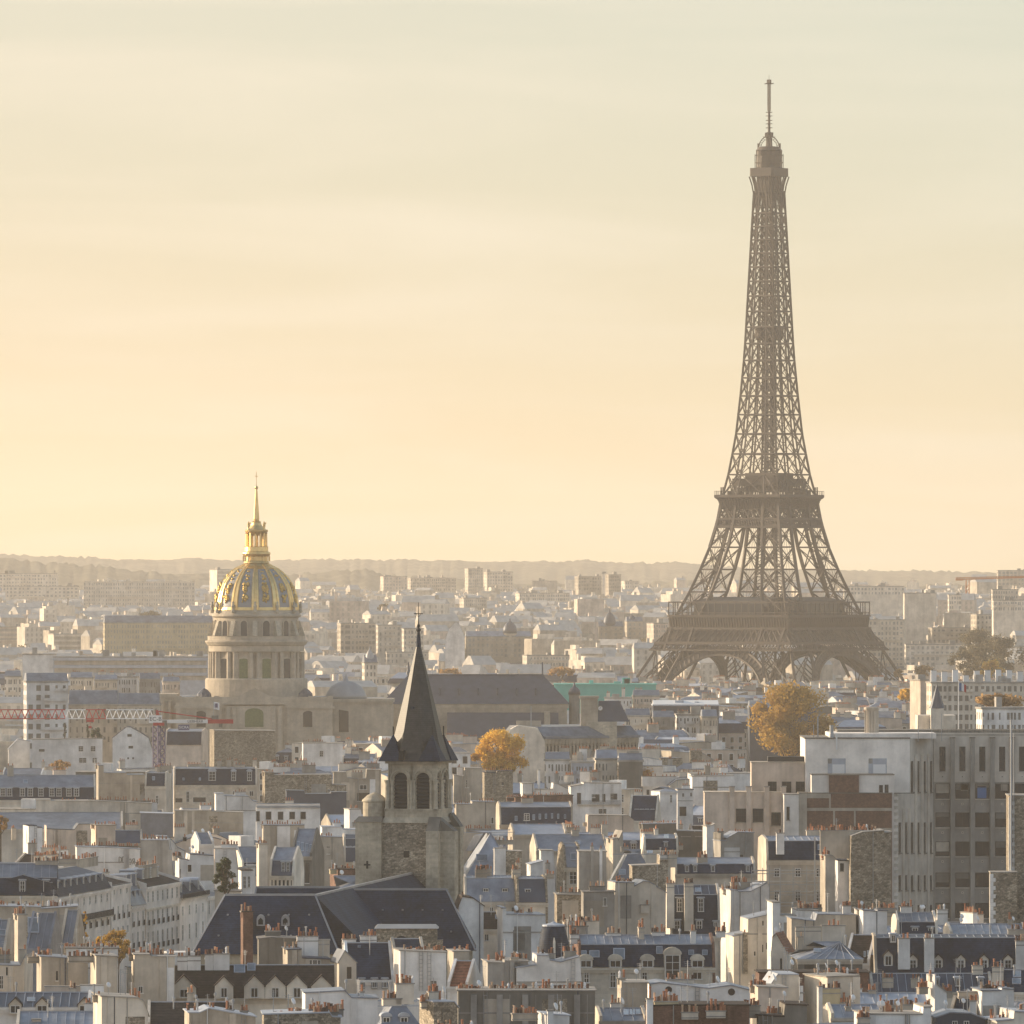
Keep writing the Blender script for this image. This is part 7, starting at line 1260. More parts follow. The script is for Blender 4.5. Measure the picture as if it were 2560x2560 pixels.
# ---------------------------------------------------------------- the hazy middle distance (crops E-G)
def slab(c, label, x0, x1, y, d, dep=14, wall='cream', cols=0, rows=0, yaw=0, top=0, name='apartment_block', band=None, cat='building', yb=None, roof='grey', win='dim', sf=.5):
    if d > 3950 and CV(c, y) > 1502:
        tgt = max(15, min(27, rows * 3.05 + 3)); lo, hi = 3950, 7500
        for _ in range(30):
            md = (lo + hi) / 2
            if Z(CV(c, y), md) - ground_z(md) > tgt: lo = md
            else: hi = md
        d = lo
    if d > 4000: win = 'grey' if wall != 'beige' else 'dim'; wall = {'dim': 'beige', 'grey': 'beige', 'white': 'cream'}.get(wall, wall)  # far walls and windows swapped to paler tones, haze put into the colour
    g = ground_z(d); u0, u1 = CU(c, x0), CU(c, x1); W = (u1 - u0) * d / F; th = R(yaw); W = max(2, (W - dep * abs(math.sin(th))) / math.cos(th)); rx = X(u0, d) + (dep * math.sin(th) if th > 0 else 0)
    b = Bld(name, label, cat, rx, d, th, W, dep, 'buildings of the hazy middle distance', g - 1); zt = Z(CV(c, y), d) - b.gz
    m = MB(); m.box(0, W, 0, dep, 0, zt)
    if band:
        n = int(zt / 3.1) if d > 5000 else 3
        for i in range(n): z = zt - 1.2 - i * 3.1; m.box(-.3, W + .3, -.9, -.005, z, z + 1.0, 0); m.box(.4, W - .4, -.08, -.004, z - 1.9, z - .1, 1)
    elif cols:
        rw = random.Random(int(x0 * 3 + y)); cj = [rw.uniform(-.3, .3) for _ in range(cols)]; cw_ = [rw.uniform(.6, 1.35) for _ in range(cols)]
        for r_ in range(rows):
            if rw.random() < .35: f0, f1 = sorted((rw.uniform(0, .5), rw.uniform(.5, 1))); z = zt - 2.9 - r_ * 3.05; m.box(W * f0, W * f1, -.8, -.005, z, z + .95)
        for r_ in range(rows):
            for k in range(cols):
                if rw.random() < .1: continue
                a = W * (k + .5) / cols + cj[k]; ww = W / cols * sf / 2 * cw_[k]; z = zt - .9 - r_ * 3.05; m.box(a - ww, a + ww, -.06, -.004, z - 1.75, z, 1)
                if rw.random() < .12: m.box(a - ww - .2, a + ww + .2, -.9, -.07, z - 1.85, z - 1.0, 0)
        for s_, n_ in ((0, int(dep / 4)),):
            for r_ in range(rows):
                for k in range(n_): y_ = dep * (k + .5) / n_; z = zt - .9 - r_ * 3.05; m.box(-.06, -.004, y_ - .6, y_ + .6, z - 1.75, z, 1)
    m.build('wall', [MT[wall], MT[win if not band else 'beige']], b.root)  # windows in plaster tones, haze over the glass painted in
    k = MB(); k.box(-.3, W + .3, -.3, dep + .3, zt, zt + .5)
    r = random.Random(int(x0 * 7 + y))
    for i in range(max(1, int(W / 9))): a = r.uniform(.5, W - 2.5); k.box(a, a + r.uniform(1, 3.5), dep * .3, dep * .6, zt + .5, zt + r.uniform(1.2, 3.2))
    k.build('roof', MT[roof], b.root)
    if top: k = MB(); k.hexa([(0, 0, zt + .5), (W, 0, zt + .5), (W, dep, zt + .5), (0, dep, zt + .5), (.15, dep * .3, zt + top), (W - .15, dep * .3, zt + top), (W - .15, dep * .7, zt + top), (.15, dep * .7, zt + top)]); k.build('attic', MT['zinc'], b.root)
    b.top = lambda a, fy: zt; PROT.append((u0, u1, CV(c, y), CV(c, yb if yb else y + 40), d)); return b
slab('E', 'very long pale housing slab fading in haze under the wooded ridge', 470, 1090, 236, 6600, 16, 'cream', 46, 9, 0, yb=372, roof='cream', sf=.35)
slab('E', 'pale far block with two rows of openings at the edge of the view', 0, 320, 190, 7700, 16, 'cream', 20, 5, 0, yb=250)
slab('E', 'low far block beneath the pale one at the edge of the view', 30, 440, 262, 7300, 14, 'cream', 18, 3, 0, yb=330)
slab('E', 'curved white balcony tower just beside the gilded dome', 1172, 1300, 168, 7000, 20, 'white', 0, 0, 20, band=1, yb=255)
slab('E', 'big ochre apartment range with many windows beside the church drum', 572, 1195, 468, 4650, 16, 'ochre', 40, 10, 6, top=4.5, yb=640, sf=.4)
slab('E', 'dark glass office block with one thin white rim', -60, 122, 490, 4500, 20, 'dim', 3, 3, 0, yb=600, sf=.9)
slab('E', 'low block with broad light and dark bands near the ochre range', 262, 480, 530, 4300, 18, 'cream', 0, 0, 14, band=1, yb=610)
slab('E', 'blank pale wall standing up beside the low banded offices', 128, 305, 645, 3600, 12, 'white', 0, 0, 0, yb=750)
slab('E', 'long low modern offices with white roof bands before the ochre range', 300, 1165, 660, 3500, 16, 'zincl', 0, 0, 0, band=1, yb=755)
slab('E', 'white tower of flats with balconies on every floor left of the crane sign', 120, 382, 800, 2700, 12, 'white', 5, 9, 8, top=3, yb=1095, sf=.45)
slab('E', 'slate roofed long house behind the crane jib', 385, 660, 930, 2780, 11, 'beige', 9, 4, 0, top=5, yb=1010, sf=.35)
slab('E', 'zinc roofed long house behind the crane jib beside the domed church', 662, 895, 930, 2760, 11, 'beige', 8, 4, 0, top=4, yb=1010, sf=.35)
P('E', 'slim white gable with a shaded flank at the left of the white garden house', [(35, 1175), (100, 1120), (168, 1130)], 1260, 'white', 'zinc', 24, 10, 4)
P('E', 'white garden house wall with four small windows under a roof garden', [(168, 1120), (576, 1116)], 1255, 'white', 'roofgrey', 24.5, 12, 3, win=[(235, 1188, 32, 14, 'd'), (455, 1186, 28, 30), (523, 1186, 28, 30), (465, 1250, 44, 28), (532, 1250, 26, 28)])
P('E', 'white gabled house with a curved slate shoulder beside the crane mast', [(625, 1112), (660, 1090), (712, 1050), (735, 1052), (800, 1088), (835, 1112), (860, 1190)], 1255, 'white', 'slate', 26, 12, 2, win=[(728, 1104, 24, 14, 'd'), (735, 1170, 26, 14, 'd'), (720, 1230, 10, 10, 'd'), (748, 1230, 10, 10, 'd')])
P('E', 'rubble stone cube with a white window strip below the domed church', [(1168, 1068), (1212, 1070), (1548, 1072)], 1255, 'rubble', 'grey', 26, 14, 8, win=[(1190, 1130, 16, 30), (1190, 1230, 16, 30)], cw='white')
P('E', 'white blank wall with a roof edge full of pots right of the rubble cube', [(1692, 1142), (1925, 1140)], 1245, 'white', 'grey', 25, 10, 3, ch=[(1700, 1830, 1132, 10)], win=[(1805, 1215, 20, 32)])
M('E', 'dark glazed house corner with pink rimmed walls under the name board', 930, 1170, 1060, 1075, 1150, 1240, 'pink', 'zinc', 'slate', 20, 10, -8, 0, d=2560)
tree_at('clipped dark cypress tree on the roof garden of the white garden house', 162, 1803, 1846, 9, 2580, 'green', 500, .5, 8, 21, z0=22, name='cypress_tree')
tree_at('twin slim cypress tree nearer the crane mast on the roof garden', 219, 1808, 1846, 8, 2582, 'green', 450, .5, 8, 22, z0=22, name='cypress_tree')
tree_at('low bushy green planting along the roof garden', 245, 1820, 1846, 42, 2584, 'green', 900, .5, 10, 23, z0=22, name='roof_shrub')
fr0 = random.Random(4)
for lab, x0, x1, y, d, wl, ya in (('cream house with zinc attic before the banded offices, next to the white tower of flats', 395, 520, 778, 3250, 'cream', 2.4), ('beige house in front of the middle of the banded offices', 524, 660, 790, 3240, 'beige', 2.2), ('white flat roofed house in front of the banded offices', 664, 770, 772, 3255, 'white', 0), ('grey house with attic before the banded offices close to the church drum', 775, 900, 786, 3245, 'grey', 2.6), ('pinkish house squeezed between banded offices and church drum', 905, 1010, 800, 3230, 'pink', 2.2), ('pale house at the foot of the blank pale wall beside the banded offices', 20, 116, 770, 3260, 'cream', 2.4), ('dull house under the blank pale wall right of the white tower', 384, 394, 800, 3300, 'dim', 0)):
    if x1 - x0 > 40:
        slab('E', lab, x0, x1, y, d, 11, wl, int((x1 - x0) / 15), 3, fr0.uniform(-2, 4), top=ya, yb=y + 45, name='town_house', sf=.42); b_ = BLD[-1]
        for i in range(3): b_.chimney(b_.W * fr0.uniform(.1, .9), 6, b_.top(0, 0) + fr0.uniform(1.2, 3.6), fr0.uniform(1.2, 3), 5, .8, fr0.choice(['beige', 'cream', 'white']), b_.top(0, 0))
# Beaux-arts range with clock pavilion, turquoise sheeted hall, pale long roof
def clock_range():
    d = 2420; c = 'F'; t = thing('clock_building', 'long grey stone palace front with a clock pavilion beside the round golden tree', 'building', (X(CU(c, 1130), d), d, 0), R(0), None); rx = X(CU(c, 1130), d); q = lambda x, y, dd=d: (X(CU(c, x), dd) - rx, Z(CV(c, y), dd)); m = MB()
    a, zt = q(1140, 1110); b, _ = q(1680, 1070); _, z2 = q(1680, 1075, d + 25)
    m.hexa([(a, 0, 0), (b, 25, 0), (b, 45, 0), (a, 20, 0), (a, 0, zt), (b, 25, zt), (b, 45, zt), (a, 20, zt)]); v = Vector((b - a, 25, 0)); n = Vector((25, -(b - a), 0)).normalized()
    for i in range(27): p = Vector((a, 0, 0)) + v * ((i + .5) / 27); m.beam(p + n * .3, p + n * .3 + Vector((0, 0, zt - .8)), .7); m.beam(p + n * .5 + Vector((0, 0, zt - 1.8)), p + n * .5 + Vector((0, 0, zt - .4)), .9)
    m.build('wall', MT['sandwall'], t); m = MB()
    for i in range(26): p = Vector((a, 0, 0)) + v * ((i + 1) / 27); m.beam(p + n * .05 + Vector((0, 0, zt - 5.4)), p + n * .05 + Vector((0, 0, zt - 2.4)), .9)
    m.build('window_row', MT['glass'], t); m = MB(); u = Vector((0, 0, 1)); A0, B0 = Vector((a, 0, zt)), Vector((b, 25, zt)); m.hexa([A0 + n * .8, B0 + n * .8, B0 - n * 18, A0 - n * 18, A0 - n * 3 + u * 3, B0 - n * 3 + u * 3, B0 - n * 14 + u * 3.4, A0 - n * 14 + u * 3.4]); m.beam(A0 + n * .7, B0 + n * .7, .7); m.build('roof', MT['zinc'], t)
    x0, z1 = q(1352, 890, d + 18); x1, _ = q(1600, 890, d + 18); xm, _ = q(1448, 890, d + 18); m = MB(); m.box(x0, xm, 18, 24, 0, z1); m.box(x0 - .4, xm + .3, 17.6, 24.4, z1, z1 + .7); m.build('chimney', MT['sandwall'], t); m = MB(); zb = q(0, 1020, d + 18)[1]; m.hexa([(xm, 18, zb), (x1 + 1.3, 18, zb), (x1 + 1.3, 28, zb), (xm, 28, zb), (xm + .2, 20, z1 - .7), (x1 - 1.5, 20, z1 - .7), (x1 - 1.5, 27, z1 - .7), (xm + .2, 27, z1 - .7)]); m.build('pavilion_roof', MT['zincd'], t)
    m = MB(); cx, cz = q(1462, 945, d + 18); m.front([(.75 * math.cos(i * math.pi / 8), .75 * math.sin(i * math.pi / 8)) for i in range(16)], -.15, 0, 0); m.front([(.58 * math.cos(i * math.pi / 8), .58 * math.sin(i * math.pi / 8)) for i in range(16)], -.2, -.15, 1); m.beam((0, -.22, 0), (.1, -.22, .42), .08, 2); m.beam((0, -.22, 0), (-.3, -.22, .05), .08, 2); m.build('clock', [MT['quoin'], MT['paper'], MT['black']], t, (cx, 18.2, cz))
    m = MB(); x0, z0 = q(1385, 1020, d + 16); x1, _ = q(1555, 1020, d + 16); m.box(x0, x1, 16, 17, 0, z0); 
    m.build('balustrade', MT['quoin'], t); x0, z0 = q(955, 1040); x1, _ = q(1130, 1060); m = MB(); m.front([(x0, 0), (x1 + 1.3, 0), (x1 + 1, z0 - 4.5), (x1 - 1, z0 - .8), (x0 + 2.2, z0), (x0, z0 - 1.2)], -2, 12); m.build('gable_wall', MT['cream'], t)
    m = MB(); x0, z0 = q(990, 1015, d + 6); x1, _ = q(1130, 1015, d + 6); m.box(x0, x1, 6, 8, 8, z0); m.build('chimney', MT['beige'], t); m = MB(); x, z0 = q(1073, 935); m.box(x - .12, x + .12, 4, 4.2, 10, z0); m.build('mast', MT['steel'], t); PROT.append((CU(c, 955), CU(c, 1690), 1745, 1880, d))
clock_range()
slab('F', 'hall wrapped in turquoise sheeting beyond the long dark slate roof', 1205, 1775, 814, 3250, 20, 'teal', 0, 0, 0, yb=865, roof='teal', name='sheeted_hall')
for lab, x0, x1, y, d, wl, ya in (('white flat block in front of the turquoise hall near its right end', 1488, 1640, 890, 3100, 'white', 0), ('pinkish house just beyond the right end of the turquoise hall', 1645, 1795, 880, 3110, 'pink', 2.4),
        ('cream house with slate attic at the foot of the pale glass roofed hall', 1600, 1742, 992, 2785, 'cream', 2.6), ('grey house in the middle of the row under the pale glass roofed hall', 1746, 1880, 1002, 2780, 'grey', 2.4), ('white walled house under the pale glass roofed hall toward the bronze tree', 1885, 2020, 985, 2790, 'white', 0), ('beige narrow house beside the bronze tree under the pale hall', 2025, 2120, 998, 2780, 'beige', 2.6),
        ('white low house with a zinc attic below the colonnade of the clock palace', 1150, 1292, 1240, 2185, 'white', 2.2), ('pale blue grey house below the clock palace front', 1296, 1425, 1252, 2180, 'zincl', 0), ('cream house with attic windows under the clock pavilion', 1430, 1560, 1236, 2190, 'cream', 2.6), ('brown grey house at the far end of the clock palace front', 1565, 1700, 1246, 2180, 'dim', 2.2)):
    slab('F', lab, x0, x1, y, d, 11, wl, int((x1 - x0) / 17), 4, fr0.uniform(-2, 4), top=ya, yb=y + 45, name='town_house', sf=.42); b_ = BLD[-1]
    for i in range(2): b_.chimney(b_.W * fr0.uniform(.1, .9), 6, b_.top(0, 0) + fr0.uniform(1.2, 3.6), fr0.uniform(1.2, 3), 5, .8, fr0.choice(['beige', 'cream', 'white']), b_.top(0, 0))
b = slab('G', 'long pale blue glass roofed hall between the clock pavilion and the bronze tree', -150, 218, 932, 2900, 24, 'zincd', 0, 0, 0, yb=1000, roof='zincl', name='long_hall', top=0)
k_ = MB(); z_ = Z(CV('G', 930), 2900); k_.hexa([(0, 0, z_ + .5), (b.W, 0, z_ + .5), (b.W, 24, z_ + .5), (0, 24, z_ + .5), (0, 11, z_ + 2.7), (b.W, 11, z_ + 2.7), (b.W, 13, z_ + 2.7), (0, 13, z_ + 2.7)]); k_.build('glazed_roof', MT['paper'], b.root)
slab('G', 'lilac zinc station roof behind the concrete block and bronze tree', 390, 760, 945, 2950, 24, 'zincd', 0, 0, 0, yb=985, roof='zinc', name='long_hall', top=2.5)
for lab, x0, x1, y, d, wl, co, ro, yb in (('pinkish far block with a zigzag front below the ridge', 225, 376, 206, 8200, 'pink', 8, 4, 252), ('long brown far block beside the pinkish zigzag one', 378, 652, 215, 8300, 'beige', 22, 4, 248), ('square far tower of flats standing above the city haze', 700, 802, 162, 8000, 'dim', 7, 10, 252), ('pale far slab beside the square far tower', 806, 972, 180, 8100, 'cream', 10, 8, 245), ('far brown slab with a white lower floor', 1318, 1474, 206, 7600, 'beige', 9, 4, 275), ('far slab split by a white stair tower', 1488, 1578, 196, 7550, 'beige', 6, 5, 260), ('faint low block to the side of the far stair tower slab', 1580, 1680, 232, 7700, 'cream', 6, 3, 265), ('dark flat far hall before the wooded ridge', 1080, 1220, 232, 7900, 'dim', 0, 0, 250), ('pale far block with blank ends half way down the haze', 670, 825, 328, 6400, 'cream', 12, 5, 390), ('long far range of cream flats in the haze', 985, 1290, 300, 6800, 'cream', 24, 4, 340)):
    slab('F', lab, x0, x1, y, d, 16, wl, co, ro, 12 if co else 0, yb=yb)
b_ = slab('F', 'thin white stair tower between far brown slabs', 1470, 1490, 188, 7500, 10, 'white', 0, 0, 0, yb=300)
slab('F', 'big beige apartment cluster with recessed balconies behind the slate spire', -20, 200, 470, 4450, 18, 'beige', 10, 9, 8, yb=640, sf=.6)
slab('F', 'beige block with broad blank bays just behind the spire tip', 200, 345, 480, 4400, 16, 'cream', 5, 8, 5, yb=640, sf=.35)
slab('F', 'pale flats with deep window bays right of the spire tip', 345, 470, 500, 4350, 16, 'cream', 6, 8, 5, yb=640)
slab('F', 'white roofed row house block with small dark windows under the spire haze', 255, 535, 632, 4000, 14, 'white', 12, 2, 3, yb=690)
slab('F', 'pale sunlit terrace flats at the foot of the lattice tower', 1025, 1300, 650, 4000, 14, 'white', 14, 3, 10, yb=720)
slab('F', 'warm brick and cream flats standing close beside the lattice tower', 1725, 1840, 470, 4400, 16, 'pink', 6, 6, 14, yb=580)
P('F', 'white stepped gable with three narrow slits far behind the spire', [(590, 565), (612, 500), (650, 460), (668, 470), (700, 545)], 570, 'white', 'zinc', 44, 14, 0, d=4300)
def domed(c, label, x0, x1, y, ye, d, dx, dw, dy0, dy1, wall='sandwall', domem='zincd'):
    b = slab(c, label, x0, x1, y, d, 16, wall, max(3, int((x1 - x0) / 26)), 4, 5, top=3.5, yb=ye, sf=.4); d = b.y; a, z1 = b.pt(CU(c, dx), CV(c, dy1), 3); _, z0 = b.pt(CU(c, dx), CV(c, dy0), 3); r = dw * CR[c][2] * d / F / 2; H_ = z0 - z1
    m = MB(); m.lathe([(r * 1.05, z1 - 14), (r * 1.05, z1)], 16, a, 4); m.build('dome_drum', MT[wall], b.root); m = MB(); m.lathe([(r, z1), (r, z1 + H_ * .3), (r * .85, z1 + H_ * .6), (r * .5, z1 + H_ * .85), (r * .15, z1 + H_), (.1, z1 + H_ * 1.25)], 16, a, 4); m.build('dome', MT[domem], b.root, smooth=True)
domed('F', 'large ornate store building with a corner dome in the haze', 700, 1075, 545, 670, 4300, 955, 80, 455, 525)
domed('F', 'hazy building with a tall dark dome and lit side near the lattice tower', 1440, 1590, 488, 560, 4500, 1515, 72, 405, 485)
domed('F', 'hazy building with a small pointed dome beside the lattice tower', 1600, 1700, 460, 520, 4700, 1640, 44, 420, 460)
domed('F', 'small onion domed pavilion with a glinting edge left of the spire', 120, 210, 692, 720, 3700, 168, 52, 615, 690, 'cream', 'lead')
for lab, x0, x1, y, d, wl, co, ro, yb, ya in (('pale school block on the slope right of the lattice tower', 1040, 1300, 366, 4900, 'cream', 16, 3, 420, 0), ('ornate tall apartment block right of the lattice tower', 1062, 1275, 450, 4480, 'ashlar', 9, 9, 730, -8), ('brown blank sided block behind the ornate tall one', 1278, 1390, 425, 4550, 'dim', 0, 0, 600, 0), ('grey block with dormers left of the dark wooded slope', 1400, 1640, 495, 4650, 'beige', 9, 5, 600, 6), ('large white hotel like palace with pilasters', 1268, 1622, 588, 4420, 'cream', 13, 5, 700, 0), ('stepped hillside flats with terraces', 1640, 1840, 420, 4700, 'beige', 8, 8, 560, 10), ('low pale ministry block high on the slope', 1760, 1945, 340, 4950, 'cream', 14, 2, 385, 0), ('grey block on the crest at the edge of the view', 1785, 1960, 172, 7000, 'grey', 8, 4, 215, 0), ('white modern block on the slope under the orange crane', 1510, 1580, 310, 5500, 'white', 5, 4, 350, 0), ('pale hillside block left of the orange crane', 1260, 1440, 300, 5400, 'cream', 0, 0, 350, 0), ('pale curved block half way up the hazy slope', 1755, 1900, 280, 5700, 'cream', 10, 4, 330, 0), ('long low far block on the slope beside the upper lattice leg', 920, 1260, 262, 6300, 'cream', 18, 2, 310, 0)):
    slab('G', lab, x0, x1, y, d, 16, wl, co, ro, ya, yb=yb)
slab('G', 'long pale modern flats with white roof stacks behind the small flag', 1395, 1960, 805, 2750, 14, 'cream', 18, 5, 4, yb=900, sf=.55)
b_ = BLD[-1]
for i in range(9): b_.chimney(b_.W * (i + .4) / 9, 6, b_.top(0, 0) + rnd.uniform(2.5, 4.5), 1.8, 0, 1.2, 'paper', b_.top(0, 0) - .2)
slab('G', 'cream flats end lit by the sun beside the long pale modern flats', 1300, 1392, 790, 2800, 12, 'pink', 0, 0, 14, yb=900)
slab('G', 'white shop terrace with awnings above the concrete block', 1678, 1960, 950, 2150, 12, 'white', 12, 3, 4, yb=1060)
def small_spire():
    d = 2250; c = 'G'; t = thing('church', 'small church with a thin grey stone spire above the roofs right of the bronze tree', 'church', (X(CU(c, 1443), d), d, 0)); m = MB(); z = lambda y: Z(CV(c, y), d); m.box(-1.7, 1.7, -1.7, 1.7, 0, z(945)); m.box(-5, 5, 2, 16, 0, z(985)); m.build('tower', MT['cream'], t); m = MB(); m.lathe([(2.1, z(945)), (.9, z(870)), (.06, z(810))], 8); m.box(-.03, .03, -.03, .03, z(812), z(800)); m.build('spire', MT['zincd'], t); PROT.append((CU(c, 1420), CU(c, 1466), CV(c, 805), CV(c, 945), d))
small_spire()
# wooded slope on the far right, autumn avenue trees near the lattice tower
for lab, u, vt, vb, w, d, lf, n, sd in (('dark hazy wooded crown on the slope at the edge of the view', 2490, 1588, 1690, 150, 4300, 'wood', 5000, 31), ('second dark hazy crown left of the edge of the view', 2420, 1620, 1690, 110, 4320, 'wood', 3500, 32), ('dark hazy crown behind the palace with pilasters', 2440, 1572, 1640, 120, 4560, 'wood', 3200, 35), ('orange tree lit by the sun below the dark wooded slope', 2480, 1650, 1695, 70, 4150, 'gold', 1500, 33), ('rust tree by the foot of the palace with pilasters', 2310, 1663, 1692, 50, 4150, 'rust', 1000, 34), ('small rust tree by the lattice tower foot', 2246, 1672, 1692, 26, 4140, 'rust', 500, 36), ('gold tree between white blocks below the lattice tower', 2268, 1722, 1748, 44, 3300, 'gold', 900, 37), ('brown hedge of trees above the white shop terrace', 2500, 1738, 1762, 110, 2500, 'rust', 2200, 38), ('rust trees strip before the long dark slate roof', 1125, 1672, 1690, 60, 3900, 'rust', 900, 39), ('rust clump left of the turquoise hall', 1405, 1668, 1688, 60, 3900, 'rust', 900, 40), ('dark round crown on the skyline roofs beside the ochre range', 378, 1528, 1548, 60, 5600, 'wood', 1000, 41), ('dark crown above the flats behind the spire', 960, 1510, 1528, 34, 5600, 'wood', 600, 42)):
    tree_at(lab, u, vt, vb, w, d, lf, n, 1.1, 22, sd)

# ---------------------------------------------------------------- filler: the rest of the roofs, front to back, only where they can be seen
fr = random.Random(21)
SKY = {}
def sk_get(u0, u1): return [SKY.get(i, 2600) for i in range(int(u0 // 8), int(u1 // 8) + 1)]
def foot(b):
    c, s = math.cos(b.yaw), math.sin(b.yaw); return [(b.x + a * c - y * s, b.y + a * s + y * c) for a, y in ((0, 0), (b.W, 0), (b.W, b.dep), (0, b.dep))]
def overlap(p, q):
    for A in (p, q):
        for i in range(4):
            ax, ay = A[i]; bx, by = A[(i + 1) % 4]; nx, ny = by - ay, ax - bx; pa = [nx * x + ny * y for x, y in p]; qa = [nx * x + ny * y for x, y in q]
            if max(pa) <= min(qa) + .01 or max(qa) <= min(pa) + .01: return False
    return True
FOOT = [foot(b) for b in BLD]
BUSY = [(X(560, 2880) - 20, X(720, 2880) + 30, 2850, 2915), (-48, -25, 2980, 3015)]
LAND = [('the gilded dome', 641, 1700), ('the slate spire', 1045, 1750), ('the lattice tower', 1923, 1650), ('the bronze tree', 1972, 1800), ('the golden tree', 1247, 1880), ('the concrete block', 2300, 2000), ('the crane mast', 398, 1850), ('the long slate roof', 1180, 1740), ('the turquoise hall', 1513, 1720), ('the clock pavilion', 1500, 1800), ('the small flag', 2405, 1715), ('the stone spire', 2342, 1740), ('the blue zinc roof', 150, 2050), ('the white villa', 1490, 2000), ('the abbey slates', 700, 2280)]
WN = {'cream': 'cream', 'beige': 'beige', 'white': 'white', 'pink': 'pinkish', 'grey': 'grey', 'ashlar': 'pale stone', 'rubble': 'rubble stone', 'dim': 'brown grey', 'brick': 'brick'}
RN = {'zinc': 'zinc', 'zincl': 'pale zinc', 'zincd': 'dark zinc', 'slate': 'slate', 'tile': 'brown tile', 'grey': 'flat', 'redtile': 'red tile'}
used_lab = set(LABELS)
def place_word(u, v):
    n, lu, lv = min(LAND, key=lambda L: math.hypot(L[1] - u, (L[2] - v) * 1.6)); dx, dy = u - lu, v - lv
    w = ('right next to' if math.hypot(dx, dy) < 45 else 'a short way' if math.hypot(dx, dy) < 130 else 'well')
    side = ('right of' if dx > 0 else 'left of') if abs(dx) > abs(dy) * 1.4 else ('below' if dy > 0 else 'above')
    return f'{n}' if w == 'right next to' and False else (f'beside {n}' if w == 'right next to' else f'{side} {n}' if w == 'well' else f'near {n}')
def mklabel(wall, roof, shape, nch, u, v, W):
    size = 'narrow' if W < 10 else 'broad' if W > 19 else 'medium'
    base = f"{size} {WN[wall]} {shape}, {RN[roof]} roof, {['no chimney', 'one chimney', 'two chimneys', 'three chimneys'][min(nch, 3)]}, {place_word(u, v)}"
    if base not in used_lab: used_lab.add(base); return base
    row = int((v - 1680) // 18)
    for ex in ('in a nearer row', 'in a farther row', 'in a middle row'):
        q = base.replace(' roof', ' roof,', 1) if False else f"{base} {ex}" if len(base.split()) < 12 else f"{base}, {ex.split()[-2]}"
        if len(q.split()) <= 16 and q not in used_lab: used_lab.add(q); return q
    return base
NF = 0; FILL_MAX = 430
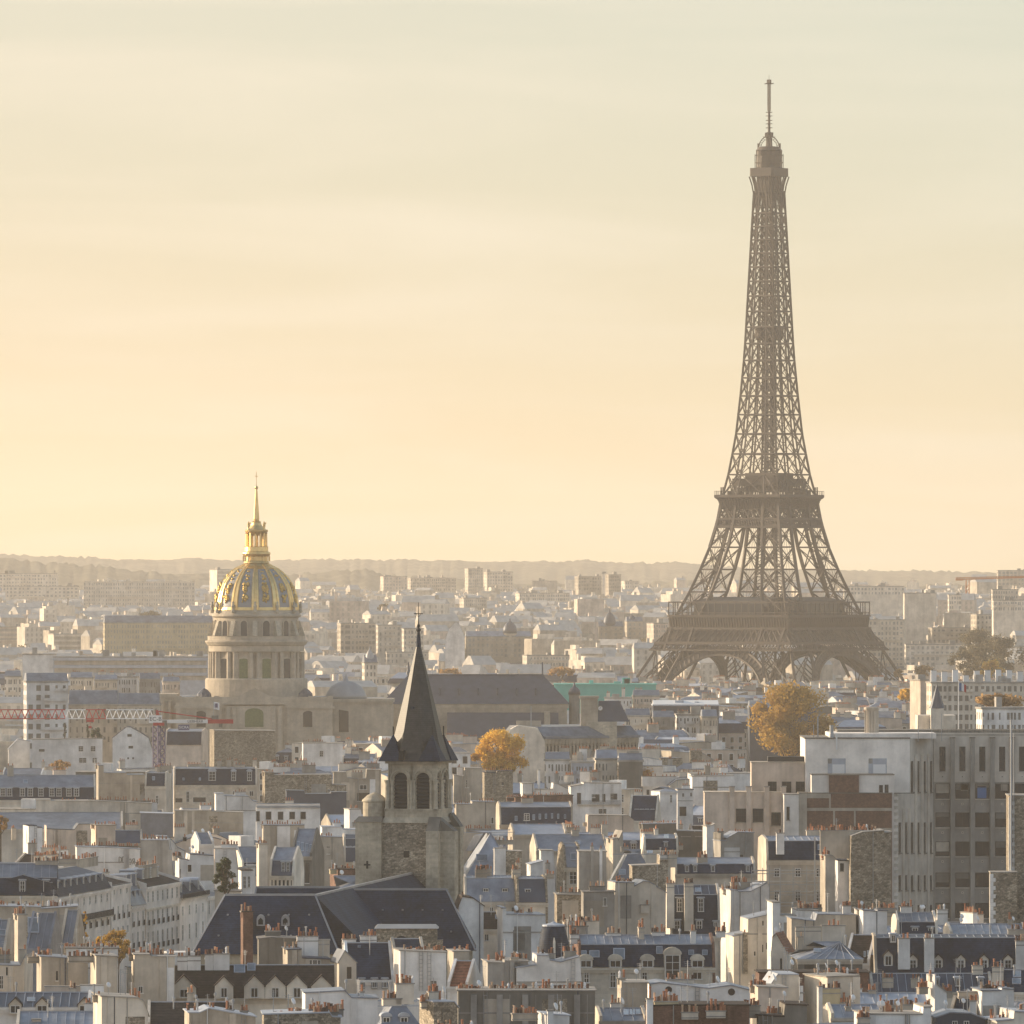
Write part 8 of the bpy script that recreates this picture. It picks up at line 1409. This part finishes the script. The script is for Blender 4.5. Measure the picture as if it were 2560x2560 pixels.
def try_fill(u, d, near):
    global NF
    g = ground_z(d); kind = fr.choice(['m', 'm', 'm', 'p', 'p', 'g', 'f']); W = fr.uniform(8, 24); dep = fr.uniform(9, 13); yaw = R(fr.choice([fr.uniform(-6, 14), fr.uniform(-6, 14), fr.uniform(20, 35), fr.uniform(-30, -14)]))
    top = fr.uniform(17.5, 25) + (2 if d > 2600 else 0)
    x = X(u, d); c = Bld.__new__(Bld); c.x, c.y, c.yaw, c.W, c.dep = x, d, yaw, W, dep; ft = foot(c)
    us = [U0 + a * F / y for a, y in ft]; ua, ub = min(us), max(us); vt = VH + (CZ - g - top) * F / (d + dep / 2)
    if ub < -30 or ua > 2590: return
    ws = WIDTH = ub - ua; cur = sk_get(max(0, ua), min(2559, ub)); vis = sum(1 for q in cur if q - vt > (6 if d < 2400 else 4))
    if not cur or vis < .3 * len(cur): return
    for (p0, p1, v0, v1, pd) in PROT:
        if pd > d and p0 < ub - 3 and p1 > ua + 3 and vt - 4 < v1: return
    if any(overlap(ft, q) for q, b in zip(FOOT, BLD) if abs(b.y - d) < 60): return
    if any(x0 < x + W and x1 > x and y0 < d + 13 and y1 > d for x0, x1, y0, y1 in BUSY): return
    wall = fr.choice(['cream', 'cream', 'beige', 'beige', 'white', 'white', 'pink', 'grey', 'ashlar', 'rubble' if fr.random() < .5 else 'dim']); nch = 0 if kind == 'f' else fr.choice([1, 1, 2, 2, 3, 0])
    roof = {'m': fr.choice(['zinc', 'zinc', 'zincl']), 'p': fr.choice(['zinc', 'grey', 'zincd']), 'g': fr.choice(['zinc', 'slate', 'tile', 'zinc', 'redtile' if fr.random() < .3 else 'zincd']), 'f': 'grey'}[kind]
    shape = {'m': 'mansard house', 'p': 'blank block', 'g': 'gabled house', 'f': 'flat topped block'}[kind]
    lab = mklabel(wall, roof, shape, nch, (ua + ub) / 2, vt + 10, W); b = Bld({'m': 'mansard_house', 'p': 'party_wall_block', 'g': 'gabled_house', 'f': 'flat_roofed_block'}[kind], lab, 'building', x, d, yaw, W, dep, GRP if d < 2300 else 'buildings of the hazy middle distance', g - (.5 if g > 0 else 0)); FOOT.append(ft); NF += 1
    nw = max(2, int(W / 2.7)); fine = d < 2350
    def rows(zt, n):
        if fine:
            for r_ in range(n): b.wrow(zt - 2.6 - 3.1 * r_, 1.8, [W * (i + .5) / nw for i in range(nw)], 1.05)
        else:
            m = MB(); f = MB()
            for r_ in range(n):
                for i in range(nw): a = W * (i + .5) / nw; z = zt - 2.6 - 3.1 * r_; m.box(a - .55, a + .55, -.05, -.004, z, z + 1.8); f.box(a - .68, a + .68, -.03, -.004, z - .12, z + 1.95)
            for i in range(int(dep / 3)):
                y = dep * (i + .5) / int(dep / 3)
                for r_ in range(n): z = zt - 2.6 - 3.1 * r_; m.box(-.05, -.004, y - .5, y + .5, z, z + 1.8); m.box(W + .004, W + .05, y - .5, y + .5, z, z + 1.8)
            m.build('window_row', MT['glass'], b.root); f.build('window_surround', MT['frame' if wall != 'white' else 'beige'], b.root)
    if kind == 'm':
        ze = top - fr.uniform(4.5, 6); zb = ze + fr.uniform(2.4, 3.4); low = fr.choice(['slate', 'slate', 'zinc', 'zincd']); b.roofed(ze, zb, top - .6, wall, roof, low, fr.random() < .2, 1, True, fr.uniform(.8, 1.6)); rows(ze - .6, 3)
        for i in range(nw):
            if fine or d < 2700: b.dormer(W * (i + .5) / nw, ze + .3, 1.3, 1.8, fr.choice(['s', 's', 'a']), .25) if 0 < i < nw - 1 or W > 8 else None
    elif kind == 'g': ze = top - fr.uniform(2.5, 4.5); b.roofed(ze, None, top - .6, wall, roof, roof, fr.random() < .35, 1); rows(ze - .5, 2)
    elif kind == 'p':
        k = fr.random(); pts = [(0, top - fr.uniform(0, 2.5)), (W * fr.uniform(.3, .5), top - .6), (W * fr.uniform(.55, .7), top - .6), (W, top - fr.uniform(.5, 4))] if k < .6 else [(0, top - .6), (W * .45, top - .6), (W * .46, top - 2.2), (W, top - 2.2)] if k < .8 else [(0, top - 1.2), (W, top - 1.0)]
        b.profile(pts, wall, roof)
        for _ in range(fr.choice([0, 1, 2, 3])): a = fr.uniform(.15, .85) * W; b.window(a, fr.uniform(.4, .8) * top, .8, 1.4, 'd') if fine else None
    else:
        b.profile([(0, top - 1), (W, top - 1)], wall, roof); rows(top - 1.2, 3); m = MB(); a = fr.uniform(.2, .6) * W; m.box(a, a + 3, dep * .3, dep * .7, top - 1, top + 1.2); m.build('roof_hut', MT['white'], b.root)
    for i in range(nch):
        w = fr.uniform(1.2, 4.5 if kind != 'p' else 6); a = fr.choice([.3, W - .3, fr.uniform(.15, .85) * W, fr.uniform(.15, .85) * W]); a = max(w / 2 if kind == 'p' else .3, min(W - (w / 2 if kind == 'p' else .3), a)); side = kind in 'mg' and (a < .5 or a > W - .5)
        b.chimney(a, dep * fr.uniform(.3, .6), b.ptop + fr.uniform(.8, 2.2), w, int(w / .42), .75, fr.choice(['beige', 'cream', wall, 'grey', 'white']), None, R(90) if side else 0)
    if fine: clutter(b, fr.choice([0, 1, 1, 2]))
    PROT_DONE = vt
    for i in range(int(max(0, ua) // 8), int(min(2559, ub) // 8) + 1): SKY[i] = min(SKY.get(i, 2600), vt + 3)
hand = sorted(((p[4], p) for p in PROT), key=lambda q: q[0]); hi = 0
d = 935.0
while d < 4150:
    while hi < len(hand) and hand[hi][0] <= d:
        p = hand[hi][1]; hi += 1
        if p[4] in (4180,) or p[4] == 1265: continue
        for i in range(int(max(0, p[0]) // 8), int(min(2559, p[1]) // 8) + 1): SKY[i] = min(SKY.get(i, 2600), p[2] + 4)
    u = fr.uniform(-60, 0)
    while u < 2570:
        if NF < FILL_MAX: try_fill(u, d, d < 1500)
        u += fr.uniform(30, 75) * (1400 / d if d > 1400 else 1)
    d += 12 if d < 1500 else 24 if d < 2500 else 34
# ---------------------------------------------------------------- the uncountable far city and woods beyond the lattice tower
def far_city():
    r = random.Random(77); mats = ['cream', 'cream', 'beige', 'pink', 'farzinc', 'farzinc', 'beige', 'beige', 'pink']; m = MB(); n = 0  # pale, close tones: haze put into wall, roof and window colours
    for i in range(9000):
        d = 3000 + 6300 * r.random() ** 1.2; u = r.uniform(-80, 2640); x = X(u, d); g = ground_z(d); W, dep, h = r.uniform(8, 26), r.uniform(9, 14), r.uniform(12, 23) + (r.random() < .06) * r.uniform(4, 14); ya = R(r.uniform(-30, 40)); c, s = math.cos(ya), math.sin(ya)
        if 4060 < d < 4300 and abs(x - X(1923, 4180)) < 100 or 2830 < d < 3040 and -110 < x < 30: continue
        vt = VH + (CZ - g - h) * F / d
        if any(p0 < u + W * F / d and p1 > u and vt - 6 < v1 and pd > d for p0, p1, v0, v1, pd in PROT): continue
        if any(abs(b.y - d) < 40 and b.x - W - 4 < x < b.x + b.W + 4 for b in BLD if b.y > 2950): continue
        T = lambda a, y, z: (x + a * c - y * s, d + a * s + y * c, g - 1 + z); B = lambda a0, a1, y0, y1, z0, z1, mi: m.hexa([T(a0, y0, z0), T(a1, y0, z0), T(a1, y1, z0), T(a0, y1, z0), T(a0, y0, z1), T(a1, y0, z1), T(a1, y1, z1), T(a0, y1, z1)], mi)
        wl = r.choice([0, 0, 1, 1, 2, 2, 3, 7, 8]); B(0, W, 0, dep, 0, h, wl); rt = r.random()
        if rt < .55: zz = h + r.uniform(2, 4.5); m.hexa([T(-.2, -.2, h), T(W + .2, -.2, h), T(W + .2, dep, h), T(-.2, dep, h), T(.5, dep * .4, zz), T(W - .5, dep * .4, zz), T(W - .5, dep * .6, zz), T(.5, dep * .6, zz)], r.choice([4, 4, 5]))
        else: B(W * .2, W * r.uniform(.4, .8), 2, dep - 2, h, h + r.uniform(1, 3), r.choice([0, 1, 3, 5]))
        for _ in range(r.choice([0, 1, 2])): a = r.uniform(0, W - 2); B(a, a + r.uniform(.8, 3), dep * .4, dep * .55, h, h + r.uniform(3, 5.5), r.choice([0, 2, 8]))
        if d < 5600:
            nw = int(W / 3.2)
            for q in range(4):
                for k in range(nw): a = W * (k + .5) / nw; z = h - 2.8 - q * 3.1; B(a - .6, a + .6, -.08, 0, z, z + 1.8, 6)
        n += 1
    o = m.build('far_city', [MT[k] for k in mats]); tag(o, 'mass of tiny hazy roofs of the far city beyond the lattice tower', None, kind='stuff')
    m = MB(); 
    for i in range(520):
        d = 4300 + 5600 * r.random(); u = r.uniform(-80, 2640); x = X(u, d); g = ground_z(d); w = r.uniform(8, 22); hh = r.uniform(9, 17)
        if 4030 < d < 4330 and abs(x - X(1923, 4180)) < 105: continue
        vt = VH + (CZ - g - hh) * F / d
        if any(p0 < u + w * F / d and p1 > u and vt - 4 < v1 and pd > d for p0, p1, v0, v1, pd in PROT): continue
        for _ in range(150):
            p = Vector((r.gauss(0, 1), r.gauss(0, 1), r.gauss(0, 1))).normalized() * (r.random() ** .4); p = Vector((x + p.x * w / 2, d + p.y * w / 2, g + hh * .6 + p.z * hh * .42)); a = Vector((r.gauss(0, 1), r.gauss(0, 1), r.gauss(0, 1))).normalized(); b = a.orthogonal().normalized(); s = r.uniform(1, 2.2)
            m.poly([p - a * s / 2, p + b * s / 2, p + a * s / 2, p - b * s / 2])
    o = m.build('far_woods', [LEAF['wood']]); tag(o, 'hazy dark trees scattered through the far city', None, kind='stuff')
far_city()
print('fill d', [sum(1 for b in BLD[-NF:] if a <= b.y < a + 400) for a in range(900, 4200, 400)]); print('buildings', len(BLD), 'fill', NF, 'objects', len(bpy.data.objects))
dups = {k: n for k, n in LABELS.items() if n > 1}; print('dup labels', len(dups), list(dups.items())[:10]); print('long', [k for k in LABELS if len(k.split()) > 16 or len(k.split()) < 4][:5])
